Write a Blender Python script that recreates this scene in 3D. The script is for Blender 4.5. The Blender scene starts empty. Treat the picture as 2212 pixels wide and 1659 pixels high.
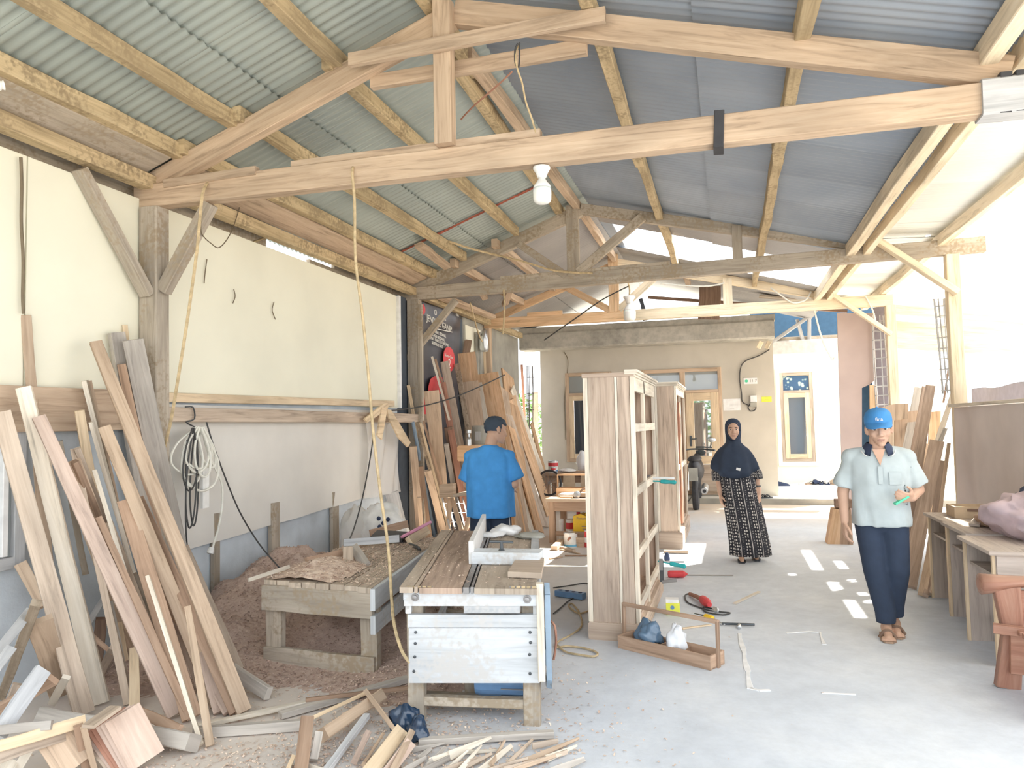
import bpy, bmesh, math, random
import numpy as np
from mathutils import Vector, Matrix, noise
S = bpy.context.scene
COL = S.collection
rnd = random.Random(7)
# ---------------------------------------------------------------- camera (z up, +y along the shed, x across it)
FPX, YAW, PIT, ROL, EYE = 1590.0, math.radians(16.3), math.radians(3.25), math.radians(-1.15), 1.5
CX, CY = 1106.0, 829.5
_f = Vector((-math.sin(YAW)*math.cos(PIT), math.cos(YAW)*math.cos(PIT), math.sin(PIT)))
_r = Vector((math.cos(YAW), math.sin(YAW), 0)); _u = _r.cross(_f)
_r2 = _r*math.cos(ROL) + _u*math.sin(ROL); _u2 = -_r*math.sin(ROL) + _u*math.cos(ROL)
CAMP = Vector((0, 0, EYE))
cam = bpy.data.cameras.new('camera'); cam.sensor_width = 36; cam.sensor_fit = 'HORIZONTAL'
cam.lens = FPX/2212*36; cam.clip_start = .05; cam.clip_end = 300
camo = bpy.data.objects.new('camera', cam); COL.objects.link(camo)
camo.matrix_world = Matrix(((_r2.x, _u2.x, -_f.x, 0), (_r2.y, _u2.y, -_f.y, 0), (_r2.z, _u2.z, -_f.z, EYE), (0, 0, 0, 1)))
S.camera = camo
# ---------------------------------------------------------------- sky, sun, exposure
W = bpy.data.worlds.new('sky'); S.world = W; W.use_nodes = True
bg = W.node_tree.nodes['Background']; bg.inputs[0].default_value = (.90, .95, 1.0, 1); bg.inputs[1].default_value = 2.5
sun = bpy.data.lights.new('sun', 'SUN'); sun.energy = 14; sun.angle = math.radians(.6); sun.color = (1, .93, .80)
suno = bpy.data.objects.new('sun', sun); COL.objects.link(suno)
suno.rotation_euler = Vector((-.38, -.48, -.79)).to_track_quat('-Z', 'Y').to_euler()
S.view_settings.view_transform = 'Standard'; S.view_settings.look = 'None'
S.view_settings.gamma = 1; S.view_settings.use_curve_mapping = False
S.view_settings.exposure = .45
S.cycles.use_denoising = True
S.cycles.max_bounces = 10; S.cycles.diffuse_bounces = 7; S.cycles.sample_clamp_indirect = 6
# ---------------------------------------------------------------- measuring: where a sight line meets a plane of the building
def ray(x, y): return _f + _r2*((x-CX)/FPX) - _u2*((y-CY)/FPX)
def G(x, y, z=0.0): d = ray(x, y); return CAMP + d*((z-EYE)/d.z)
def PX(x, y, X): d = ray(x, y); return CAMP + d*(X/d.x)
def PY(x, y, Y): d = ray(x, y); return CAMP + d*(Y/d.y)
def PP(x, y, P, N): d = ray(x, y); return CAMP + d*((Vector(P)-CAMP).dot(N)/d.dot(N))
def pxm(p): return FPX/((p-CAMP).dot(_f))          # pixels per metre at a point
# ---------------------------------------------------------------- materials
MATS = {}
def nodes(name):
    m = bpy.data.materials.new(name); m.use_nodes = True; nt = m.node_tree
    b = nt.nodes['Principled BSDF']; MATS[name] = m
    return m, nt, b
def N(nt, t, **kw):
    n = nt.nodes.new(t)
    for k, v in kw.items():
        if k.startswith('i_'): n.inputs[int(k[2:])].default_value = v
        else: setattr(n, k, v)
    return n
def L(nt, a, b): nt.links.new(a, b)
def ramp(nt, fac, stops):
    r = N(nt, 'ShaderNodeValToRGB'); e = r.color_ramp.elements
    while len(e) < len(stops): e.new(.5)
    for i, (p, c) in enumerate(stops): e[i].position = p; e[i].color = (*c, 1)
    L(nt, fac, r.inputs[0]); return r.outputs[0]
def mix(nt, fac, a, b, mode='MIX'):
    m = N(nt, 'ShaderNodeMix', data_type='RGBA', blend_type=mode)
    for s, v in ((m.inputs[0], fac), (m.inputs[6], a), (m.inputs[7], b)):
        if hasattr(v, 'links') or isinstance(v, bpy.types.NodeSocket): L(nt, v, s)
        else: s.default_value = v if isinstance(v, (int, float)) else (*v, 1)
    return m.outputs[2]
def plain(name, c, rough=.6, metal=0, spec=.4, var=.06, scale=14, bump=0.0, bscale=60):
    m, nt, b = nodes(name)
    b.inputs['Roughness'].default_value = rough; b.inputs['Metallic'].default_value = metal; b.inputs['Specular IOR Level'].default_value = spec
    tc = N(nt, 'ShaderNodeTexCoord'); n = N(nt, 'ShaderNodeTexNoise'); n.inputs['Scale'].default_value = scale; n.inputs['Detail'].default_value = 6
    L(nt, tc.outputs['Object'], n.inputs[0])
    L(nt, ramp(nt, n.outputs[0], [(.3, [x*(1-var*2) for x in c]), (.7, [min(1, x*(1+var)) for x in c])]), b.inputs[0])
    if bump:
        n2 = N(nt, 'ShaderNodeTexNoise'); n2.inputs['Scale'].default_value = bscale; n2.inputs['Detail'].default_value = 4; L(nt, tc.outputs['Object'], n2.inputs[0])
        bp = N(nt, 'ShaderNodeBump'); bp.inputs['Strength'].default_value = bump; bp.inputs['Distance'].default_value = .01
        L(nt, n2.outputs[0], bp.inputs['Height']); L(nt, bp.outputs[0], b.inputs['Normal'])
    return m
def wood(name, c1, c2, dust=None, rough=.72, knots=.5, contrast=1.0):
    """sawn timber: grain runs along u of the UV map (metres)"""
    m, nt, b = nodes(name); b.inputs['Roughness'].default_value = rough; b.inputs['Specular IOR Level'].default_value = .25
    tc = N(nt, 'ShaderNodeTexCoord'); oi = N(nt, 'ShaderNodeObjectInfo')
    mp = N(nt, 'ShaderNodeMapping'); L(nt, tc.outputs['UV'], mp.inputs[0]); mp.inputs[3].default_value = (1.1, 16, 1)
    cb = N(nt, 'ShaderNodeCombineXYZ'); ml = N(nt, 'ShaderNodeMath', operation='MULTIPLY'); ml.inputs[1].default_value = 57.0
    L(nt, oi.outputs['Random'], ml.inputs[0])
    for i in range(3): L(nt, ml.outputs[0], cb.inputs[i])
    L(nt, cb.outputs[0], mp.inputs[1])
    n1 = N(nt, 'ShaderNodeTexNoise'); n1.inputs['Scale'].default_value = 1.6; n1.inputs['Detail'].default_value = 7; n1.inputs['Roughness'].default_value = .62; n1.inputs['Distortion'].default_value = .9
    L(nt, mp.outputs[0], n1.inputs[0])
    mp2 = N(nt, 'ShaderNodeMapping'); L(nt, tc.outputs['UV'], mp2.inputs[0]); mp2.inputs[3].default_value = (.9, 3.2, 1); L(nt, cb.outputs[0], mp2.inputs[1])
    n2 = N(nt, 'ShaderNodeTexNoise'); n2.inputs['Scale'].default_value = 1.5; n2.inputs['Detail'].default_value = 3; L(nt, mp2.outputs[0], n2.inputs[0])
    dk = [x*(1-.38*contrast) for x in c1]
    g = ramp(nt, n1.outputs[0], [(.28, dk), (.46, c1), (.72, c2)])
    g2 = ramp(nt, n2.outputs[0], [(.35, (.82, .82, .82)), (.6, (1.08, 1.08, 1.08))])
    col = mix(nt, 1.0, g, g2, 'MULTIPLY')
    rv = ramp(nt, oi.outputs['Random'], [(0, (.86, .85, .84)), (.5, (1, 1, 1)), (1, (1.1, 1.08, 1.05))])
    col = mix(nt, 1.0, col, rv, 'MULTIPLY')
    if dust:
        n3 = N(nt, 'ShaderNodeTexNoise'); n3.inputs['Scale'].default_value = 34; n3.inputs['Detail'].default_value = 5; L(nt, tc.outputs['Object'], n3.inputs[0])
        n4 = N(nt, 'ShaderNodeTexNoise'); n4.inputs['Scale'].default_value = 3.0; L(nt, tc.outputs['Object'], n4.inputs[0])
        ad = N(nt, 'ShaderNodeMath', operation='MULTIPLY'); L(nt, n3.outputs[0], ad.inputs[0]); L(nt, n4.outputs[0], ad.inputs[1])
        f = ramp(nt, ad.outputs[0], [(.24, (0, 0, 0)), (.36, (1, 1, 1))])
        col = mix(nt, f, col, dust)
    L(nt, col, b.inputs[0])
    bp = N(nt, 'ShaderNodeBump'); bp.inputs['Strength'].default_value = .25; bp.inputs['Distance'].default_value = .004
    L(nt, n1.outputs[0], bp.inputs['Height']); L(nt, bp.outputs[0], b.inputs['Normal'])
    return m
wood('timber', (.50, .375, .27), (.61, .485, .365), rough=.8)                       # reddish-tan truss timber
wood('timber_dusty', (.50, .39, .24), (.62, .50, .32), dust=(.34, .26, .16), rough=.9)
wood('timber_grey', (.42, .365, .30), (.52, .46, .385), dust=(.36, .29, .21), rough=.9, contrast=.8)
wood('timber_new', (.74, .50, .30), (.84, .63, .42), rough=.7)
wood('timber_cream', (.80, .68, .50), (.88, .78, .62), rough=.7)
wood('pale', (.49, .395, .315), (.62, .52, .425))
wood('white_wood', (.70, .63, .53), (.83, .77, .68))
wood('tan', (.52, .39, .285), (.64, .505, .385))
wood('yellow', (.69, .54, .37), (.79, .66, .48))
wood('pink', (.55, .42, .35), (.66, .53, .45))
wood('orange', (.62, .40, .24), (.74, .53, .36))
wood('brown', (.40, .27, .19), (.52, .37, .27))
wood('darkbrown', (.23, .15, .11), (.33, .23, .17))
wood('redwood', (.40, .20, .14), (.50, .28, .20))
wood('grey_wood', (.47, .43, .39), (.60, .56, .51), contrast=.8)
wood('bluegrey_wood', (.50, .51, .53), (.64, .65, .66), contrast=.6)
wood('teak', (.49, .385, .31), (.63, .52, .425), contrast=1.1)
wood('teak_dark', (.40, .30, .24), (.55, .43, .35))
wood('bark', (.33, .26, .19), (.50, .42, .33), dust=(.22, .17, .12))
wood('varnish', (.33, .165, .115), (.43, .25, .18), rough=.4)
wood('deskwood', (.43, .37, .33), (.54, .47, .42))
wood('paint_grey', (.60, .63, .66), (.71, .74, .78), dust=(.56, .55, .54), contrast=.55)
wood('planktop', (.50, .42, .34), (.62, .54, .45), dust=(.44, .36, .29))
plain('cream_wall', (.86, .84, .70), .75, var=.03, scale=1.4)
plain('plaster_blue', (.60, .66, .72), .85, var=.10, scale=3, bump=.2)
plain('plaster_grey', (.38, .37, .33), .9, var=.12, scale=2.5, bump=.2)
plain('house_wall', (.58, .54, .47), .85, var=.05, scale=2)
plain('house_lit', (.86, .80, .68), .85, var=.02, scale=2)  # copy of the house wall with the recess's strong light painted in
plain('beam_white', (.80, .80, .80), .8)
plain('porch_tile', (.72, .72, .68), .35, var=.03)
plain('canvas', (.74, .72, .68), .5, var=.04, scale=2.2, bump=.05, bscale=3)
plain('metal_dark', (.10, .11, .12), .45, metal=.6)
plain('iron', (.32, .31, .31), .5, metal=.7)
plain('steel', (.62, .64, .66), .35, metal=.9)
plain('white_paint', (.86, .86, .86), .5)
plain('white_plastic', (.86, .86, .84), .45)
plain('black', (.035, .037, .045), .5)
plain('navy', (.035, .05, .10), .8)
plain('rubber', (.05, .05, .055), .75)
plain('belt', (.27, .36, .46), .6)
plain('cable_white', (.80, .79, .72), .5)
plain('cable_black', (.06, .06, .06), .5)
plain('cable_tan', (.58, .45, .27), .8, var=.15, scale=30)
plain('dirtstring', (.20, .16, .11), .95)
plain('red', (.70, .07, .08), .5)
plain('yellow_plastic', (.90, .58, .04), .45)
plain('lime', (.78, .80, .10), .5)
plain('teal', (.03, .38, .40), .4)
plain('blue_plastic', (.16, .30, .52), .45)
plain('green', (.10, .62, .38), .5)
plain('skyblue', (.20, .55, .80), .5)
plain('skin', (.58, .37, .27), .55, var=.04)
plain('cap_blue', (.06, .25, .56), .8)
plain('cap_dark', (.05, .07, .10), .85)
plain('shirt_blue', (.07, .32, .74), .85, var=.05, bump=.12, bscale=25)
plain('polo', (.47, .535, .555), .85, var=.04, bump=.1, bscale=25)
plain('hijab', (.035, .05, .085), .85, bump=.1, bscale=20)
plain('trousers', (.03, .045, .08), .85, bump=.1, bscale=20)
plain('lips', (.42, .235, .18), .5); plain('hair', (.03, .028, .03), .7); plain('eye', (.10, .08, .07), .3)
plain('dirt', (.42, .36, .29), .95, var=.12)
plain('leaf', (.20, .36, .10), .6, var=.3, scale=2)
plain('soil', (.50, .45, .38), .95, var=.1, scale=.6)
plain('pink_cloth', (.62, .50, .55), .85, var=.15, scale=5)
plain('cardboard', (.56, .44, .31), .85)
plain('tarp_brown', (.64, .57, .54), .7, var=.05, scale=2)
plain('tarp_lilac', (.62, .60, .69), .7, var=.05)
plain('brownboard', (.47, .37, .34), .8, var=.05, scale=2)
plain('rust', (.40, .11, .07), .9, var=.3, scale=40)
plain('slab_dark', (.22, .20, .23), .9)
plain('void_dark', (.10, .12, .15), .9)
plain('shade_blue', (.045, .10, .17), .9)
def glossy_bag(name, c, alpha=1.0):
    m, nt, b = nodes(name); b.inputs[0].default_value = (*c, 1); b.inputs['Roughness'].default_value = .22; b.inputs['Specular IOR Level'].default_value = .7
    if alpha < 1: b.inputs['Transmission Weight'].default_value = 1-alpha
glossy_bag('bag_black', (.02, .045, .09)); glossy_bag('bag_white', (.88, .90, .94), .8); glossy_bag('bag_blue', (.10, .17, .26))
def glass(name, c, refl=.3, rough=.02):
    m, nt, b = nodes(name); b.inputs[0].default_value = (*c, 1); b.inputs['Roughness'].default_value = .6
    g = N(nt, 'ShaderNodeBsdfGlossy'); g.inputs['Roughness'].default_value = rough; g.inputs[0].default_value = (.95, .97, 1, 1)
    ms = N(nt, 'ShaderNodeMixShader'); ms.inputs[0].default_value = refl
    L(nt, b.outputs[0], ms.inputs[1]); L(nt, g.outputs[0], ms.inputs[2]); L(nt, ms.outputs[0], nt.nodes['Material Output'].inputs[0])
glass('glass_dark', (.035, .05, .07), .06); glass('glass_door', (.03, .05, .06), .42); glass('glass_grey', (.30, .33, .33), .08); glass('glass_slate', (.10, .125, .16), .06)
def metal_sheet(name, c1, c2, rough=.5, metal=.35):
    m, nt, b = nodes(name); b.inputs['Roughness'].default_value = rough; b.inputs['Metallic'].default_value = metal
    tc = N(nt, 'ShaderNodeTexCoord'); n = N(nt, 'ShaderNodeTexNoise'); n.inputs['Scale'].default_value = 1.3; n.inputs['Detail'].default_value = 5; L(nt, tc.outputs['Object'], n.inputs[0])
    oi = N(nt, 'ShaderNodeObjectInfo')
    rv = ramp(nt, oi.outputs['Random'], [(0, (.9, .9, .9)), (1, (1.06, 1.06, 1.06))])
    L(nt, mix(nt, 1.0, ramp(nt, n.outputs[0], [(.3, c1), (.7, c2)]), rv, 'MULTIPLY'), b.inputs[0])
    return m
metal_sheet('zinc_green', (.35, .395, .38), (.45, .50, .47)); metal_sheet('zinc_hazed', (.29, .335, .40), (.39, .435, .495)); metal_sheet('zinc_pale', (.70, .72, .70), (.82, .82, .78)); metal_sheet('zinc_tan', (.38, .37, .37), (.47, .46, .45))  # same sheet twice; lens haze's blue painted into the right-slope copy
# translucent white sheet of the lean-to
m, nt, b = nodes('poly_sheet'); tr = N(nt, 'ShaderNodeBsdfTranslucent'); tr.inputs[0].default_value = (.9, .86, .78, 1); b.inputs[0].default_value = (.85, .83, .78, 1)
ms = N(nt, 'ShaderNodeMixShader'); ms.inputs[0].default_value = .5; L(nt, b.outputs[0], ms.inputs[1]); L(nt, tr.outputs[0], ms.inputs[2]); L(nt, ms.outputs[0], nt.nodes['Material Output'].inputs[0])
# clear plastic film
m, nt, b = nodes('film'); tr = N(nt, 'ShaderNodeBsdfTransparent'); b.inputs[0].default_value = (.80, .80, .80, 1); b.inputs['Roughness'].default_value = .25
ms = N(nt, 'ShaderNodeMixShader'); ms.inputs[0].default_value = .45; L(nt, b.outputs[0], ms.inputs[1]); L(nt, tr.outputs[0], ms.inputs[2]); L(nt, ms.outputs[0], nt.nodes['Material Output'].inputs[0])
# lamp glass, not lit
m, nt, b = nodes('opal'); b.inputs[0].default_value = (.86, .90, .86, 1); b.inputs['Roughness'].default_value = .25; b.inputs['Subsurface Weight'].default_value = .3
# concrete floor: grey, trodden-in sawdust at left, warm bounce light painted far back
m, nt, b = nodes('concrete'); b.inputs['Roughness'].default_value = .62; b.inputs['Specular IOR Level'].default_value = .35
tc = N(nt, 'ShaderNodeTexCoord')
def fno(sc, det=6, rough=.6):
    n = N(nt, 'ShaderNodeTexNoise'); n.inputs['Scale'].default_value = sc; n.inputs['Detail'].default_value = det; n.inputs['Roughness'].default_value = rough; L(nt, tc.outputs['Object'], n.inputs[0]); return n.outputs[0]
base = ramp(nt, fno(1.1), [(.3, (.55, .59, .65)), (.5, (.62, .66, .72)), (.7, (.68, .71, .75))])
fine = ramp(nt, fno(9, 8, .7), [(.3, (.90, .90, .90)), (.65, (1.04, 1.04, 1.04))])
base = mix(nt, 1, base, fine, 'MULTIPLY')
sx = N(nt, 'ShaderNodeSeparateXYZ'); L(nt, tc.outputs['Object'], sx.inputs[0])
def mrange(v, a, c):
    r = N(nt, 'ShaderNodeMapRange'); r.inputs[1].default_value = a; r.inputs[2].default_value = c; L(nt, v, r.inputs[0]); return r.outputs[0]
def mm(op, a, c):
    r = N(nt, 'ShaderNodeMath', operation=op)
    for i, v in ((0, a), (1, c)):
        if isinstance(v, (int, float)): r.inputs[i].default_value = v
        else: L(nt, v, r.inputs[i])
    return r.outputs[0]
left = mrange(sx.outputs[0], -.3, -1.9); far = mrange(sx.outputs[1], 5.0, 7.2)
dust_bounce = mm('MULTIPLY', mm('MAXIMUM', mm('MULTIPLY', left, .6), mm('MULTIPLY', far, .9)), mrange(fno(2.6, 8, .7), .12, .46))  # dust at the left; the far term paints in warm bounced light
base = mix(nt, dust_bounce, base, (.72, .585, .45))
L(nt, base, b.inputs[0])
bp = N(nt, 'ShaderNodeBump'); bp.inputs['Strength'].default_value = .15; bp.inputs['Distance'].default_value = .01; L(nt, fno(30, 6), bp.inputs['Height']); L(nt, bp.outputs[0], b.inputs['Normal'])
# stained concrete of the canopy beam
m, nt, b = nodes('stained'); b.inputs['Roughness'].default_value = .9; tc = N(nt, 'ShaderNodeTexCoord')
L(nt, mix(nt, 1, ramp(nt, fno(1.6, 9, .7), [(.32, (.30, .29, .26)), (.5, (.46, .44, .39)), (.68, (.56, .53, .47))]), ramp(nt, fno(12, 6), [(.3, (.8, .8, .8)), (.6, (1, 1, 1))]), 'MULTIPLY'), b.inputs[0])
# sawdust and shavings
m, nt, b = nodes('sawdust'); b.inputs['Roughness'].default_value = .95; tc = N(nt, 'ShaderNodeTexCoord')
L(nt, ramp(nt, fno(45, 6, .7), [(.3, (.42, .30, .25)), (.55, (.55, .42, .35)), (.72, (.66, .53, .45))]), b.inputs[0])
def shave(name, a, c):
    global nt, tc
    m, nt, b = nodes(name); b.inputs['Roughness'].default_value = .9; tc = N(nt, 'ShaderNodeTexCoord')
    L(nt, ramp(nt, fno(19, 3), [(.38, a), (.62, c)]), b.inputs[0])
shave('shavings', (.48, .34, .27), (.80, .66, .54)); shave('shavings_dark', (.40, .28, .23), (.60, .45, .38))
# printed dress: black with columns of pale motifs (u around the body, v up)
m, nt, b = nodes('dress'); b.inputs['Roughness'].default_value = .85; tc = N(nt, 'ShaderNodeTexCoord'); sp = N(nt, 'ShaderNodeSeparateXYZ'); L(nt, tc.outputs['UV'], sp.inputs[0])
def vor(sx_, sy_, lo, hi):
    mp = N(nt, 'ShaderNodeMapping'); mp.inputs[3].default_value = (sx_, sy_, 1); L(nt, tc.outputs['UV'], mp.inputs[0])
    v = N(nt, 'ShaderNodeTexVoronoi'); v.inputs['Scale'].default_value = 1; v.inputs['Randomness'].default_value = .25; L(nt, mp.outputs[0], v.inputs[0])
    return ramp(nt, v.outputs[0], [(lo, (1, 1, 1)), (hi, (0, 0, 0))])
fr = mm('FRACT', mm('MULTIPLY', sp.outputs[0], 11.0), 0)
band1 = mm('LESS_THAN', fr, .42); band2 = mm('MULTIPLY', mm('GREATER_THAN', fr, .50), mm('LESS_THAN', fr, .56)); band3 = mm('MULTIPLY', mm('GREATER_THAN', fr, .66), mm('LESS_THAN', fr, .92))
c = mix(nt, band1, (.035, .035, .045), mix(nt, vor(52, 30, .27, .36), (.02, .02, .028), (.66, .62, .58)))
c = mix(nt, band2, c, (.60, .57, .55)); c = mix(nt, band3, c, mix(nt, vor(44, 42, .16, .28), (.03, .03, .04), (.40, .39, .38)))
L(nt, c, b.inputs[0])
# floral glass curtain
m, nt, b = nodes('floral'); b.inputs['Roughness'].default_value = .4; tc = N(nt, 'ShaderNodeTexCoord')
v = N(nt, 'ShaderNodeTexVoronoi'); v.inputs['Scale'].default_value = 11; L(nt, tc.outputs['Object'], v.inputs[0])
L(nt, ramp(nt, v.outputs[0], [(.18, (.80, .82, .70)), (.30, (.30, .42, .40)), (.42, (.04, .10, .20))]), b.inputs[0])
# black banner film
m, nt, b = nodes('banner_black'); b.inputs[0].default_value = (.07, .07, .085, 1); b.inputs['Roughness'].default_value = .32

# ---------------------------------------------------------------- objects
def link(o): COL.objects.link(o); return o
def tag(o, label=None, cat=None, group=None, kind=None):
    if label: o['label'] = label
    if cat: o['category'] = cat
    if group: o['group'] = group
    if kind: o['kind'] = kind
    return o
def thing(name, label, cat, loc=(0, 0, 0), group=None, rz=0):
    o = link(bpy.data.objects.new(name, None)); o.location = loc; o.rotation_euler = (0, 0, rz); o.empty_display_size = .05
    return tag(o, label, cat, group)
def wloc(o):
    p = Vector(o.location)
    while o.parent: o = o.parent; p = p + Vector(o.location)
    return p
class MB:
    """gathers shapes in world coordinates, links them as one mesh object"""
    def __init__(s): s.v = []; s.f = []; s.uv = []
    def add(s, vs, fs, uvs=None):
        b = len(s.v); s.v += [tuple(v) for v in vs]
        for i, f in enumerate(fs):
            s.f.append(tuple(b+j for j in f))
            s.uv.append(uvs[i] if uvs else [(0, 0)]*len(f))
    def box(s, c, size, rz=0.0, ch=.08):
        x, y, z = [q/2 for q in size]; R = Matrix.Rotation(rz, 3, 'Z'); c = Vector(c)
        A = R @ Vector((1, 0, 0)); B = R @ Vector((0, 1, 0)); C = Vector((0, 0, 1))
        ax = [(A, x), (B, y), (C, z)]; ax.sort(key=lambda t: -t[1])
        s.bar(c-ax[0][0]*ax[0][1], c+ax[0][0]*ax[0][1], ax[1][1]*2, ax[2][1]*2, ax[1][0], ch=ch); return s
    def bar(s, p0, p1, w, t, side=None, w1=None, t1=None, segs=1, wob=0.0, bow=0.0, ch=.08, seed=0):
        """squared timber from p0 to p1: w along 'side', t across; chamfered, may taper, wander and bow"""
        p0, p1 = Vector(p0), Vector(p1); a = (p1-p0); Ln = a.length; a.normalize()
        if side is None: side = a.cross(Vector((0, 0, 1)))
        side = Vector(side); side = side - a*side.dot(a)
        if side.length < 1e-5: side = a.orthogonal()
        side.normalize(); n = a.cross(side)
        w1 = w if w1 is None else w1; t1 = t if t1 is None else t1
        vs = []; fs = []; uv = []; rr = random.Random(seed)
        o1, o2 = rr.uniform(-9, 9), rr.uniform(-9, 9); c0 = min(w, t)*ch
        per = [0]
        for i in range(segs+1):
            k = i/segs; W2 = (w+(w1-w)*k)/2; T2 = (t+(t1-t)*k)/2
            wl = wr = 0
            if wob: wl = wob*noise.noise((o1, k*Ln*4, 0)); wr = wob*noise.noise((o2, k*Ln*4, 3))
            c = p0 + a*Ln*k + n*bow*math.sin(math.pi*k) + side*(wob*noise.noise((o1+4, k*Ln*1.3, 7)))
            l, r = -W2+wl, W2+wr; h = c0
            for (x, y) in ((l+h, -T2), (r-h, -T2), (r, -T2+h), (r, T2-h), (r-h, T2), (l+h, T2), (l, T2-h), (l, -T2+h)):
                vs.append(c + side*x + n*y)
        q = [0, w, w+.01, w+t, w+t+.01, 2*w+t, 2*w+t+.01, 2*w+2*t, 2*w+2*t+.01]
        for i in range(segs):
            for j in range(8):
                b0, b1 = i*8+j, i*8+(j+1) % 8; fs.append((b0, b1, b1+8, b0+8))
                u0, u1 = Ln*i/segs, Ln*(i+1)/segs; uv.append([(u0, q[j]), (u0, q[j+1]), (u1, q[j+1]), (u1, q[j])])
        ev = [(0, 0), (0, w*.3), (.003, w*.3), (.006, w*.3), (.006, w*.3), (.006, 0), (.004, 0), (.002, 0)]
        fs.append(tuple(range(7, -1, -1))); uv.append(ev); e = segs*8; fs.append(tuple(e+j for j in range(8))); uv.append(ev)
        s.add(vs, fs, uv); return s
    def tube(s, pts, r, n=7, sub=4, r1=None, caps=True):
        pts = [Vector(p) for p in pts]
        if sub > 1 and len(pts) > 2:
            q = []
            for i in range(len(pts)-1):
                a, b, c, d = pts[max(i-1, 0)], pts[i], pts[i+1], pts[min(i+2, len(pts)-1)]
                for k in range(sub):
                    t = k/sub; q.append(.5*((2*b)+(c-a)*t+(2*a-5*b+4*c-d)*t*t+(3*b-a-3*c+d)*t**3))
            pts = q+[pts[-1]]
        vs = []; fs = []; uv = []; M = len(pts); up = None; u = 0
        for i, p in enumerate(pts):
            d = (pts[min(i+1, M-1)]-pts[max(i-1, 0)]); d = d.normalized() if d.length > 1e-9 else Vector((0, 0, 1))
            if up is None: up = d.orthogonal().normalized()
            up = up-d*up.dot(d); up = up.normalized() if up.length > 1e-6 else d.orthogonal().normalized()
            sd = d.cross(up); rr = r if r1 is None else r+(r1-r)*i/(M-1)
            for j in range(n):
                a = 2*math.pi*j/n; vs.append(p+up*(math.cos(a)*rr)+sd*(math.sin(a)*rr))
        for i in range(M-1):
            for j in range(n):
                k = (j+1) % n; fs.append((i*n+j, i*n+k, i*n+n+k, i*n+n+j)); uv.append([(i*.05, j*r), (i*.05, j*r+r), (i*.05+.05, j*r+r), (i*.05+.05, j*r)])
        if caps:
            fs.append(tuple(range(n-1, -1, -1))); fs.append(tuple((M-1)*n+j for j in range(n))); uv += [[(0, 0)]*n]*2
        s.add(vs, fs, uv); return s
    def lathe(s, c, prof, n=20, axis=(0, 0, 1), ell=1.0):
        c = Vector(c); ax = Vector(axis).normalized(); A = ax.orthogonal().normalized(); B = ax.cross(A)
        if abs(ax.z) > .99: A, B = Vector((1, 0, 0)), Vector((0, 1, 0)) if ax.z > 0 else Vector((0, -1, 0))
        vs = []; fs = []; uv = []
        for r, h in prof:
            for j in range(n):
                t = 2*math.pi*j/n; vs.append(c+ax*h+A*(math.cos(t)*r)+B*(math.sin(t)*r*ell))
        for i in range(len(prof)-1):
            for j in range(n):
                k = (j+1) % n; fs.append((i*n+j, i*n+k, i*n+n+k, i*n+n+j)); uv.append([(j/n, prof[i][1]), ((j+1)/n, prof[i][1]), ((j+1)/n, prof[i+1][1]), (j/n, prof[i+1][1])])
        fs.append(tuple(range(n-1, -1, -1))); fs.append(tuple((len(prof)-1)*n+j for j in range(n))); uv += [[(0, 0)]*n]*2
        s.add(vs, fs, uv); return s
    def poly(s, pts, t, nrm):
        """flat outline with a thickness"""
        pts = [Vector(p) for p in pts]; nv = Vector(nrm).normalized()*t; n = len(pts)
        o = pts[0]; ax = (pts[1]-o).normalized(); ay = nv.normalized().cross(ax)
        u = [((p-o).dot(ax), (p-o).dot(ay)) for p in pts]
        fs = [tuple(range(n)), tuple(range(2*n-1, n-1, -1))]; uv = [u, u[::-1]]
        for i in range(n): j = (i+1) % n; fs.append((i, i+n, j+n, j)); uv.append([u[i], u[i], u[j], u[j]])
        s.add(pts+[p+nv for p in pts], fs, uv); return s
    def ball(s, c, r, n=12, m=8, R=None):
        c = Vector(c); rx, ry, rz = (r, r, r) if isinstance(r, (int, float)) else r
        vs = []; fs = []
        for i in range(m+1):
            p = math.pi*i/m
            for j in range(n):
                t = 2*math.pi*j/n; q = Vector((rx*math.sin(p)*math.cos(t), ry*math.sin(p)*math.sin(t), rz*math.cos(p))); vs.append(c+(R @ q if R else q))
        for i in range(m):
            for j in range(n): k = (j+1) % n; fs.append((i*n+j, i*n+n+j, i*n+n+k, i*n+k))
        s.add(vs, fs); return s
    def loft(s, rings, close=True, caps=True, uvr=None):
        n = len(rings[0]); vs = [v for r in rings for v in r]; fs = []; uv = []
        for i in range(len(rings)-1):
            for j in range(n if close else n-1):
                k = (j+1) % n; fs.append((i*n+j, i*n+k, i*n+n+k, i*n+n+j))
                z0, z1 = rings[i][j][2], rings[i+1][j][2]; uv.append([(j/n, z0), ((j+1)/n, z0), ((j+1)/n, z1), (j/n, z1)])
        if caps and close:
            fs.append(tuple(range(n-1, -1, -1))); fs.append(tuple((len(rings)-1)*n+j for j in range(n))); uv += [[(0, 0)]*n]*2
        s.add(vs, fs, uv); return s
    def mesh(s, name, off=Vector((0, 0, 0)), smooth=False):
        me = bpy.data.meshes.new(name); me.from_pydata([tuple(Vector(v)-off) for v in s.v], [], s.f)
        ul = me.uv_layers.new(name='UVMap'); flat = [c for f in s.uv for p in f for c in p]
        if len(flat) == len(ul.data)*2: ul.data.foreach_set('uv', flat)
        bm = bmesh.new(); bm.from_mesh(me); bmesh.ops.recalc_face_normals(bm, faces=bm.faces); bm.to_mesh(me); bm.free()
        if smooth: me.polygons.foreach_set('use_smooth', [True]*len(me.polygons))
        return me
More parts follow.
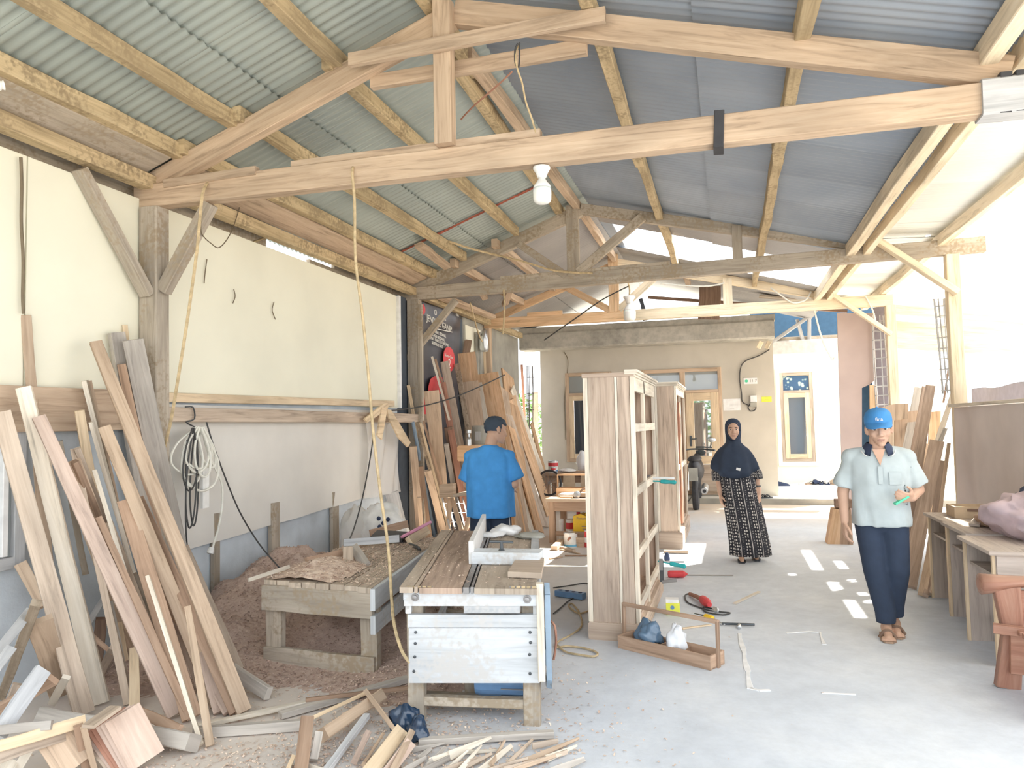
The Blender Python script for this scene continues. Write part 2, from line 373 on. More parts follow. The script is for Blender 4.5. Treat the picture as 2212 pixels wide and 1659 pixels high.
    def build(s, name, mat, parent=None, smooth=False, org=None):
        if parent is not None: off = wloc(parent); loc = Vector((0, 0, 0))
        else:
            if org is None:
                xs = list(zip(*s.v)); org = ((min(xs[0])+max(xs[0]))/2, (min(xs[1])+max(xs[1]))/2, min(xs[2]))
            off = Vector(org); loc = off
        me = s.mesh(name, off, smooth); me.materials.append(MATS[mat])
        o = link(bpy.data.objects.new(name, me)); o.location = loc
        if parent is not None: o.parent = parent
        return o
def struct(name, mb, mat, label=None, parent=None):
    o = mb.build(name, mat, parent)
    if parent is None: o['kind'] = 'structure'; tag(o, label)
    return o
def text(body, size, mat, parent, origin, xdir, ydir, ext=.001, name='lettering', sx=1.0):
    cu = bpy.data.curves.new(name, 'FONT'); cu.body = body; cu.size = size; cu.extrude = ext; cu.align_x = 'CENTER'; cu.align_y = 'CENTER'
    cu.materials.append(MATS[mat]); o = link(bpy.data.objects.new(name, cu))
    dg = bpy.context.evaluated_depsgraph_get(); dg.update(); me = bpy.data.meshes.new_from_object(o.evaluated_get(dg)); bpy.data.objects.remove(o); o = link(bpy.data.objects.new(name, me))
    if not me.materials: me.materials.append(MATS[mat])
    x = Vector(xdir).normalized(); y = Vector(ydir); y = (y-x*y.dot(x)).normalized(); z = x.cross(y); p = Vector(origin)-wloc(parent)
    o.parent = parent; o.matrix_local = Matrix(((x.x*sx, y.x, z.x, p.x), (x.y*sx, y.y, z.y, p.y), (x.z*sx, y.z, z.z, p.z), (0, 0, 0, 1)))
    return o
# ================================================================ SETTING
YH, YT = 14.6, (4.26, 8.85, 12.0)
RX = -1.64
def zl(x, z0=4.30): return z0 + .365*(x-RX)
def zr(x, z0=4.32): return z0 - .285*(x-RX)
struct('ground', MB().box((4, 20, -.16), (90, 110, .2)), 'soil')
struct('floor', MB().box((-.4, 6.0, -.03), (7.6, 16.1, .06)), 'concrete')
fl = bpy.data.objects['floor']
# left side: plastered wall, cream boards over it, canvas sheet
wl = struct('wall_left', MB().box((-4.09, 3.75, 1.585), (.18, 9.5, 3.17)), 'plaster_blue', 'pale blue plastered side wall')
for y0, y1 in ((-.9, 3.335), (3.345, 8.45)):
    struct('wall_panel', MB().box((-3.985, (y0+y1)/2, 2.46), (.03, y1-y0, 1.42)), 'cream_wall', parent=wl)
struct('panel_edge', MB().box((-3.965, 8.47, 2.46), (.07, .05, 1.42)), 'white_paint', parent=wl)
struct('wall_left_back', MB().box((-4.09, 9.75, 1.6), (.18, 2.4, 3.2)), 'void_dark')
struct('wall_left_end', MB().box((-4.08, 12.55, 1.62), (.18, 3.2, 3.25)), 'plaster_grey')
struct('trim_1', MB().box((-3.98, 11.35, 2.75), (.03, .75, .75)), 'cream_wall', 'flaking cream render patch high on the side wall')
# porch, house front, recess
pf = struct('porch_floor', MB().box((.2, 17.2, .02), (8.4, 6.3, .16)), 'porch_tile')
struct('step_edge', MB().box((.2, 14.045, .045), (8.4, .02, .11)), 'plaster_grey', parent=pf)
def wall_with_holes(name, x0, x1, z0, z1, y, th, holes, mat):
    mb = MB(); xs = sorted({x0, x1, *[h[0] for h in holes], *[h[1] for h in holes]}); zs = sorted({z0, z1, *[h[2] for h in holes], *[h[3] for h in holes]})
    for a, b in zip(xs, xs[1:]):
        run = None
        for c, d in zip(zs, zs[1:]):
            if any(h[0] <= a and b <= h[1] and h[2] <= c and d <= h[3] for h in holes):
                if run: mb.box(((a+b)/2, y+th/2, (run[0]+run[1])/2), (b-a, th, run[1]-run[0]), ch=.0015); run = None
            else: run = (run[0], d) if run else (c, d)
        if run: mb.box(((a+b)/2, y+th/2, (run[0]+run[1])/2), (b-a, th, run[1]-run[0]), ch=.0015)
    return struct(name, mb, mat)
H_WIN, H_DOOR = (-3.14, -2.2, .75, 2.54), (-1.62, -.10, .12, 2.54)
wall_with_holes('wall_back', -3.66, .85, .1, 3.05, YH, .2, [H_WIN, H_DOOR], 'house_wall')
struct('wall_porch_side', MB().box((.75, 16.2, 1.6), (.2, 3.0, 3.1)), 'house_wall')
YR = 17.6
a, b_ = PY(1683, 806, YR), PY(1762, 997, YR)
WIN2 = (a.x, b_.x, b_.z, a.z)
wall_with_holes('wall_recess', .6, 4.4, .1, 3.4, YR, .2, [WIN2], 'house_lit')
struct('trim_2', MB().box((1.75, 14.75, 2.86), (1.9, .25, .27)), 'beam_white', 'white painted beam over the porch recess')
struct('trim_3', MB().box((1.7, 14.8, 3.035), (1.95, .1, .07)), 'timber_grey', 'grey wall plate on the white porch beam')
struct('gable_shade_sheet', MB().box((1.7, 15.9, 3.45), (2.4, .08, 1.1)), 'shade_blue')  # dark sheet standing in for the unlit roof space behind
cb = MB(); cb.box((-1.55, 14.35, 3.17), (4.82, .5, .33)); cb.box((-1.55, 14.42, 3.385), (4.86, .55, .12))
struct('canopy_beam', cb, 'stained', 'stained concrete canopy slab over the house front')
# window and door of the house
def framed(name, x0, x1, z0, z1, y, bars, glasses, mat='tan', fw=.07, lab=None):
    r = link(bpy.data.objects.new(name, None)); r.location = (x0, y, z0); r['kind'] = 'structure'; tag(r, lab)
    m = MB(); c = (x0+x1)/2; d = .1
    m.box((x0+fw/2, y, (z0+z1)/2), (fw, d, z1-z0)); m.box((x1-fw/2, y, (z0+z1)/2), (fw, d, z1-z0)); m.box((c, y, z1-fw/2), (x1-x0-2*fw, d, fw)); m.box((c, y, z0+fw/2), (x1-x0-2*fw, d, fw))
    for b in bars: m.box(((b[0]+b[1])/2, y, (b[2]+b[3])/2), (b[1]-b[0], d, b[3]-b[2]))
    m.build('frame', mat, r)
    for g in glasses:
        gx0, gx1, gz0, gz1, gm, sash = g
        p = None
        if sash:
            s = MB(); w = sash
            s.box((gx0+w/2, y-.03, (gz0+gz1)/2), (w, .06, gz1-gz0)); s.box((gx1-w/2, y-.03, (gz0+gz1)/2), (w, .06, gz1-gz0)); s.box(((gx0+gx1)/2, y-.03, gz0+w/2), (gx1-gx0-2*w, .06, w)); s.box(((gx0+gx1)/2, y-.03, gz1-w/2), (gx1-gx0-2*w, .06, w))
            p = s.build('sash', 'yellow' if mat != 'white_wood' else 'white_wood', r); gx0 += w; gx1 -= w; gz0 += w; gz1 -= w
        MB().box(((gx0+gx1)/2, y+.01, (gz0+gz1)/2), (gx1-gx0, .012, gz1-gz0)).build('pane', gm, p or r)
    return r
x0, x1, z0, z1 = H_WIN
framed('window_1', x0, x1, z0, z1, YH+.02, [(x0+.07, x1-.07, 2.07, 2.13)], [(x0+.07, x1-.07, 2.13, z1-.07, 'glass_grey', 0), (x0+.07, x1-.07, z0+.07, 2.07, 'glass_dark', .09)], lab='tall timber window beside the big cabinet')
x0, x1, z0, z1 = H_DOOR
xm = (PY(1478, 830, YH).x+PY(1470, 830, YH).x)/2
dr = framed('door_1', x0, x1, z0, z1, YH+.02, [(xm-.05, xm+.05, z0+.07, z1-.07), (x0+.07, xm-.05, 2.06, 2.12), (xm+.05, x1-.07, 2.06, 2.12)],
   [(x0+.07, xm-.05, 2.12, z1-.07, 'glass_grey', 0), (xm+.05, x1-.07, 2.12, z1-.07, 'glass_grey', 0), (x0+.07, xm-.05, z0+.05, 2.06, 'glass_dark', .12), (xm+.05, x1-.07, .70, 2.06, 'glass_door', .15)], lab='glazed timber house door with glass transoms')
dp = MB(); dp.box(((xm+x1)/2, YH, .40), (x1-xm-.12, .06, .58)); dp.build('lower_panel', 'pale', dr)
dh = MB(); dh.tube([(xm+.13, YH-.05, 1.18), (xm+.13, YH-.10, 1.18), (xm+.23, YH-.10, 1.18)], .012, sub=1); dh.box((xm+.13, YH-.05, 1.14), (.04, .02, .2)); dh.build('door_handle', 'metal_dark', dr)
x0, x1, z0, z1 = WIN2; zt = PY(1720, 846, YR).z
framed('window_2', x0, x1, z0, z1, YR+.02, [(x0+.07, x1-.07, zt-.03, zt+.03)], [(x0+.07, x1-.07, zt+.03, z1-.07, 'floral', 0), (x0+.07, x1-.07, z0+.07, zt-.03, 'glass_slate', .10)], mat='pale', lab='cream framed window with a floral transom')
sur = MB(); e = .09
for bx in ((x0-e/2, (z0+z1)/2, e, z1-z0+2*e), (x1+e/2, (z0+z1)/2, e, z1-z0+2*e)): sur.box((bx[0], YR-.01, bx[1]), (bx[2], .06, bx[3]))
sur.box(((x0+x1)/2, YR-.01, z1+e/2), (x1-x0, .06, e)); sur.box(((x0+x1)/2, YR-.01, z0-e/2), (x1-x0, .06, e)); sur.build('surround', 'house_lit', bpy.data.objects['window_2'])
# aluminium window at the very left
w3 = link(bpy.data.objects.new('window_3', None)); w3.location = (-3.99, 2.5, .5); w3['kind'] = 'structure'; tag(w3, 'white aluminium window in the lower side wall')
ya, yb, za, zb = 2.3, PX(44, 1000, -4).y, PX(30, 1228, -3.97).z, 1.52
fm = MB()
for yy in (yb-.035, ): fm.box((-3.975, yy, (za+zb)/2), (.05, .07, zb-za))
fm.box((-3.975, (ya+yb)/2, za+.035), (.05, yb-ya-.14, .07)); fm.box((-3.975, (ya+yb)/2, zb-.035), (.05, yb-ya-.14, .07)); fm.box((-3.975, ya+.035, (za+zb)/2), (.05, .07, zb-za)); fm.build('frame', 'bluegrey_wood', w3)
s2 = MB(); s2.box((-3.965, yb-.13, (za+zb)/2), (.04, .035, zb-za-.16)); s2.build('sash', 'white_paint', w3)
MB().box((-3.985, (ya+yb)/2, (za+zb)/2), (.01, yb-ya-.14, zb-za-.14)).build('pane', 'glass_grey', w3)

# ---------------------------------------------------------------- roof sheets
def corr(name, lo, hi, y0, y1, mat, parent, amp=.009, pitch=.076, z_of=None):
    """one corrugated sheet: ribs run down the slope between x=lo and x=hi"""
    n = max(2, int((y1-y0)/pitch*6)); m = MB(); vs = []; fs = []
    for i in range(n+1):
        y = y0+(y1-y0)*i/n; d = amp*math.sin(2*math.pi*(y-y0)/pitch)
        for x in (lo, hi): vs.append((x, y, z_of(x)+d))
    top = len(vs); vs += [(x, y, z+.004) for x, y, z in vs]
    for i in range(n): fs.append((i*2, i*2+1, i*2+3, i*2+2)); fs.append((top+i*2, top+i*2+2, top+i*2+3, top+i*2+1))
    m.add(vs, fs); o = m.build(name, mat, parent); o.data.polygons.foreach_set('use_smooth', [True]*len(o.data.polygons)); return o
ce = link(bpy.data.objects.new('ceiling', None)); ce.location = (RX, 6, 4.3); ce['kind'] = 'structure'; tag(ce, 'underside of the corrugated iron roof')
y = -.4; k = 0
while y < 15.6:
    j = .003*(k % 2)
    ml = 'zinc_green' if y < 8.8 else 'zinc_tan'
    corr('roof_sheet', RX+.02, -3.02, y, y+.86, ml, ce, z_of=lambda x: zl(x)+j); corr('roof_sheet', -2.92, -4.22, y, y+.86, ml, ce, z_of=lambda x: zl(x)-.02+j)
    if y > 14.4: y += .8; k += 1; continue
    if not (10.4 < y+.43 < 12.0):
        mr = 'zinc_hazed' if y < 8.6 else 'zinc_tan'
        corr('roof_sheet', RX+.02, -.02, y, y+.86, mr, ce, z_of=lambda x: zr(x)+j); corr('roof_sheet', -.12, 1.56, y, y+.86, mr, ce, z_of=lambda x: zr(x)-.02+j)
    elif y+.43 < 12.0: corr('roof_sheet', 1.38, 1.56, y, y+.86, 'zinc_hazed', ce, z_of=lambda x: zr(x)-.02+j)
    y += .80; k += 1
corr('ridge_cap', RX-.16, RX+.16, -.4, 15.2, 'zinc_hazed', ce, amp=0, pitch=8, z_of=lambda x: 4.375-.30*abs(x-RX))
def zlean(x): return 3.53-.05*(x-1.4)
y = 2.2; k = 0
# slits between the lean-to sheets, where the sun comes through: (y0, y1, x0, x1)
slits = [(10.1, 11.3, 2.43, 2.52), (10.2, 10.65, 2.69, 2.76), (9.1, 9.55, 2.50, 2.58), (8.25, 9.02, 2.54, 2.61), (8.75, 9.15, 2.69, 2.75), (9.55, 9.70, 2.69, 2.75), (7.8, 8.36, 2.96, 3.03), (9.8, 9.9, 2.2, 2.26), (8.9, 9.0, 2.15, 2.2)]
while y < 13.6:
    y1 = y+.80; hs_ = sorted(h for h in slits if h[0] < y1 and h[1] > y); cuts = sorted({y, y1, *[min(max(c, y), y1) for h in hs_ for c in h[:2]]})
    for nm_, mt_, xa_, xb_, dz_ in (('roof_sheet', 'zinc_pale', 1.42, 2.40, 0), ('translucent_sheet', 'poly_sheet', 2.395, 3.9, -.006)):  # translucent run lengthened out of view to shade the right-hand floor
        for ya, yb in zip(cuts, cuts[1:]):
            if yb-ya < .01: continue
            xs = xa_
            for h in sorted((h for h in hs_ if h[0] <= ya+.001 and h[1] >= yb-.001 and xa_ < h[2] < xb_), key=lambda h: h[2]):
                corr(nm_, xs, h[2], ya, yb+.004, mt_, ce, z_of=lambda x: zlean(x)+dz_); xs = h[3]
            corr(nm_, xs, xb_, ya, yb+.006, mt_, ce, z_of=lambda x: zlean(x)+dz_)
    y += .80

# ================================================================ TIMBER FRAME
def truss(Y, label, bars, knots=()):
    t = thing('roof_truss', label, 'truss', (RX, Y, 3.1))
    for i, (nm, xa, za, xb, zb, h, w, dy, mat) in enumerate(bars):
        m = MB(); m.bar((xa, Y+dy, za), (xb, Y+dy, zb), w, h, (0, 1, 0), segs=5, wob=.006, seed=i+int(Y*10), ch=.05); m.build(nm, mat, t)
    return t
T1 = truss(YT[0], 'nearest roof truss with a white bulb under its tie beam', [
    ('tie_beam', -4.02, 3.185, 1.36, 3.125, .165, .10, 0, 'timber'), ('rafter', -3.95, 3.27, -1.60, 4.11, .15, .08, .02, 'timber'), ('rafter', -1.58, 4.13, 1.45, 3.26, .16, .08, .02, 'timber'),
    ('king_post', -1.63, 3.25, -1.63, 4.17, .115, .09, -.06, 'timber'), ('collar_tie', -2.25, 3.86, -.60, 3.865, .085, .04, -.13, 'timber'), ('collar_tie', -2.2, 3.80, -.75, 3.80, .09, .05, .08, 'timber'),
    ('scarf_piece', -2.75, 3.275, -1.03, 3.265, .05, .06, .0, 'timber'), ('packing_block', -3.75, 3.25, -3.0, 3.255, .06, .05, -.04, 'timber')])
MB().bar((1.30, 4.26, 3.125), (1.62, 4.26, 3.12), .14, .19, (0, 1, 0)).build('end_block', 'bluegrey_wood', T1)
for x in (.0, 1.40, 1.47):
    st = MB(); st.bar((x, 4.26, 3.03), (x+.012, 4.26, 3.24), .13, .055, (0, 1, 0)); st.build('strap', 'rubber', T1)
T2 = truss(YT[1], 'middle roof truss with diagonal struts, second from the front', [
    ('tie_beam', -4.02, 3.25, 2.68, 3.325, .165, .10, 0, 'timber_grey'), ('rafter', -3.95, 3.30, -1.66, 4.14, .15, .08, .02, 'timber_grey'), ('rafter', -1.66, 4.16, 1.52, 3.42, .13, .08, .02, 'timber_grey'),
    ('king_post', -1.76, 3.32, -1.76, 4.2, .15, .08, -.02, 'timber_grey'), ('strut', -1.70, 3.36, -.9, 3.97, .11, .06, -.04, 'timber_grey'), ('strut', -1.85, 3.33, -2.45, 3.78, .09, .06, -.04, 'timber_grey'), ('strut', .17, 3.36, .17, 3.76, .11, .06, -.02, 'timber_grey'),
    ('scarf_piece', -2.7, 3.355, -.6, 3.38, .06, .06, -.02, 'timber_grey')])
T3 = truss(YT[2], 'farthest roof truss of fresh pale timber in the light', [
    ('tie_beam', -3.98, 3.265, -1.4, 3.26, .17, .10, 0, 'timber_new'), ('tie_beam', -1.4, 3.26, 2.40, 3.25, .17, .10, 0, 'timber_cream'), ('rafter', -3.95, 3.30, -1.7, 4.12, .12, .07, .02, 'timber_new'), ('rafter', -1.74, 4.16, 1.62, 3.36, .14, .07, .02, 'timber_cream'),  # cream stretches: the light on this truss painted in as paler wood
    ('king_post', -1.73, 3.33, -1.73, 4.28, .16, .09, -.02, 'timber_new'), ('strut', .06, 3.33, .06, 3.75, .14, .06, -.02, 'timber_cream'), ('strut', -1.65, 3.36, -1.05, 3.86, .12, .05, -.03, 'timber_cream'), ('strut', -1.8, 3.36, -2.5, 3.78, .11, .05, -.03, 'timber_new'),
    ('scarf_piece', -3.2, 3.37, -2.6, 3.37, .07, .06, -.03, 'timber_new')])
# posts with their knee braces
def post(label, bars, mat='timber', name='timber_post'):
    b0 = bars[0]; t = thing(name, label, 'post', (b0[1][0], b0[1][1], 0))
    for i, (nm, p0, p1, w, d, sd) in enumerate(bars):
        MB().bar(p0, p1, w, d, sd, segs=4, wob=.005, seed=i+len(label), ch=.05).build(nm, mat, t)
    return t
post('grey-brown timber post on the left wall under the nearest truss', [('post', (-3.885, 4.30, 0), (-3.885, 4.26, 3.10), .15, .13, (1, 0, 0)),
     ('knee_brace', (-3.88, 4.20, 2.47), PX(172, 365, -3.92), .09, .06, (1, 0, 0)), ('knee_brace', (-3.80, 4.26, 2.50), PY(455, 440, 4.26), .075, .09, (0, 1, 0))], 'timber_grey')
post('timber post at the end of the cream wall under the middle truss', [('post', (-3.905, 8.85, 0), (-3.905, 8.85, 3.17), .16, .12, (1, 0, 0)), ('packing_strip', (-3.80, 8.80, 0), (-3.80, 8.80, 3.1), .06, .05, (1, 0, 0)),
     ('knee_brace', PY(880, 778, 8.85), PY(985, 648, 8.85), .08, .08, (0, 1, 0))], 'timber_grey')
post('short reddish timber post in the far left corner', [('post', (-3.93, 12.0, 0), (-3.93, 12.0, 3.18), .12, .12, (1, 0, 0))], 'timber')
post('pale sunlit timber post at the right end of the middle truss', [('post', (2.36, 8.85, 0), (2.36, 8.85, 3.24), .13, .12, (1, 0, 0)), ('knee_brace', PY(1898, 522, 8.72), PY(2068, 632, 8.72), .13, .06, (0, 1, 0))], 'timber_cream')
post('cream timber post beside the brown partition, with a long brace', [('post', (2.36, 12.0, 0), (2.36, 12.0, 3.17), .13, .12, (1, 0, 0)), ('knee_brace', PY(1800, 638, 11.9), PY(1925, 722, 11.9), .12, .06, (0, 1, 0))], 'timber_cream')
# purlins
def purlin(label, x, y0, y1, mat, z, w=.075, h=.105, x1=None, cat='beam', name='roof_purlin', n=0, wob=.02):
    z1 = z
    m = MB(); m.bar((x, y0, z), (x if x1 is None else x1, y1, z1), w, h, (1, 0, 0), segs=12, wob=wob, seed=n, ch=.06); return tag(m.build(name, mat), label, cat, 'purlins and eave beams')
for i, (lab, x, y0, y1, mat, z, x1) in enumerate([
    ('dusty purlin on the left slope, front length nearest the wall', -3.66, 1.3, 4.34, 'timber_dusty', zl(-3.66, 4.22), None), ('dusty purlin on the left slope above the canvas, back length nearest the wall', -3.62, 4.2, 8.9, 'timber_dusty', zl(-3.62, 4.22), None),
    ('yellowish dusty purlin on the left slope, middle row, front length', -3.22, 1.3, 4.36, 'timber_dusty', zl(-3.2, 4.22), None), ('yellowish dusty purlin on the left slope, middle row, back length', -3.16, 4.2, 8.75, 'timber_dusty', zl(-3.15, 4.22), None),
    ('dusty purlin on the left slope, row next to the ridge, front length', -2.40, 1.3, 4.40, 'timber_dusty', zl(-2.4, 4.22), None), ('dusty purlin on the left slope, row next to the ridge, back length', -2.46, 4.2, 8.75, 'timber_dusty', zl(-2.45, 4.22), None),
    ('clean purlin on the left slope between the middle and far trusses', -2.75, 8.7, 12.1, 'timber', zl(-2.75, 4.20), None), ('lower clean purlin on the left slope between the middle and far trusses', -3.3, 8.7, 12.1, 'timber', zl(-3.3, 4.20), None),
    ('ridge beam above the nearest king post', -1.72, 1.3, 5.2, 'timber_dusty', 4.21, -1.75), ('dusty ridge beam between the nearest and middle trusses', -1.83, 4.9, 9.4, 'timber_dusty', 4.17, -1.95), ('smooth ridge beam beside the dusty one', -1.72, 4.9, 12.1, 'timber', 4.20, -1.70),
    ('purlin on the right slope, row next to the ridge, front length', -.68, 1.3, 6.9, 'timber_dusty', zr(-.68, 4.24), -.72), ('purlin on the right slope, row next to the ridge, middle length', -.70, 6.7, 12.1, 'timber_dusty', zr(-.7, 4.24), None),
    ('debris-caked purlin on the right slope, lower row, front length', .47, 1.3, 6.4, 'timber_dusty', zr(.47, 4.24), .46), ('debris-caked purlin on the right slope, lower row, back length', .46, 6.2, 12.1, 'timber_dusty', zr(.46, 4.24), None),
    ('purlin at the back end of the right slope behind the sky gap', -.6, 11.9, 13.3, 'timber', zr(-.6, 4.24), None)]):
    purlin(lab, x, y0, y1, mat, z, x1=x1, n=i, w=.085 if 'ridge beam' in lab else .08)
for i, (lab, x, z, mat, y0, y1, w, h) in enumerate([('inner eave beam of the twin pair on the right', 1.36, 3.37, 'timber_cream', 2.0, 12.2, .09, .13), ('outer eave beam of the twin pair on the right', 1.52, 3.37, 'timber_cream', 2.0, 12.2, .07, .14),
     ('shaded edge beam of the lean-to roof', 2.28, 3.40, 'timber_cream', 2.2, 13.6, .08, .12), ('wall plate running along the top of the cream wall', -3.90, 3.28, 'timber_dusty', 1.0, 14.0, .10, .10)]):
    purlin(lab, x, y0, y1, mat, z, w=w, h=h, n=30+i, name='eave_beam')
for lab, x, y0, y1, mat in (('wide grey eave board at the upper left', -3.80, 1.2, 4.2, 'timber_grey'), ('wide reddish eave board above the canvas wall', -3.78, 4.35, 8.75, 'timber')):
    tag(MB().bar((x, y0, zl(x, 4.185)), (x, y1, zl(x, 4.185)), .24, .025, (1, 0, .36), segs=6, wob=.015).build('eave_board', mat), lab, 'board')
eb = MB()
for y0, y1 in ((-.9, 5.9), (7.15, 13.9)): eb.box((-4.12, (y0+y1)/2, 3.28), (.04, y1-y0, .2))
eb.box((-4.12, 6.9, 3.23), (.04, .5, .07)); struct('trim_4', eb, 'timber_grey', 'dark eave strip over the side wall')
for i, (lab, a, c) in enumerate([('broken purlin stub under the left slope by the middle truss', (-3.28, 7.6, zl(-3.28, 4.16)), (-3.33, 8.6, zl(-3.33, 4.14))), ('stray offcut lodged over the far left tie beam', (-3.2, 9.4, 3.42), (-3.5, 10.6, 3.46)), ('long offcut lodged above the far left eave', (-3.75, 9.3, 3.30), (-3.7, 11.6, 3.31)), ('bent offcut resting by the far left rafter', (-2.9, 9.9, 3.5), (-3.35, 11.2, 3.45))]):
    tag(MB().bar(a, c, .10, .06, (1, 0, .3), segs=4, wob=.02, seed=i).build('timber_offcut', 'timber'), lab, 'wood')
tag(MB().bar((RX-.2, 7.85, zl(RX-.2, 4.283)), (-4.1, 7.78, zl(-4.1, 4.262)), .045, .006, (0, 1, 0), segs=30, wob=.016).build('rust_streak', 'rust', ce))
bpy.data.objects['rust_streak']['kind'] = 'stuff'
# boards and braces against the sky behind the far truss, and inside the house gable
for lab, p0, p1, w, th, mat in [('dark hanging board against the sky behind the far truss', PY(1535, 618, 12.9), PY(1532, 690, 12.9), .36, .03, 'darkbrown'), ('thin dark batten against the sky behind the far truss', PY(1400, 642, 13.1), PY(1830, 672, 13.1), .07, .05, 'darkbrown'),
      ('grey roof edge board behind the far truss', PY(1640, 640, 13.0), PY(1830, 655, 13.0), .20, .03, 'timber_grey'), ('black rag on the tie beam of the far truss', PY(1385, 645, 12.07), PY(1395, 692, 12.07), .07, .04, 'black')]:
    tag(MB().bar(p0, p1, w, th, None if 'hanging' not in lab and 'rag' not in lab else (1, 0, 0), segs=3, wob=.02).build('timber_offcut' if 'rag' not in lab else 'rag', mat), lab, 'wood' if 'rag' not in lab else 'cloth')
for lab, a, c, w in [('pale diagonal brace in the dark house gable', (1650, 752), (1756, 678), .17), ('upright stud in the dark house gable', (1748, 738), (1748, 682), .10), ('dim slanting stud in the house gable', (1735, 738), (1722, 690), .06)]:
    tag(MB().bar(PY(*a, 14.7), PY(*c, 14.7), w, .06, (0, 1, 0) if False else None, segs=1).build('gable_brace', 'bluegrey_wood'), lab, 'beam')
# right side: partition, cages, fence, tarpaulin
pt = [(1808, 676), (1890, 676), (1889, 730), (1892, 770), (1893, 818), (1880, 830), (1862, 838), (1862, 1128), (1822, 1128)]
tag(MB().poly([PY(x, y, 12.25) for x, y in pt], .03, (0, 1, 0)).build('partition', 'brownboard'), 'tall brown board partition with a ragged right edge', 'panel')
tag(MB().poly([PY(x, y, 12.35) for x, y in [(1855, 825), (1884, 825), (1884, 1128), (1855, 1128)]], .04, (0, 1, 0)).build('board', 'shade_blue'), 'dark blue sheet painted as shade in the doorway slot of the partition', 'board')  # dark sheet painting the shade inside the open doorway slot
tag(MB().bar(PY(1886, 832, 12.2), PY(1888, 1128, 12.2), .10, .05, (1, 0, 0)).build('timber_strip', 'timber_new'), 'upright timber strip right of the dark doorway slot', 'wood')
tag(MB().poly([PY(x, y, 12.45) for x, y in [(1888, 664), (1918, 660), (1926, 940), (1894, 940)]], .12, (0, 1, 0)).build('concrete_column', 'slab_dark'), 'grey concrete column behind the upright rebar cage', 'column')
def cage(label, pa, pb, Y, w, n, mat='bluegrey_wood', dp=.12):
    a, c = PY(*pa, Y), PY(*pb, Y); t = thing('rebar_cage', label, 'rebar', tuple(c))
    for dx in (-w/2, 0, w/2):
        for dy in ((0, dp) if dx else (0,)):
            MB().tube([a+Vector((dx+rnd.uniform(-.02, .02), dy, 0)), (a+c)/2+Vector((dx+rnd.uniform(-.01, .01), dy, 0)), c+Vector((dx, dy, 0))], .008, n=5, sub=2).build('bar', mat, t)
    for i in range(n):
        q = a+(c-a)*((i+.7)/n); h = w/2+.01
        MB().tube([q+Vector(v) for v in ((-h, -.01, 0), (h, -.01, .006), (h, dp+.01, 0), (-h, dp+.01, 0), (-h, -.01, 0))], .005, n=4, sub=1).build('stirrup', mat, t)
cage('pale rebar cage standing in front of the grey column', (1900, 680), (1910, 880), 12.05, .17, 10)
cage('rusty rebar cage hanging from the beam by the sunlit post', (2030, 645), (2047, 850), 9.0, .08, 9, 'bluegrey_wood', .03)
for nm, lab, pts in [('wire', 'two loose wires hanging above the pale rebar cage', [(1870, 640), (1885, 670), (1893, 700)]), ('wire', 'white cord sagging under the far truss at the right', [(1665, 622), (1690, 640), (1713, 654), (1740, 648), (1752, 630)]), ('wire', 'pale cord swagged below the middle tie beam', [(1425, 612), (1480, 617), (1530, 618), (1565, 611)])]:
    tag(MB().tube([PY(x, y, 11.93) for x, y in pts], .012, n=5).build(nm, 'cable_white'), lab, 'wire')
tag(MB().tube([PY(x, y, 12.08) for x, y in [(1758, 666), (1775, 730), (1797, 775), (1802, 772)]], .014, n=5).build('wire', 'cable_white'), 'thin straight cord ending in a hook by the brown partition', 'wire')
for i, (lab, q, mat, Y) in enumerate([('warm-lit fence board behind the blue cap', [(1892, 884), (1930, 873), (1962, 872), (1962, 905), (1930, 908), (1930, 1130), (1892, 1130)], 'tan', 9.8), ('second fence board behind the man, edged in light', [(1932, 893), (1985, 886), (1985, 1130), (1932, 1130)], 'tan', 9.9), ('orange fence board between leaning planks and tarpaulin', [(2008, 890), (2032, 888), (2030, 1130), (2000, 1130)], 'orange', 9.7)]):
    tag(MB().poly([PY(x, y, Y) for x, y in q[-1:]+q[:-1]], .03, (0, 1, 0)).build('fence_board', mat), lab, 'board')
def drape(label, X, y0, y1, z0, ztop, mat, amp=.03, nm='tarpaulin'):
    m = MB(); n = 40; R1 = []; rows = 8
    for r in range(rows+1):
        R1.append([(X+amp*math.sin(i*.55+r*.15)*(.3+.7*r/rows)+amp*.6*math.sin(i*.21), y0+(y1-y0)*i/n, z0+(ztop(y0+(y1-y0)*i/n)-z0)*(1-r/rows)) for i in range(n+1)])
    vs = [v for r in R1 for v in r]; fs = [(r*(n+1)+i, r*(n+1)+i+1, (r+1)*(n+1)+i+1, (r+1)*(n+1)+i) for r in range(rows) for i in range(n)]
    q = len(vs); vs += [(x+.01, y, z) for x, y, z in vs]; fs += [tuple(q+j for j in reversed(f)) for f in fs]
    m.add(vs, fs); return tag(m.build(nm, mat, smooth=True), label, 'tarpaulin')
drape('brown tarpaulin hung along the right side above the desks', 2.27, 5.2, 8.76, .0, lambda y: 1.60, 'tarp_brown')
drape('lilac sheet showing above the brown tarpaulin', 2.60, 5.2, 9.3, 1.2, lambda y: 1.80+.012*math.sin(y*5), 'tarp_lilac', .02)
tag(MB().bar((2.31, 5.2, 1.62), (2.31, 8.76, 1.62), .16, .03, (1, 0, 0), segs=3).build('rail', 'white_wood'), 'sunlit rail along the top of the brown tarpaulin', 'rail')
tag(MB().bar(PY(1925, 668, 12.15), PY(2600, 722, 12.15), .20, .12, None).build('side_beam', 'timber_cream'), 'pale beam running out to the right beyond the shed', 'beam')
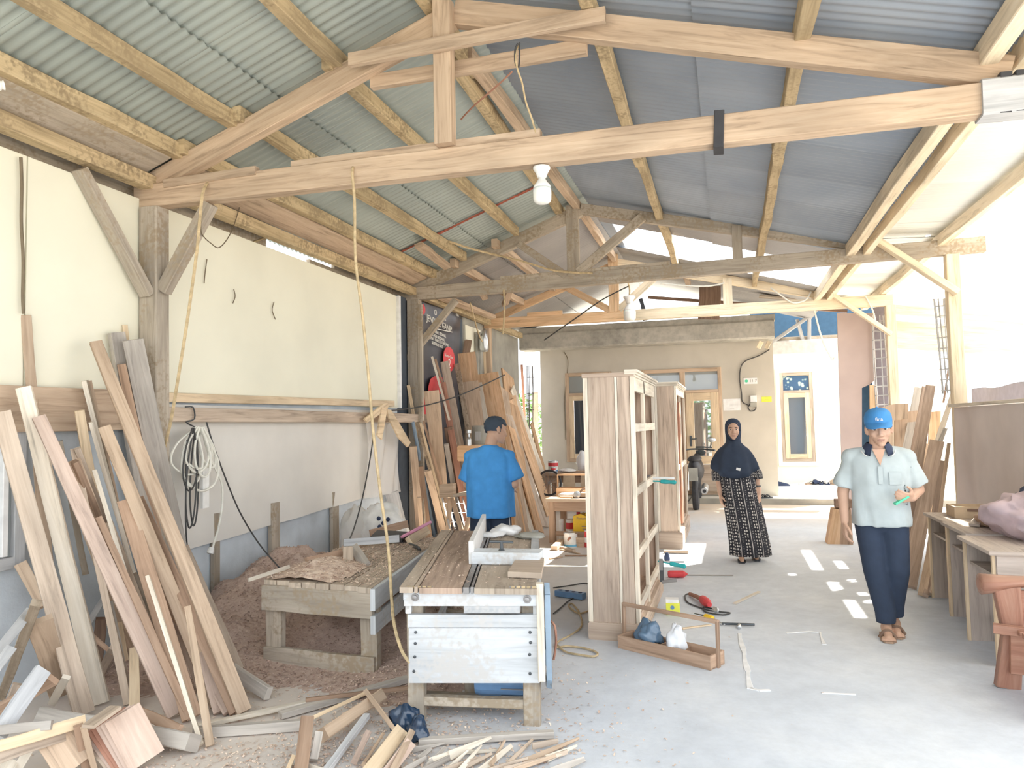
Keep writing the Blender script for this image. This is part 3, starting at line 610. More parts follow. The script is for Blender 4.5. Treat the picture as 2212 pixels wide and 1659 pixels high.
tag(MB().bar(PY(1925, 722, 12.5), PY(2600, 770, 12.5), .04, .42, (0, 1, 0)).build('fascia_board', 'timber_cream'), 'wide cream fascia board in the right-hand opening', 'board')
# planting outside: seen through the gap at the far left, and mirrored in the door glass
def bush(label, c, r, n, nm='bush', seed=1):
    t = thing(nm, label, 'plant', (c[0], c[1], 0)); rr = random.Random(seed); m = MB()
    for i in range(n):
        th, ph = rr.uniform(0, 6.283), math.acos(rr.uniform(-.6, 1)); q = rr.uniform(.55, 1)
        p = Vector((c[0]+r[0]*q*math.sin(ph)*math.cos(th), c[1]+r[1]*q*math.sin(ph)*math.sin(th), c[2]+r[2]*q*math.cos(ph)))
        s = rr.uniform(.05, .12)*r[2]; a = Vector((rr.uniform(-1, 1), rr.uniform(-1, 1), rr.uniform(-.4, .6))).normalized()*s; b = a.orthogonal().normalized()*s*.4
        m.add([p-a, p-b, p+a, p+b], [(0, 1, 2, 3)])
    o = m.build('foliage', 'leaf', t); o['kind'] = 'stuff'
    MB().tube([(c[0], c[1], 0), (c[0]+.05, c[1], c[2])], .06, r1=.02).build('stem', 'bark', t)
bush('green bush outside through the gap beside the house', (-5.0, 17.4, 1.4), (.9, .7, 1.0), 700, seed=3)
bush('green garden shrub mirrored in the door glass', (-.9, -8.5, 1.3), (1.6, 1.0, 1.5), 900, seed=5)
# ================================================================ TIMBER STOCK
def pt(x, y, k='z', v=0.0): return G(x, y, v) if k == 'z' else (PX(x, y, v) if k == 'X' else PY(x, y, v))
def plank(label, b, t, wpx, th, mat, roll=0.0, w1=None, wob=.004, bow=0.0, group=None, name='wooden_board', cat='board', segs=6, flat=False, lift=True, nrm=None):
    b = pt(*b) if not isinstance(b, Vector) else b; t = pt(*t) if not isinstance(t, Vector) else t
    a = (t-b).normalized(); mid = (b+t)/2; n = (CAMP-mid) if not flat else Vector((0, 0, 1)); n = (n-a*n.dot(a)).normalized()
    n = n if nrm is None else (Vector(nrm)-a*Vector(nrm).dot(a)).normalized()
    n = Matrix.Rotation(math.radians(roll), 3, a) @ n; side = a.cross(n)
    if nrm is not None: wpx = wpx/max(.32, abs(side.dot(_r2)))
    w = wpx/pxm(mid); w1 = w if w1 is None else w1/pxm(mid)
    m = MB(); m.bar(b, t, w, th, side, w1=w1, segs=segs, wob=wob, bow=bow, seed=len(label)*7+int(wpx*3), ch=.07)
    if lift:
        zmin = min(v[2] for v in m.v)
        if zmin < .002: m.v = [(x, y, z+.002-zmin) for x, y, z in m.v]
    o = m.build(name, mat, None, org=tuple(b)); return tag(o, label, cat, group)
LG = 'boards leaning in the left-hand stack'
X = 'X'
left = [
 ('tall tan batten rising alone above the long wall plank', (108, 1290, X, -3.86), (55, 681, X, -3.965), 23, .025, 'tan', 0),
 ('pale brown board at the far left edge, cut off by the frame', (182, 1548), (2, 896, X, -3.72), 40, .032, 'pale', 8),
 ('whitish board with a weathered grey top, second from the left edge', (218, 1524), (52, 842, X, -3.80), 34, .035, 'white_wood', -14),
 ('reddish tan board leaning with its top below the wall plank', (378, 1552), (84, 908, X, -3.70), 32, .03, 'pink', 10),
 ('wide reddish board with a flared upper half', (300, 1420), (150, 1010, X, -3.60), 48, .028, 'tan', 4),
 ('thin pale batten with its top beside the bark-edged one', (300, 1290), (180, 826, X, -3.80), 11, .02, 'white_wood', 0),
 ('bark-edged strip between two thin battens', (290, 1260), (186, 824, X, -3.84), 9, .02, 'bark', 0),
 ('tan batten right of the bark-edged strip', (262, 1140), (192, 825, X, -3.86), 13, .02, 'tan', 0),
 ('long tan board running from the post down to the sawdust', (527, 1546), (207, 746, X, -3.82), 30, .034, 'tan', 14),
 ('grey thick board with a chalky face near the post', (345, 1290), (252, 722, X, -3.90), 36, .05, 'grey_wood', 25),
 ('wide grey-beige board leaning against the timber post', (408, 1330), (287, 740, X, -3.78), 46, .03, 'grey_wood', 0),
 ('dark brown board wedged between grey boards by the post', (345, 1190), (263, 790, X, -3.84), 20, .03, 'brown', 0),
 ('short yellow batten end peeking over the grey board', (290, 900, X, -3.9), (270, 702, X, -3.95), 12, .02, 'yellow', 0),
 ('round-topped tan board in front of the wall plank', (235, 1250), (172, 890, X, -3.74), 20, .03, 'yellow', 10),
 ('slim cream batten crossing over the round-topped board', (330, 1380), (195, 915, X, -3.72), 9, .02, 'white_wood', 0),
 ('pale batten with a square top left of the cream strip', (330, 1400), (166, 973, X, -3.62), 14, .025, 'pale', 6),
 ('brown batten with a dark side, topped lower than its neighbours', (300, 1340), (162, 1002, X, -3.56), 14, .035, 'brown', 20),
 ('short dusky batten standing behind against the blue wall', (185, 1240, X, -3.9), (128, 953, X, -3.92), 13, .03, 'timber_grey', 0),
 ('weathered brown board with a square top in the middle of the stack', (412, 1560), (212, 1124, X, -3.38), 16, .03, 'brown', 8),
 ('wide knotty board with a bark edge in the middle of the stack', (415, 1560), (270, 1090, X, -3.42), 38, .03, 'brown', 0),
 ('bright cream edged lath in front of the knotty board', (436, 1614), (318, 1250, X, -3.05), 10, .022, 'white_wood', -10),
 ('short brown board with a cut top half way up the long tan board', (470, 1530), (226, 930, X, -3.62), 30, .03, 'tan', 6),
 ('slim brown lath standing nearest, foot on the bare floor', (455, 1616), (405, 1315, X, -2.75), 17, .02, 'timber', 0),
 ('pinkish board whose foot stands left of the longest board', (474, 1546), (405, 1300, X, -3.05), 24, .025, 'pink', 0),
 ('pale lath behind the slim brown lath', (492, 1540), (412, 1348, X, -3.05), 12, .02, 'white_wood', 0),
 ('dark brown board tucked under the longest tan board', (510, 1548), (300, 1085, X, -3.45), 24, .03, 'brown', 0),
 ('tan board behind the longest one, nearest to the sawdust heap', (516, 1458), (398, 1190, X, -3.60), 24, .028, 'pale', 0),
 ('pale board with a clean square top, second row of the stack', (276, 1524), (159, 973, X, -3.66), 16, .025, 'pale', 0),
 ('dark reddish board in the dense part of the stack', (517, 1540), (318, 1250, X, -3.40), 20, .028, 'brown', 0),
 ('grey-brown weathered board right of the bark-edged knotty one', (419, 1558), (286, 1250, X, -3.35), 24, .028, 'timber_grey', 0),
 ('mid-brown plain board behind the slim brown lath', (493, 1548), (330, 1262, X, -3.40), 22, .026, 'pink', 0),
 ('straight tan board rising left of the knotty board', (394, 1548), (236, 1135, X, -3.52), 18, .026, 'pale', 0),
 ('long dusky board in the heart of the stack, half hidden', (440, 1500), (284, 1108, X, -3.52), 22, .026, 'teak_dark', 0),
 ('slender pale board left of the straight tan one', (360, 1540), (205, 1020, X, -3.62), 11, .022, 'white_wood', 0),
 ('rough brown slab with a dark centre beside the knotty board', (400, 1500), (325, 1170, X, -3.45), 26, .03, 'darkbrown', 0),
 ('yellow short board standing behind the red-brown leaning one', (290, 1538), (290, 1405, X, -3.3), 22, .025, 'yellow', 0),
 ('greyish pale board with split foot behind the reddish one', (280, 1518), (226, 1290, X, -3.55), 16, .025, 'pale', 0),
 ('narrow grey lath behind the split pale board', (275, 1480), (240, 1300, X, -3.6), 9, .02, 'grey_wood', 0),
 ('dark post-like offcut standing behind the stack', (208, 1430), (220, 1338, X, -3.75), 26, .05, 'darkbrown', 0),
 ('dim slanting stick crossing behind the left boards', (178, 1356, X, -3.5), (244, 1412, X, -3.4), 12, .025, 'brown', 0),
 ('tan offcut propped behind two pale boards', (212, 1472), (246, 1408, X, -3.35), 20, .025, 'pale', 0),
 ('blue-grey shadowed stick propped against the blue wall', (180, 1362, X, -3.7), (225, 1290, X, -3.85), 14, .03, 'bluegrey_wood', 0),
]
def foot(b, t, xmin):
    """slide a hidden foot along the board's own line until it stands clear of the wall"""
    if len(b) > 2: return b
    x, y = b
    for i in range(200):
        if G(x, y).x > xmin: break
        x += (x-t[0])*.01; y += (y-t[1])*.01
    return (x, y)
for r in left: plank(r[0], foot(r[1], r[2], -3.80), r[2], r[3], r[4], r[5], r[6], group=LG, w1=r[3]*.86)
CG = 'loose wood in the lower left corner'
z = 'z'
corner = [
 ('wide tan board leaning in the lower left corner', (132, 1510, z, .0), (84, 1352, X, -3.35), 46, .03, 'tan', 0),
 ('tan plank leaning below the aluminium window', (95, 1310, X, -3.7), (45, 1218, X, -3.9), 26, .03, 'tan', 0),
 ('bark-covered slab slanting down at the left edge', (2, 1505, z, .12), (78, 1302, X, -3.25), 20, .04, 'bark', 0),
 ('blue-grey plank slanting up beside the bark slab', (-8, 1415, X, -3.2), (64, 1322, X, -3.4), 18, .03, 'bluegrey_wood', 0),
 ('short blue-grey plank end at the left edge', (-12, 1450, X, -3.0), (20, 1402, X, -3.1), 20, .03, 'bluegrey_wood', 0),
 ('split grey plank pointing up out of the corner pile', (-6, 1590, z, .22), (92, 1446, z, .42), 34, .03, 'bluegrey_wood', 20),
 ('broken reddish plank lying across the corner pile', (-5, 1535, z, .2), (116, 1468, z, .36), 26, .03, 'brown', 30),
 ('pale splintered offcut below the broken reddish plank', (12, 1550, z, .15), (42, 1478, z, .30), 24, .03, 'pale', 0),
 ('thick dark square beam lying on the floor under the stack', (95, 1545, z, .07), (418, 1607, z, .05), 34, .09, 'grey_wood', 0),
 ('brown plank lying on top of the dark square beam', (300, 1538, z, .13), (388, 1578, z, .10), 18, .025, 'brown', 10),
 ('short white stick standing in the dark gap of the corner pile', (112, 1520, z, .1), (142, 1462, z, .3), 16, .02, 'white_wood', 0),
 ('thick cream plank pointing in from the left edge', (-10, 1612, z, .22), (182, 1558, z, .22), 26, .04, 'yellow', 0),
 ('second cream plank below the thick one', (-10, 1640, z, .17), (168, 1580, z, .17), 24, .035, 'pale', 0),
 ('greyish plank above the cream planks at the left edge', (-10, 1578, z, .25), (112, 1566, z, .25), 20, .03, 'grey_wood', 0),
 ('short tan plank end under the cream planks', (60, 1606, z, .14), (168, 1594, z, .12), 26, .03, 'yellow', 0),
 ('wide tan board sloping out at the bottom left', (160, 1680, z, .0), (105, 1600, z, .16), 70, .03, 'tan', 0),
 ('white stick crossing at the bottom left edge', (25, 1680, z, .02), (68, 1612, z, .14), 18, .02, 'white_wood', 0),
 ('white rounded board end at the very bottom left', (-20, 1690, z, .05), (14, 1640, z, .10), 50, .03, 'white_wood', 0),
 ('upright split brown lath behind the thin board stack', (186, 1665, z, .0), (170, 1570, z, .22), 18, .02, 'brown', 0),
 ('second split lath leaning behind the thin board stack', (204, 1665, z, .0), (180, 1575, z, .22), 12, .02, 'timber', 0),
 ('grey plank with a dark edge lying beside the sawdust heap', (500, 1452, z, .10), (580, 1506, z, .02), 26, .04, 'grey_wood', 25),
 ('small tan offcut under the dark square beam end', (340, 1604, z, .0), (352, 1622, z, .01), 26, .02, 'pale', 0),
]
for r in corner: plank(r[0], r[1], r[2], r[3], r[4], r[5], r[6], group=CG, wob=.008)
# fanned stack of thin red-brown boards in the lower left
fb0, ft0 = G(318, 1662, .0), G(264, 1558, .20)
va = (ft0-fb0).normalized(); vn = CAMP-(fb0+ft0)/2; vn = (vn-va*vn.dot(va)).normalized(); vs_ = va.cross(vn)
vs_ = vs_ if vs_.dot(_r2) > 0 else -vs_
for i in range(7):
    k = 6-i; lab = ['hindmost', 'second from the back', 'third from the back', 'middle', 'third from the front', 'second from the front', 'front'][i]
    o = -vn*.017*k-vs_*.019*k; bb = fb0+o; bb.z = 0
    plank('thin red-brown board, %s in the fanned stack' % lab, bb, ft0+o+va*.004*k, 74, .012, 'redwood' if i in (2, 3) else ('pale' if i == 0 else 'pink'), -4, group='thin boards fanned in a stack', wob=.001)
plank('pale thin board lying askew on top of the fanned stack', (190, 1570, z, .25), (250, 1528, z, .27), 30, .015, 'pale', 0, flat=True, lift=False)
# long sheaf of offcuts on the floor between the stack and the saw
FG = 'offcuts on the floor before the benches'
flo = [
 ('long whitish strip lying from the stack towards the bench', (428, 1568, z, .02), (662, 1518, z, .03), 14, .02, 'white_wood'),
 ('long grey-brown plank lying towards the table saw leg', (605, 1545, z, .02), (882, 1466, z, .04), 22, .03, 'grey_wood'),
 ('dark brown strip lying along the grey plank', (660, 1512, z, .05), (880, 1486, z, .05), 8, .02, 'brown'),
 ('long dusty grey beam lying across the floor', (418, 1582, z, .03), (652, 1566, z, .03), 16, .05, 'grey_wood'),
 ('thin yellowish lath laid over the floor offcuts', (676, 1550, z, .06), (790, 1498, z, .08), 8, .02, 'yellow'),
 ('stout tan beam with a square sawn end in the floor pile', (696, 1588, z, .05), (822, 1502, z, .07), 26, .06, 'tan'),
 ('slender stick leaning across towards the black bag', (790, 1492, z, .12), (856, 1582, z, .03), 10, .02, 'tan'),
 ('dull purple-grey plank end standing at the bottom edge', (650, 1680, z, .0), (664, 1560, z, .12), 28, .03, 'brown'),
 ('light grey board half hidden by the purple-grey plank', (676, 1650, z, .0), (688, 1590, z, .08), 18, .025, 'grey_wood'),
 ('long weathered strip running up from the bottom edge', (702, 1670, z, .01), (792, 1548, z, .05), 15, .025, 'bluegrey_wood'),
 ('pinkish batten right of the weathered strip', (766, 1650, z, .01), (794, 1588, z, .06), 14, .03, 'pink'),
 ('thin brown stick between pinkish batten and tan pair', (784, 1650, z, .02), (826, 1586, z, .05), 8, .02, 'tan'),
 ('wider tan curved board at the bottom, left of its twin', (796, 1672, z, .03), (866, 1580, z, .06), 32, .03, 'yellow'),
 ('narrower tan board at the bottom, right of its twin', (846, 1668, z, .03), (888, 1582, z, .07), 16, .03, 'tan'),
 ('pale pink plank under the tan pair', (838, 1675, z, .01), (886, 1612, z, .04), 26, .02, 'pink'),
 ('grey plank lying flat under the front of the table saw', (905, 1606, z, .01), (1196, 1588, z, .02), 18, .03, 'grey_wood'),
 ('small block lying at the bottom edge beside the stack', (622, 1668, z, .0), (634, 1640, z, .03), 10, .02, 'yellow'),
 ('short pale strip at the bottom edge', (640, 1650, z, .01), (700, 1668, z, .01), 10, .02, 'white_wood'),
]
for r in flo: plank(*r, group=FG, wob=.004, flat=r[0].startswith(('long', 'grey plank', 'dark brown')))
rr = random.Random(11)
sl = [(900, 1672, 985, 1630), (925, 1660, 960, 1618), (945, 1680, 1010, 1622), (955, 1668, 1035, 1640), (985, 1675, 1040, 1612), (1000, 1660, 1062, 1628), (1020, 1680, 1105, 1612), (1040, 1670, 1140, 1640), (1075, 1672, 1150, 1598), (1110, 1662, 1200, 1632), (1130, 1650, 1250, 1598), (1160, 1645, 1225, 1625), (905, 1640, 930, 1618), (890, 1620, 960, 1606), (1060, 1652, 1090, 1600), (970, 1640, 1060, 1600), (930, 1650, 1020, 1612), (1090, 1668, 1170, 1640), (870, 1670, 920, 1640), (1150, 1612, 1205, 1600), (1000, 1625, 1085, 1620), (1180, 1640, 1246, 1612), (1190, 1668, 1262, 1640), (910, 1690, 970, 1665)]
ORD = 'first second third fourth fifth sixth seventh eighth ninth tenth eleventh twelfth thirteenth fourteenth fifteenth sixteenth seventeenth eighteenth nineteenth twentieth twenty-first twenty-second twenty-third twenty-fourth'.split()
sl.sort(key=lambda q: q[0]+q[2])
for i, (xa, ya, xb, yb) in enumerate(sl):
    plank('thin sawn sliver, %s from the left in the fan before the saw' % ORD[i], (xa, ya, z, .008+.004*(i % 5)), (xb, yb, z, .012+.006*(i % 4)), rr.uniform(8, 19), .012, rr.choice(['white_wood', 'pale', 'pale', 'tan', 'grey_wood']), rr.uniform(-20, 20), w1=rr.uniform(3, 10), group='slivers fanned out in front of the saw', name='wood_sliver', cat='sliver', segs=3)
# boards leaning in the far left corner
BG = 'boards leaning in the far left corner'
back = [
 ('wide live-edge slab leaning nearest the corner post', (962, 1165, z, 0), (932, 846, X, -3.72), 31, .04, 'tan', 0, .02),
 ('dark red painted board beside the live-edge slab', (1015, 1165, z, 0), (956, 828, X, -3.78), 14, .03, 'redwood', 0, 0),
 ('long pale knotty board leaning over the red one', (1030, 1160, z, 0), (960, 783, X, -3.80), 18, .03, 'pale', 0, 0),
 ('thin cream stick at the banner, first of a pair', (985, 960, X, -3.6), (933, 770, X, -3.86), 5, .02, 'white_wood', 0, 0),
 ('thin brown stick right of the cream stick', (990, 950, X, -3.65), (940, 775, X, -3.87), 5, .02, 'brown', 0, 0),
 ('bark-edged narrow board in the far corner', (1050, 1150, z, 0), (987, 788, X, -3.85), 12, .04, 'bark', 0, .01),
 ('wide tan board with a plain square top in the corner', (1060, 1160, z, 0), (1016, 828, X, -3.78), 36, .03, 'tan', 0, 0),
 ('broad brown board standing highest among the corner boards', (1050, 1100, z, 0), (1006, 765, X, -3.84), 40, .03, 'orange', 0, 0),
 ('reddish board below the highest corner board', (1045, 1120, z, 0), (1006, 785, X, -3.88), 30, .03, 'redwood', 0, 0),
 ('broad tan-orange board with a light right edge, middle of the corner', (1110, 1165, z, 0), (1054, 812, X, -3.70), 50, .03, 'orange', 0, 0),
 ('light split-edged board left of the tan-orange one', (1095, 1165, z, 0), (1036, 830, X, -3.72), 12, .03, 'white_wood', 0, .01),
 ('reddish-orange board with a pale curved top', (1140, 1160, z, 0), (1096, 820, X, -3.62), 28, .03, 'orange', 0, 0),
 ('thin white edging strip on the sunlit boards', (1196, 1098, z, 0), (1106, 845, X, -3.45), 8, .02, 'white_wood', 0, 0),
 ('deep orange sunlit board right of the boy', (1188, 1115, z, 0), (1104, 868, X, -3.40), 15, .025, 'orange', 0, 0),
 ('broad whitish sunlit board right of the boy', (1176, 1142, z, 0), (1098, 900, X, -3.30), 17, .025, 'pale', 0, 0),
 ('orange-tan sunlit board standing foremost beside the boy', (1166, 1155, z, 0), (1104, 930, X, -3.20), 16, .025, 'orange', 0, 0),
 ('white sunlit lath nearest the boy', (1150, 1160, z, 0), (1100, 985, X, -3.10), 12, .02, 'white_wood', 0, 0),
 ('tan board partly hidden by the boy', (1130, 1165, z, 0), (1085, 850, X, -3.5), 26, .025, 'tan', 0, 0),
 ('slender orange stick at the right end of the sunlit boards', (1192, 1082, z, 0), (1148, 918, X, -3.6), 5, .02, 'orange', 0, 0),
 ('pair-wise thin pale stick low beside the boy', (1138, 1150, z, 0), (1104, 1085, X, -2.9), 5, .02, 'white_wood', 0, 0),
 ('tan strip standing upright below the silver bundle', (1062, 960, X, -3.85), (1057, 716, X, -3.9), 6, .03, 'tan', 0, 0),
 ('crooked thin pole beside the silver bundle', (1056, 930, X, -3.85), (1046, 758, X, -3.9), 5, .03, 'yellow', 0, .01),
 ('broad tan plank low by the corner post', (908, 1165, z, 0), (891, 966, X, -3.72), 16, .03, 'tan', 0, .01),
 ('short brown plank behind the blue pipe', (925, 1165, z, 0), (905, 1010, X, -3.8), 18, .03, 'brown', 0, 0),
 ('bark strip leaning right of the blue pipe', (966, 1165, z, 0), (902, 915, X, -3.66), 9, .03, 'bark', 0, .01),
 ('tan board with a square top right of the blue pipe', (962, 1168, z, 0), (924, 1020, X, -3.5), 15, .03, 'tan', 0, 0),
 ('slim yellow lath right of the bark strip', (975, 1165, z, 0), (908, 915, X, -3.62), 5, .02, 'yellow', 0, 0),
 ('slim brown lath crossing behind the live-edge slab', (985, 1160, z, 0), (915, 912, X, -3.68), 5, .02, 'brown', 0, 0),
 ('narrow grey-white board under the pale knotty board', (990, 1120, z, 0), (964, 962, X, -3.6), 10, .03, 'grey_wood', 0, 0),
 ('dark brown plank behind the boy, below the knotty board', (1010, 1150, z, 0), (968, 925, X, -3.68), 18, .03, 'darkbrown', 0, 0),
 ('yellow batten rising behind the corner post', (905, 960, X, -3.85), (882, 832, X, -3.9), 7, .03, 'yellow', 0, 0),
 ('short tan offcut standing low beside the corner post', (912, 1165, z, 0), (905, 1076, X, -3.6), 9, .02, 'tan', 0, 0),
 ('small brown cross piece lodged behind the banner end', (1005, 775, X, -3.88), (1012, 735, X, -3.93), 16, .02, 'brown', 0, 0),
]
for r in back: plank(r[0], foot(r[1][:2] if r[1][2:3] == ('z',) else r[1], r[2], -3.78), r[2], r[3], r[4], r[5], r[6], wob=max(.003, r[7]), group=BG, nrm=(.85, -.22, .35) if any(k in r[0] for k in ('sunlit', 'pale curved top', 'partly hidden by the boy', 'beside the boy')) else None)
# planks leaning at the right
RG = 'planks leaning at the right-hand side'
right = [
 ('pale grey plank top sticking up left of the dark planks', (1915, 1200, z, 0), (1984, 842, X, 2.28), 17, .03, 'grey_wood', 0),
 ('dark plank edge between the grey and brown planks', (1930, 1215, z, 0), (1996, 840, X, 2.26), 9, .04, 'teak_dark', 0),
 ('brown-grey plank with the highest top at the right', (1945, 1240, z, 0), (2010, 838, X, 2.22), 20, .03, 'teak_dark', 0),
 ('warm-lit plank behind the man at the right', (1930, 1225, z, 0), (2004, 965, X, 2.2), 15, .03, 'tan', 0),
 ('wide dark plank with its foot nearest the desks', (1962, 1274, z, 0), (2024, 960, X, 2.05), 30, .035, 'teak_dark', 0),
 ('thin tan plank edge right of the wide dark plank', (2012, 1255, z, 0), (2050, 962, X, 2.2), 8, .03, 'tan', 0),
 ('short reddish plank leaning behind the desk', (2005, 1235, z, 0), (2036, 1000, X, 2.15), 16, .03, 'teak', 0),
 ('low tan board leaning against the first desk', (1992, 1290, z, 0), (2018, 1165, X, 1.85), 16, .03, 'tan', 0),
 ('low dark board leaning against the first desk', (2000, 1292, z, 0), (2024, 1200, X, 1.85), 10, .03, 'teak_dark', 0),
 ('low pale board nearest the first desk leg', (2012, 1290, z, 0), (2030, 1215, X, 1.8), 10, .03, 'pale', 0),
 ('sunlit white pole slanting before the tarpaulin corner', (1980, 1090, X, 2.0), (2062, 842, X, 2.36), 11, .03, 'white_wood', 0),
 ('second sunlit thin lath over the wide dark plank', (2003, 1030, X, 2.02), (2042, 925, X, 2.15), 9, .02, 'white_wood', 0),
 ('dark thin stick standing against the bright opening', (2038, 870, X, 2.3), (2061, 724, X, 2.42), 4, .015, 'brown', 0),
]
for r in right: plank(r[0], r[1], r[2], r[3], r[4], r[5], r[6], group=RG)
# rails and studs on the left wall
tag(MB().bar((-3.93, 1.8, 1.645), (-3.93, 4.20, 1.66), .27, .045, (0, 0, 1), segs=6, wob=.004).build('wall_plank', 'tan'), 'broad tan plank fixed along the wall behind the left stack', 'board')
tag(MB().bar(PX(333, 894, -3.86), PX(922, 904, -3.86), .11, .06, (0, 0, 1), segs=10, wob=.006).build('wall_rail', 'pale'), 'squared rail hung along the canvas wall', 'rail')
tag(MB().bar(PX(345, 858, -3.95), PX(850, 872, -3.95), .07, .03, (0, 0, 1), segs=6).build('wall_batten', 'yellow'), 'yellowish batten along the foot of the cream wall', 'rail')
for i, (lab, x, y0, y1, w) in enumerate([('bare stud under the canvas, nearest to the sawdust', 465, 1180, 1330, .07), ('wide stud under the middle of the canvas', 592, 1136, 1260, .13), ('stud under the canvas above the shavings bench', 722, 1102, 1200, .13)]):
    a = PX(x, y0, -3.97); tag(MB().bar((a.x, a.y, 0), (a.x, a.y, .85), w, .04, (0, 1, 0), segs=2).build('wall_stud', 'timber_grey'), lab, 'post')
# canvas sheet on the wall (lower edge rises to the back)
m = MB(); n = 30; R0 = []
for r in range(9):
    row = []
    for i in range(n+1):
        y = 4.40+(8.32-4.40)*i/n; zt = 1.71; zb = .60+.16*i/n; q = r/8
        row.append((-3.955+.012*math.sin(i*.9+q*2)*(.3+q)*.8, y, zt+(zb-zt)*q))
    R0.append(row)
vs = [v for r in R0 for v in r]; fs = [(r*(n+1)+i, r*(n+1)+i+1, (r+1)*(n+1)+i+1, (r+1)*(n+1)+i) for r in range(8) for i in range(n)]
q = len(vs); vs += [(x+.006, y, zz) for x, y, zz in vs]; fs += [tuple(q+j for j in reversed(f)) for f in fs]
m.add(vs, fs); cv = tag(m.build('canvas_sheet', 'canvas', smooth=True), 'off-white canvas sheet stretched along the lower side wall', 'sheet')
m = MB(); rows = []
for r in range(7):
    rows.append([(-3.90+.03*math.sin(i*1.3+r*.6), 7.45+.9*i/12+.02*math.sin(r), 1.60-(1.60-.72)*r/6) for i in range(13)])
vs = [v for r in rows for v in r]; fs = [(r*13+i, r*13+i+1, r*13+14+i, r*13+13+i) for r in range(6) for i in range(12)]
m.add(vs, fs); tag(m.build('plastic_film', 'film', smooth=True), 'clear plastic film hung over the end of the canvas', 'plastic')
# ================================================================ WORK BENCHES
def frame4(FL, FR, BL, BR):
    FL, FR, BL, BR = [Vector((p[0], p[1], 0)) for p in (FL, FR, BL, BR)]
    def Q(u, v, zz=0.0): p = FL*(1-u)*(1-v)+FR*u*(1-v)+BL*(1-u)*v+BR*u*v; return Vector((p.x, p.y, zz))
    return Q
# --- table saw
Q = frame4((-1.62, 3.50), (-.93, 3.60), (-2.16, 5.40), (-1.40, 5.42))
e1 = (Q(1, 0)-Q(0, 0)).normalized(); e2 = (Q(0, 1)-Q(0, 0)).normalized(); nf = Vector((e1.y, -e1.x, 0))
def F(x, y, off=0.0): return PP(x, y, Q(0, 0)+nf*off, nf)
sw = thing('table_saw', 'grey-painted home-made timber table saw with drive belt at its right', 'table saw', tuple(Q(.5, .5)))
def part(nm, mat, par, mb): return mb.build(nm, mat, par)
def slab(u0, u1, v0, v1, z0, z1, q=Q):
    m = MB(); P = [q(u1, v0, z0), q(u1, v1, z0), q(u0, v1, z0), q(u0, v0, z0)]; m.poly(P, z1-z0, (0, 0, 1)); return m
part('top_panel', 'planktop', sw, slab(-.02, .08, -.03, 1, .672, .70)); part('guide_strip', 'pale', sw, slab(.09, .115, -.03, 1, .672, .703))
part('top_panel', 'teak_dark', sw, slab(.125, .44, -.03, 1, .67, .698)); part('steel_slide', 'iron', sw, slab(.45, .49, -.03, .98, .67, .702)); part('steel_slide', 'iron', sw, slab(.505, .52, -.03, .98, .67, .704))
part('top_panel', 'planktop', sw, slab(.53, .98, -.03, .98, .67, .698)); part('top_panel', 'paint_grey', sw, slab(.93, 1.0, .55, 1.0, .70, .712))
part('under_frame', 'paint_grey', sw, slab(.0, 1.0, -.015, .99, .63, .668))
def fbar(nm, x0, y0, x1, y1, off0, off1, mat='paint_grey', par=None):
    """board on the front of the saw: pixel box on the front plane, depth off0..off1"""
    P = [F(x0, y1), F(x1, y1), F(x1, y0), F(x0, y0)]; P = [p+nf*off0 for p in P]
    return MB().poly(P, off1-off0, nf).build(nm, mat, par or sw)
fbar('front_rail', 876, 1268, 1171, 1306, 0, .03); fbar('front_plate', 1004, 1306, 1124, 1322, 0, .025)
fbar('front_rail', 882, 1327, 1168, 1354, -.02, .012); fbar('front_panel', 884, 1356, 1166, 1474, -.02, .01)
fbar('opening_shade', 920, 1300, 1004, 1330, -.30, -.22, 'darkbrown');  # dark panel set back to paint the shade inside the opening
for x in (880, 1103):
    h = fbar('hinge', x, 1263, x+58, 1269, .03, .036, 'iron')
    for i in range(5): fbar('knuckle', x+4+i*11, 1262, x+12+i*11, 1268, .036, .044, 'timber_dusty', h)
for x, y in ((897, 1290), (1139, 1294)):
    MB().lathe(F(x, y, .03), [(.020, 0), (.020, .006), (.012, .006), (.012, .016), (.004, .018)], 14, nf).build('bolt', 'iron', sw)
for x, y in ((898, 1366), (897, 1390), (896, 1419), (894, 1450), (1145, 1366), (1146, 1388), (1144, 1414), (1145, 1455)):
    MB().lathe(F(x, y, .012), [(.008, 0), (.007, .004), (.002, .005)], 8, nf).build('screw', 'metal_dark', sw)
for u, v in ((.075, .04), (.93, .04), (.05, .96), (.95, .96)):
    p = Q(u, v); MB().bar(p, p+Vector((0, 0, .64)), .085, .07, e1, segs=3, wob=.004).build('leg', 'timber_grey', sw)
for v, zz in ((.04, .10), (.12, .06), (.9, .12)): MB().bar(Q(.05, v, zz), Q(.95, v, zz), .045, .05, (0, 0, 1)).build('stretcher', 'timber_grey', sw)
for u in (.03, .97):
    MB().bar(Q(u, .05, .16), Q(u, .95, .16), .07, .03, (0, 0, 1)).build('side_rail', 'paint_grey', sw); MB().bar(Q(u, .0, .60), Q(u, 1, .60), .09, .03, (0, 0, 1)).build('side_rail', 'paint_grey', sw)
MB().bar(Q(.45, .15, .05), Q(.45, .15, .35), .06, .03, e1).build('upright', 'timber_grey', sw)
rail = MB(); rail.bar(Q(1.0, -.01, .25), Q(1.0, -.01, .72), .055, .035, e2, w1=.04).build('side_slat', 'white_wood', sw)
MB().bar(Q(1.0, .1, .42), Q(1.0, .9, .42), .30, .012, (0, 0, 1)).build('side_panel', 'paint_grey', sw)
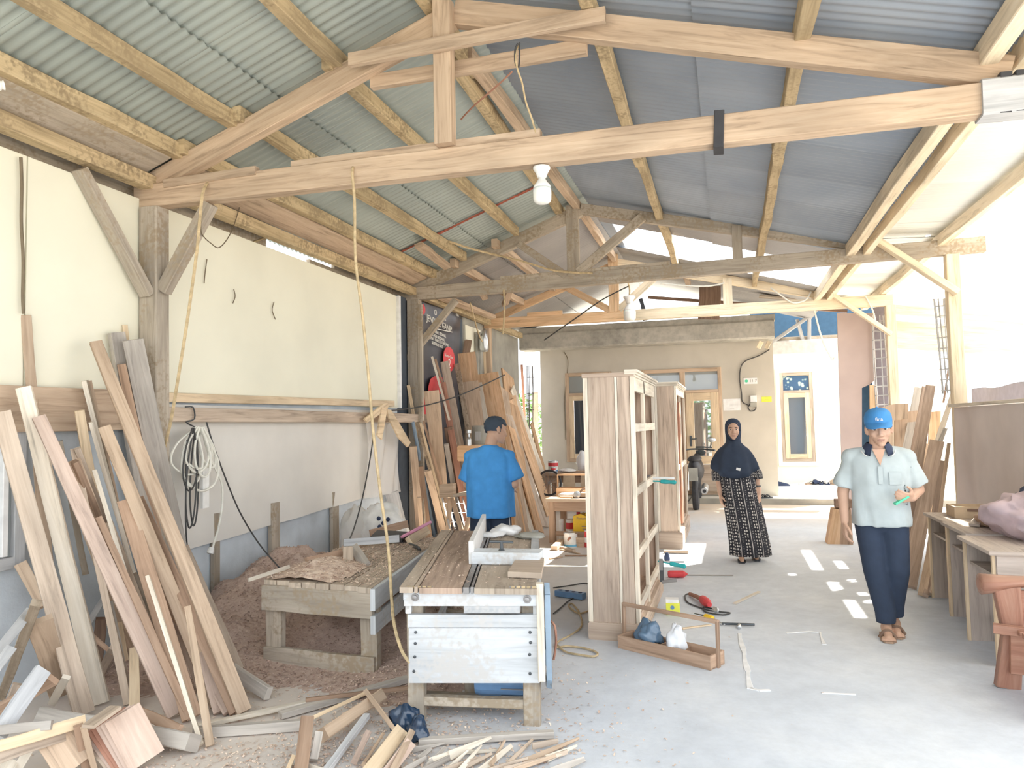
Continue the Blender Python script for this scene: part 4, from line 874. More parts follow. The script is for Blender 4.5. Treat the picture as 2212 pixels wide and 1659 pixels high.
# fence, cross beam and tee handle on top
fe = MB(); fe.bar(Q(.44, .30, .765), Q(.44, .99, .765), .13, .03, (0, 0, 1)); fe.build('rip_fence', 'white_paint', sw)
fb = MB(); fb.bar(Q(.46, .33, .735), Q(1.02, .33, .735), .16, .07, e2).build('fence_beam', 'paint_grey', sw)
hp = Q(.69, .33, .77); th = MB(); th.lathe(hp, [(.02, 0), (.012, .012), (.009, .05)], 10); th.build('clamp_screw', 'metal_dark', sw); MB().tube([hp+e1*-.07+Vector((0, 0, .052)), hp+e1*.07+Vector((0, 0, .048))], .008, sub=1).build('tee_handle', 'metal_dark', sw)
# motor, pulleys, belt
mc = Q(.72, .13, .165); mo = MB(); mo.lathe(mc, [(.03, -.16), (.085, -.15), (.09, -.12), (.09, .12), (.08, .14), (.02, .15)], 18, e1); mo.build('motor', 'blue_plastic', sw)
fins = MB()
for i in range(10):
    a = math.pi*2*i/10; fins.bar(mc+e1*-.02+Vector((0, 0, math.cos(a)*.092))+e2*math.sin(a)*.092, mc+e1*.12+Vector((0, 0, math.cos(a)*.092))+e2*math.sin(a)*.092, .012, .006)
fins.build('cooling_fins', 'iron', sw)
pu, plw = Q(1.075, .02, .66), Q(1.075, .02, .25)
for p, r in ((pu, .035), (plw, .05)):
    MB().lathe(p-e1*.03, [(.006, -.05), (.012, -.05), (.012, 0), (r, 0), (r*.7, .014), (r, .028), (.008, .03)], 16, e1).build('pulley', 'iron', sw)
bl = [pu+e2*.045+Vector((0, 0, 0)), pu+e2*.0+Vector((0, 0, .045)), pu-e2*.045]; bl2 = [plw-e2*.055, plw-Vector((0, 0, .055)), plw+e2*.055]
loop = bl+bl2+[bl[0]]
bm_ = MB()
for a_, c_ in zip(loop, loop[1:]): bm_.bar(a_+e1*-.016, c_+e1*-.016, .026, .012, e1, ch=.02)
bm_.build('drive_belt', 'belt', sw)
MB().lathe(Q(1.03, .05, .42), [(.005, -.01), (.055, -.01), (.055, .012), (.03, .018), (.005, .018)], 18, e1).build('flywheel', 'metal_dark', sw)
p0 = G(1102, 1247, .705); tag(MB().poly([G(1097, 1247, .702), G(1170, 1250, .702), G(1176, 1216, .702), G(1118, 1212, .702)], .03, (0, 0, 1)).build('wood_block', 'pale'), 'flat square board lying on the saw table, front right corner', 'board')
# rags and shavings on the saw table
def crumple(name, label, mat, c, size, seed, cat, n=26, amp=.35, group=None, spik=1.0, parent=None):
    m = MB(); vs = []; fs = []; M = n//2; c = Vector(c); rr = Vector((seed*3.1, seed*1.7, seed))
    for i in range(M+1):
        p = math.pi*i/M
        for j in range(n):
            t = 2*math.pi*j/n; d = Vector((math.sin(p)*math.cos(t), math.sin(p)*math.sin(t), math.cos(p)))
            k = 1+amp*noise.noise(d*1.6+rr)+amp*.7*abs(noise.noise(d*4.1+rr))*spik+amp*.35*noise.noise(d*9+rr)
            q = Vector((d.x*size[0], d.y*size[1], d.z*size[2]))*k; q.z = max(q.z, -size[2]*.75); vs.append(c+q)
    for i in range(M):
        for j in range(n): k = (j+1) % n; fs.append((i*n+j, i*n+n+j, i*n+n+k, i*n+k))
    m.add(vs, fs); zmin = min(v.z for v in vs)
    o = m.build(name, mat, parent, smooth=True)
    return o if parent is not None else tag(o, label, cat, group)
for i, (x, y, s, mat, lab) in enumerate([(1062, 1160, .09, 'white_paint', 'white crumpled rag beside the fence on the saw table'), (1092, 1155, .10, 'white_paint', 'larger white rag with raised corner on the saw table'), (1145, 1163, .10, 'bluegrey_wood', 'grey flat rag at the back right of the saw table')]):
    p = G(x, y, .70); crumple('rag', lab, mat if mat != 'bluegrey_wood' else 'plaster_grey', (p.x, p.y, .716+.012*(i == 1)), (s, s*.7, .022+.02*(i == 1)), 4+i, 'rag', 22, .5)
# --- shavings bench
QB = frame4((-2.91, 4.16), (-2.10, 4.10), (-3.10, 5.75), (-2.42, 6.05)); zb = .545
f1 = (QB(1, 0)-QB(0, 0)).normalized(); f2 = (QB(1, 1)-QB(1, 0)).normalized()
be = thing('workbench', 'low grey plank bench buried in wood shavings beside the wall', 'workbench', tuple(QB(.5, .5)))
for i in range(8): part('top_plank', 'planktop', be, slab(i/8+.004, (i+1)/8-.004, -.01+rnd.uniform(-.01, .01), 1.0, zb-.035, zb+rnd.uniform(-.004, .004), QB))
for u, v in ((.08, .03), (.95, .03), (.08, .95), (.95, .95)):
    p = QB(u, v); MB().bar(p, p+Vector((0, 0, zb-.03)), .115, .06, f1, segs=3, wob=.006).build('leg', 'timber_grey', be)
for v, zz, h in ((-.005, zb-.11, .16), (.01, .05, .14), (.97, zb-.11, .14)): MB().bar(QB(.0, v, zz), QB(1.0, v, zz), h, .035, (0, 0, 1), segs=5, wob=.006).build('apron', 'timber_grey', be)
for zz, h in ((zb-.07, .13), (zb-.22, .11)): MB().bar(QB(1.01, -.02, zz), QB(1.01, 1, zz), h, .03, (0, 0, 1), segs=5, wob=.005).build('side_rail', 'paint_grey', be)
# things on the bench
BT = 'offcuts lying on the shavings bench'
def onb(x, y, dz=0.0): return G(x, y, zb+dz)
for lab, a_, c_, w_, th_, mat in [('long grey board lying across the far end of the bench', onb(742, 1172, .06), onb(862, 1164, .06), 16, .03, 'bluegrey_wood'), ('pale block standing on end in the shavings', onb(752, 1222, .0), onb(752, 1185, .10), 22, .04, 'pale'), ('grey tapered offcut leaning by the pale block', onb(790, 1222, .0), onb(764, 1182, .08), 22, .03, 'grey_wood'),
    ('thin pale lath sticking out over the bench front', onb(537, 1253, .02), onb(625, 1224, .04), 8, .012, 'white_wood'), ('brown offcut half buried in bench shavings', onb(662, 1214, .05), onb(738, 1196, .06), 18, .03, 'brown'), ('pale square batten on the bench beside the saw', onb(884, 1170, .02), onb(922, 1145, .04), 20, .04, 'yellow'),
    ('flat plank end near the pink broom handle', onb(800, 1152, .03), onb(880, 1132, .05), 16, .02, 'brown')]:
    plank(lab, a_, c_, w_, th_, mat, group=BT, lift=False, name='offcut', cat='offcut')
# dustpan with pink handle
dpn = thing('dustpan', 'black dustpan with a pink handle on the shavings bench', 'dustpan', tuple(onb(850, 1162)))
MB().poly([onb(795, 1172, .01), onb(868, 1172, .01), onb(884, 1156, .03), onb(815, 1152, .03)], .03, (0, 0, 1)).build('pan', 'black', dpn); plain('pinkp', (.80, .36, .52), .5)
MB().tube([onb(868, 1160, .05), onb(930, 1128, .12)], .014, sub=1).build('handle', 'pinkp', dpn)
tag(MB().tube([onb(884, 1174, .03), onb(900, 1180, .05), onb(908, 1188, .02), onb(893, 1182, .0)], .008).build('cable', 'cable_black'), 'black bent cable end on the bench beside the saw', 'cable')
# sacks behind the bench
p = PX(825, 1150, -3.45); crumple('sack', 'white plastic sack with dark blue print behind the bench', 'white_plastic', (p.x, p.y, .50), (.24, .20, .22), 12, 'sack', 28, .35)
sk = bpy.data.objects['sack']
for i, (x, y) in enumerate(((818, 1120), (828, 1130), (838, 1122), (820, 1138), (846, 1140), (856, 1140))): MB().ball(PX(x, y, -3.28), .022, 8, 6).build('print', 'navy', sk)
p = PX(772, 1140, -3.7); crumple('sack', 'pale slumped sack against the wall behind the bench', 'canvas', (p.x, p.y, .42), (.14, .22, .26), 15, 'sack', 24, .3)
plank('pale blue-grey board leaning by the corner post behind sacks', foot((872, 1165), (846, 1068), -3.85), (846, 1068, 'X', -3.88), 28, .02, 'bluegrey_wood')
plank('narrow dark board standing between the two sacks', foot((778, 1175), (774, 1096), -3.88), (774, 1096, 'X', -3.9), 9, .03, 'brown')
plank('tan folded board behind the printed sack', foot((815, 1165), (806, 1098), -3.86), (806, 1098, 'X', -3.88), 26, .02, 'tan')

# ---------------------------------------------------------------- sawdust heap and shavings
def hs(x, y):
    h = .52*math.exp(-((x+3.55)/.50)**2-((y-5.4)/1.0)**2)+.30*math.exp(-((x+2.55)/.5)**2-((y-5.05)/.48)**2)+.03*math.exp(-((x+2.9)/.8)**2-((y-4.2)/.5)**2)+.07*math.exp(-((x+1.85)/.4)**2-((y-4.6)/.7)**2)
    return h*(1+.25*noise.noise((x*5, y*5, 2)))-.016
m = MB(); nx, ny = 150, 170; gx = [-3.99+(3.5)*i/nx for i in range(nx+1)]; gy = [2.9+3.9*j/ny for j in range(ny+1)]
vs = [(x, y, hs(x, y)+.006*noise.noise((x*31, y*31, 1))+.004*noise.noise((x*70, y*70, 1))) for y in gy for x in gx]
fs = [(j*(nx+1)+i, j*(nx+1)+i+1, (j+1)*(nx+1)+i+1, (j+1)*(nx+1)+i) for j in range(ny) for i in range(nx) if max(vs[j*(nx+1)+i][2], vs[(j+1)*(nx+1)+i+1][2], vs[j*(nx+1)+i+1][2], vs[(j+1)*(nx+1)+i][2]) > -.001]
m.add(vs, fs); sd = m.build('sawdust_heap', 'sawdust', smooth=True); tag(sd, 'reddish sawdust heaped under and behind the low bench', 'sawdust', kind='stuff')
def flakes(name, label, mat, n, place, smin, smax, seed):
    rr = np.random.default_rng(seed); V = []; Fc = []
    for i in range(n):
        x, y, zz = place(rr); s = rr.uniform(smin, smax); a = rr.uniform(0, 6.283); tl = rr.uniform(-.5, .5)
        d = np.array([math.cos(a), math.sin(a), tl*.6])*s; e = np.array([-math.sin(a), math.cos(a), rr.uniform(-.4, .4)])*s*rr.uniform(.25, .6); up = np.array([0, 0, s*rr.uniform(.1, .6)]); c = np.array([x, y, zz+.003+abs(tl)*s*.4])
        b = len(V); V += [tuple(c-d-e), tuple(c-d+e), tuple(c-e+up), tuple(c+e+up), tuple(c+d-e), tuple(c+d+e)]; Fc += [(b, b+1, b+3, b+2), (b+2, b+3, b+5, b+4)]
    m = MB(); m.add(V, Fc); o = m.build(name, mat, None, org=(V[0][0], V[0][1], 0)); return tag(o, label, 'shavings', kind='stuff')
def pl_heap(r):
    while True:
        x, y = r.uniform(-3.98, -1.1), r.uniform(3.0, 6.4); h = hs(x, y)
        if h > .0: return x, y, h
def pl_floor(r):
    x = r.normal(-1.6, .55); y = abs(r.normal(0, .9))+2.5; return max(x, -3.4), y, max(0, hs(max(x, -3.4), y))
def pl_bench(r):
    u, v = r.uniform(.0, .99), r.uniform(.0, 1); p = QB(u, v); return p.x, p.y, zb+hb(u, v)
def hb(u, v): return .075*math.exp(-((u-.34)/.24)**2-((v-.20)/.20)**2)
m = MB(); nn = 30; vs = []
for j in range(nn+1):
    for i in range(nn+1): p = QB(i/nn, j/nn); vs.append((p.x, p.y, zb+.001+hb(i/nn, j/nn)*(1+.5*noise.noise((i*.5, j*.5, 0)))-.004))
m.add(vs, [(j*(nn+1)+i, j*(nn+1)+i+1, (j+1)*(nn+1)+i+1, (j+1)*(nn+1)+i) for j in range(nn) for i in range(nn) if hb((i+.5)/nn, (j+.5)/nn) > .008])
tag(m.build('shavings_mound', 'shavings', smooth=True), 'pinkish mound of shavings on the low bench', 'shavings', kind='stuff')
flakes('wood_shavings', 'curled shavings scattered over the sawdust heap', 'shavings_dark', 16000, pl_heap, .003, .011, 1)
flakes('wood_shavings', 'shavings strewn on the floor around the saw', 'shavings', 6500, pl_floor, .003, .010, 2)
flakes('wood_shavings', 'fine pale shavings on the low bench top', 'shavings', 5000, pl_bench, .003, .009, 3)
def pl_saw(r): p = Q(r.uniform(.02, .98), r.beta(1.2, 1.2)); return p.x, p.y, .702
flakes('wood_shavings', 'crumbs and chips on the saw table', 'shavings', 700, pl_saw, .002, .007, 4)

# ================================================================ CABINETS
def rail_set(par, xf, ys, zs, d, mat, nm='rail', h=.06):
    for (y0, y1), zz in [(a, b) for a in ys for b in zs]: MB().box((xf-d/2, (y0+y1)/2, zz), (d, y1-y0, h)).build(nm, mat, par)
def cabinet(label, x0, x1, y0, y1, H, plinth, planks, crown, rows, ymid):
    t = thing('wardrobe', label, 'wardrobe', ((x0+x1)/2, (y0+y1)/2, 0))
    xx = x0
    for w, mat in planks: MB().bar((xx+w/2, y0+.012, plinth), (xx+w/2, y0+.012, H-.03), w-.002, .024, (1, 0, 0), segs=4, ch=.03).build('side_plank', mat, t); xx += w
    MB().box(((x0+x1)/2, y1-.012, (plinth+H)/2), (x1-x0, .024, H-plinth-.03)).build('side_panel', 'teak', t)
    nb = 5
    for i in range(nb): a_ = y0+.024+(y1-y0-.05)*i/nb; MB().box((x0+.012, a_+(y1-y0-.05)/nb/2, (plinth+H)/2), (.016, (y1-y0-.05)/nb-.003, H-plinth-.04)).build('back_plank', 'teak_dark', t)
    MB().box(((x0+x1)/2, (y0+y1)/2, H-.015), (x1-x0+.01, y1-y0+.01, .03)).build('top', 'teak', t); MB().box(((x0+x1)/2, (y0+y1)/2, plinth+.012), (x1-x0-.03, y1-y0-.05, .024)).build('bottom', 'teak', t)
    MB().box(((x0+x1)/2+.012, (y0+y1)/2, plinth/2), (x1-x0+.024, y1-y0+.03, plinth)).build('plinth', 'teak', t)
    for yy, w in ((y0+.03, .06), (ymid, .06), (y1-.03, .06)): MB().bar((x1-.014, yy+.002, plinth), (x1-.014, yy+.002, H-.03), w, .028, (0, 1, 0)).build('stile', 'white_wood', t)  # front frame whitened: light from the open side painted into its wood
    rail_set(t, x1, [(y0+.06, y1-.06)], [H-.08], .026, 'white_wood', h=.10); rail_set(t, x1, [(y0+.06, ymid-.03), (ymid+.03, y1-.06)], rows, .026, 'white_wood')
    if crown:
        cm = MB()
        for k, (e, zz, hh) in enumerate(((.008, H-.03, .015), (.02, H-.015, .015), (.032, H, .018))):
            cm.box((x1+e/2-.03, (y0+y1)/2, zz+hh/2), (.06+e, y1-y0+e, hh))
            if crown > 1: cm.box(((x0+x1)/2, y0-e/2+.015, zz+hh/2), (x1-x0+e*.8, .03+e, hh))
        cm.build('crown_moulding', 'white_wood', t)
    return t
cabinet('large unfinished teak wardrobe frame standing nearest, clamps on its front', -.99, -.63, 5.18, 6.72, 1.86, .12, [(.035, 'white_wood'), (.19, 'teak'), (.02, 'white_wood'), (.085, 'teak')], 1, [1.47, 1.02, .58, .22], 5.86)
cabinet('second teak wardrobe with a crown moulding, behind the nearest one', -.98, -.59, 9.02, 10.75, 1.97, .20, [(.12, 'teak'), (.04, 'white_wood'), (.20, 'teak')], 2, [.95], 9.8)
w2 = bpy.data.objects['wardrobe.001']
MB().box((-.60, 9.5, 1.0), (.03, .20, 1.5)).build('door_edge', 'redwood', w2)
# bar clamps
def clamp(label, Y, a, h0, h1, drop=None):
    p = PY(*a, Y); q0 = PY(*h0, Y); q1 = PY(*h1, Y); t = thing('bar_clamp', label, 'clamp', tuple(p))
    MB().bar(p, q0+(q1-q0)*.9+Vector((0, 0, .035)), .018, .008, (0, 0, 1)).build('bar', 'steel', t)
    d = (q1-q0); L_ = d.length; MB().lathe(q0, [(.006, -.09), (.006, 0), (.016, .005), (.019, L_*.3), (.015, L_*.6), (.019, L_*.92), (.008, L_)], 12, d).build('handle', 'teal', t)
    MB().box(tuple(p+Vector((.0, 0, -.02))), (.03, .022, .09)).build('jaw', 'iron', t)
    if drop:
        c0, c1, c2 = [PY(*k, Y) for k in drop]; MB().bar(c0, c1, .03, .014, (1, 0, 0)).build('frame', 'metal_dark', t); MB().bar(c1, c2, .026, .02, (0, 0, 1)).build('jaw', 'iron', t)
clamp('upper bar clamp with teal handle gripping the wardrobe frame', 6.35, (1402, 1032), (1426, 1040), (1461, 1042))
clamp('lower clamp with teal handle and dark frame at the wardrobe foot', 6.15, (1428, 1214), (1446, 1217), (1482, 1224), [(1429, 1211), (1430, 1257), (1462, 1253)])

# ================================================================ TABLES AND WHAT IS ON THEM, BACK
def table(label, x0, x1, y0, y1, H, mat, mtop, shelf=None, nm='work_table', legw=.08):
    t = thing(nm, label, 'table', ((x0+x1)/2, (y0+y1)/2, 0))
    MB().box(((x0+x1)/2, (y0+y1)/2, H-.02), (x1-x0+.06, y1-y0+.06, .04)).build('top', mtop, t)
    for x in (x0+legw/2, x1-legw/2):
        for y in (y0+legw/2, y1-legw/2): MB().bar((x, y, 0), (x, y, H-.04), legw, legw, (1, 0, 0)).build('leg', mat, t)
    MB().box(((x0+x1)/2, y0+.02, H-.10), (x1-x0-.1, .03, .12)).build('apron', mat, t); MB().box((x0+.02, (y0+y1)/2, H-.10), (.03, y1-y0-.1, .12)).build('apron', mat, t)
    if shelf:
        MB().box(((x0+x1)/2, y0+.04, shelf), (x1-x0-.1, .03, .06)).build('stretcher', mat, t); MB().box(((x0+x1)/2, y1-.04, shelf), (x1-x0-.1, .03, .06)).build('stretcher', mat, t)
    return t
table('low brown work table lit by the sun behind the wardrobe', -2.24, -1.25, 9.2, 9.95, .565, 'brown', 'tan', .12)
table('dark far table with paint tin, against the house window', -3.05, -1.9, 12.3, 12.9, .68, 'brown', 'brown', None, 'side_table')
def tray(name, label, O, a, b, L_, D_, H_, hh, mat, ndiv, cat='tool tray', th=.014):
    """open tool tray with end posts and a carrying bar"""
    t = thing(name, label, cat, tuple(O+a*L_/2+b*D_/2)); up = Vector((0, 0, 1)); z0 = O.z
    def P(u, v, w): return O+a*u+b*v+up*w
    for v in (th/2, D_-th/2): MB().bar(P(0, v, H_/2), P(L_, v, H_/2), H_, th, up).build('side_board', mat, t)
    for u in (th/2, L_-th/2): MB().bar(P(u, th, H_/2), P(u, D_-th, H_/2), H_, th, up).build('end_board', mat, t)
    MB().bar(P(0, D_/2, .006), P(L_, D_/2, .006), D_-2*th, .01, b).build('bottom', mat, t)
    for i in range(ndiv): u = L_*(i+1)/(ndiv+1.6); MB().bar(P(u, th, H_*.42), P(u, D_-th, H_*.42), H_*.8, .01, up).build('divider', mat, t)
    for u in (-th/2, L_+th/2): MB().bar(P(u, D_/2, 0.0), P(u, D_/2, hh), .03, th, b).build('handle_post', mat, t)
    MB().bar(P(-th, D_/2, hh), P(L_+th, D_/2, hh), .028, .022, b).build('handle_bar', mat, t)
    return t
O = G(1335, 1400); a_ = (G(1535, 1449)-O); L_ = a_.length; a_.normalize(); b_ = Vector((-a_.y, a_.x, 0))
tray('tool_tray', 'long wooden tool tray with a carrying bar on the concrete floor', O, a_, b_, L_, .17, .085, .275, 'brown', 3)
p = O+a_*(.30*L_)+b_*.075; crumple('plastic_bag', 'dark blue plastic bag stuffed in the long tool tray', 'bag_blue', (p.x, p.y, .115), (.085, .062, .07), 21, 'bag', 26, .55)
p = O+a_*(.60*L_)+b_*.07; crumple('plastic_bag', 'white knotted plastic bag standing in the long tool tray', 'bag_white', (p.x, p.y, .115), (.06, .052, .085), 25, 'bag', 26, .4)
for i, (x, y) in enumerate(((.90, .09), (.84, .06))): p = O+a_*(x*L_)+b_*y; tag(MB().box((p.x, p.y, .024), (.05, .03, .02), .4).build('wood_chip', 'pale'), ['small wooden wedge in the right end of the tool tray', 'second small wedge in the right end of the tool tray'][i], 'wedge')
O2 = PY(1203, 1062, 9.45); O2.z = .565
tray('tool_tray', 'orange sunlit wooden tray with a bar handle on the low table', Vector((-2.2, 9.5, .567)), Vector((1, 0, 0)), Vector((0, 1, 0)), .85, .25, .10, .27, 'orange', 1)
# on the low table: wooden hand plane, offcut, white cloth
pl_ = thing('power_planer', 'pale hand planer lying on the sunlit low table', 'planer', (-1.78, 9.33, .567))
MB().box((-1.78, 9.33, .60), (.26, .08, .05)).build('body', 'tan', pl_); MB().lathe((-1.88, 9.28, .61), [(.005, -.01), (.045, -.01), (.045, .02), (.02, .025), (.005, .025)], 16, (0, -1, 0)).build('wheel', 'steel', pl_); MB().tube([(-1.86, 9.33, .62), (-1.80, 9.33, .68), (-1.70, 9.33, .66), (-1.68, 9.33, .62)], .014).build('handle', 'brown', pl_)
tag(MB().box((-2.02, 9.28, .575), (.16, .05, .018)).build('offcut', 'orange'), 'orange offcut on the front of the low table', 'offcut')
crumple('cloth', 'white cloth heap glaring in the sun on the low table', 'white_paint', (-1.9, 9.42, .595), (.22, .08, .03), 31, 'cloth', 20, .4)
# under the low table
def can(label, c, r, h, mat, bands, nm='paint_can', handle=False, lid='steel', cat='can'):
    t = thing(nm, label, cat, c); x, y, zz = c
    MB().lathe(c, [(r*.98, 0), (r, .004), (r, h-.006), (r*.96, h)], 20).build('body', mat, t)
    MB().lathe((x, y, zz+h), [(r*1.02, -.006), (r*1.02, .004), (r*.85, .006), (r*.84, .002), (.005, .002)], 20).build('lid', lid, t)
    for (z0, z1, m2) in bands: MB().lathe((x, y, zz), [(r*1.006, z0), (r*1.006, z1)], 20).build('label_band', m2, t)
    return t
c = G(1233, 1181); can('white paint tin with a blue foot band on the floor', (c.x, c.y, 0), .085, .17, 'white_plastic', [(.01, .035, 'skyblue')])
MB().lathe((c.x-.0, c.y-.086, .11), [(.03, 0), (.03, .003), (.002, .003)], 16, (0, -1, 0), .5).build('emblem', 'redwood', bpy.data.objects['paint_can'])
c = G(1254, 1180); tag(MB().lathe((c.x, c.y, 0), [(.09, 0), (.10, .12), (.095, .12), (.086, .01)], 20).build('tub', 'tan'), 'brown tub beside the white paint tin', 'tub')
c = G(1269, 1182); can('slim red bottle behind the wardrobe edge', (c.x, c.y, 0), .035, .20, 'red', [(.06, .12, 'white_paint')], 'glue_bottle', cat='bottle')
jc = thing('jerrycan', 'yellow jerrycan with a printed label under the low table', 'jerrycan', (-1.62, 9.45, .0)); Yc = 9.45
A = PY(1241, 1108, Yc); B = PY(1275, 1162, Yc); xw0, xw1, zt, zb2 = A.x, B.x, A.z, B.z
MB().poly([(xw0, Yc-.1, 0), (xw1+.08, Yc-.1, 0), (xw1+.08, Yc-.1, zt*.78), (xw0+.10, Yc-.1, zt), (xw0, Yc-.1, zt*.92)], .2, (0, 1, 0)).build('body', 'yellow_plastic', jc); MB().tube([(xw0+.13, Yc, zt*.92), (xw0+.18, Yc, zt+.01), (xw1+.0, Yc, zt*.96), (xw1+.05, Yc, zt*.80)], .018).build('handle', 'yellow_plastic', jc); MB().lathe((xw0+.05, Yc, zt*.95), [(.025, 0), (.025, .03), (.005, .032)], 12).build('cap', 'red', jc)
for i in range(3): MB().box((xw0+.17, Yc-.102, .20-.035*i), (.12-.02*(i % 2), .004, .014)).build('print', 'brown', jc)
text('Pertam', .045, 'brown', jc, (xw0+.11, Yc-.103, .30), (1, 0, 0), (0, 0, 1))
for lab, x, y, r, h, mat, bands in [('pink-red tin under the low table beside the yellow jerrycan', 1232, 1160, .055, .26, 'white_plastic', [(.14, .22, 'red')]), ('slim white bottle under the low table at its left leg', 1213, 1160, .03, .26, 'white_paint', [])]:
    c = PY(x, y, 9.55); can(lab, (c.x, c.y, 0), r, h, mat, bands, 'bottle', cat='bottle', lid='white_plastic')
for lab, b0, t0, w_, th_, mat in [('short tan block on the floor at the table leg', (1197, 1184, 'z', .03), (1214, 1168, 'z', .06), 14, .05, 'tan'), ('pale chock on the floor by the paint tin', (1205, 1180, 'z', .02), (1240, 1190, 'z', .02), 8, .03, 'pale'), ('thin bent stick on the floor before the low table', (1208, 1186, 'z', .01), (1252, 1196, 'z', .01), 4, .01, 'tan'), ('slim lath on the floor at the wardrobe side', (1220, 1200, 'z', .01), (1268, 1200, 'z', .01), 4, .012, 'brown'), ('small curved stick on the floor beside the saw', (1186, 1207, 'z', .01), (1214, 1203, 'z', .01), 5, .012, 'tan'),
     ('batten lying before the second wardrobe', (1434, 1191, 'z', .02), (1487, 1192, 'z', .02), 8, .03, 'tan'), ('pale stick on the open floor near the drill', (1587, 1304, 'z', .006), (1640, 1279, 'z', .006), 7, .012, 'white_wood'), ('thin yellow rod on the floor behind the tool tray', (1474, 1358, 'z', .006), (1536, 1350, 'z', .006), 5, .01, 'yellow'), ('long thin steel-grey rod on the floor by the glue', (1468, 1242, 'z', .006), (1584, 1243, 'z', .006), 2.5, .008, 'grey_wood')]:
    plank(lab, b0, t0, w_, th_, mat, flat=True, wob=.002, name='wood_piece', cat='wood')
# far table things
can('white and red paint tin on the far table', (-2.93, 12.45, .68), .085, .20, 'white_plastic', [(.11, .17, 'red'), (.02, .05, 'blue_plastic')])
can('smaller red-labelled tin in front of the big paint tin', (-2.90, 12.33, .68), .04, .10, 'white_plastic', [(.05, .085, 'red')])
crumple('plastic_bag', 'clear upright bag on the far table', 'bag_white', (-2.42, 12.5, .84), (.10, .07, .17), 33, 'bag', 20, .4)
crumple('cloth', 'pale flat cloth on the far table', 'white_plastic', (-2.68, 12.5, .71), (.14, .12, .035), 34, 'cloth', 20, .3)
for i, (x, lab) in enumerate(((-2.62, 'brown paper hanging from the far table, left one'), (-2.32, 'brown paper hanging from the far table, right one'))):
    tag(MB().poly([(x-.10, 12.24, .46), (x+.12, 12.24, .44), (x+.10, 12.25, .68), (x-.09, 12.25, .68)], .004, (0, 1, 0)).build('paper', 'cardboard'), lab, 'paper')
wh = thing('bicycle_wheel', 'dim spoked wheel standing at the far table', 'wheel', (-3.0, 11.9, 0)); c = PY(1186, 1043, 11.9); r_ = .20
MB().tube([c+Vector((r_*math.cos(a), .15*r_*math.sin(a), r_*math.sin(a))) for a in [i*math.pi/12 for i in range(25)]], .018, n=6, sub=1).build('tyre', 'rubber', wh)
for i in range(6): a = i*math.pi/6; d = Vector((r_*math.cos(a), .15*r_*math.sin(a), r_*math.sin(a))); MB().tube([c-d, c+d], .004, n=4, sub=1).build('spoke', 'iron', wh)
# --- stand with a box of oddments behind the boy, and grinder motor
st = thing('trestle', 'small trestle with a square box end beside the boy', 'trestle', tuple(G(990, 1165))); Yt = 7.75
MB().poly([PY(x, y, Yt) for x, y in [(949, 1047), (978, 1045), (978, 1074), (949, 1075)]], .10, (0, 1, 0)).build('box', 'tan', st); MB().poly([PY(x, y, Yt+.0) for x, y in [(978, 1068), (1040, 1060), (1040, 1068), (978, 1074)]], .35, (0, 1, 0)).build('shelf', 'pale', st)
for a, c in (((972, 1075), (963, 1160)), ((976, 1075), (1015, 1150)), ((1030, 1068), (985, 1160))): MB().bar(PY(*a, Yt+.15), Vector((PY(*c, Yt+.15).x, Yt+.15, 0)), .05, .03, (1, 0, 0)).build('leg', 'tan', st)
gr = thing('motor', 'grey motor on an orange box among the corner boards', 'motor', tuple(PX(1040, 980, -3.2))); Xg = -3.2
c0, c1 = PX(1039, 960, Xg), PX(1039, 919, Xg); H_ = (c1-c0).length
MB().lathe(c0, [(.02, 0), (.115, 0), (.12, .02), (.12, H_*.92), (.125, H_*.93), (.125, H_), (.01, H_)], 20).build('drum', 'plaster_grey', gr); MB().box(tuple(c0+Vector((0, -.12, H_*.45))), (.07, .02, .12)).build('terminal_box', 'bluegrey_wood', gr)
MB().box(tuple(c0+Vector((-.02, -.18, -.10))), (.26, .66, .20)).build('box', 'orange', gr)
MB().bar(c0+Vector((-.08, .0, -.2)), Vector((c0.x-.08, c0.y, 0)), .06, .06).build('leg', 'brown', gr); MB().bar(c0+Vector((.08, .0, -.2)), Vector((c0.x+.08, c0.y, 0)), .06, .06).build('leg', 'brown', gr)
c = PX(1013, 957, Xg); tag(MB().lathe((c.x, c.y, c0.z), [(.03, 0), (.03, .08), (.012, .11), (.012, .15), (.03, .16), (.03, .2)], 12).build('steel_bottle', 'steel'), 'small steel bottle beside the grey motor', 'bottle')
gl = thing('metal_grille', 'grey metal grille leaning behind the trestle', 'grille', tuple(G(995, 1165)))
for i in range(5): MB().bar(PX(972+i*11, 1142, -3.0), PX(955+i*11, 1075, -3.35), .018, .01).build('bar', 'bluegrey_wood', gl)
for k in (.2, .5, .8): a = PX(972, 1142, -3.0).lerp(PX(955, 1075, -3.35), k); c = PX(1016, 1142, -3.0).lerp(PX(999, 1075, -3.35), k); MB().bar(a, c, .012, .008).build('cross_bar', 'bluegrey_wood', gl)
tag(MB().tube([PX(892, 912, -3.82), G(940, 1165)], .022, sub=1).build('pipe', 'belt'), 'blue-grey pipe leaning by the corner post', 'pipe')
for i, (xa, lab) in enumerate(((1029, 'grey pipe standing left of the silver bundle'), (1035, 'second grey pipe nearer to the silver bundle'))): tag(MB().tube([PX(xa, 718, -3.93), Vector((-3.93, PX(xa, 718, -3.93).y+.02, 0))], .03, sub=1).build('pipe', 'plaster_grey'), lab, 'pipe')
p = PX(1046, 740, -3.8); crumple('wrapped_bundle', 'silver foil-wrapped bundle hanging at the far corner post', 'steel', tuple(p), (.07, .07, .20), 41, 'bundle', 22, .35)
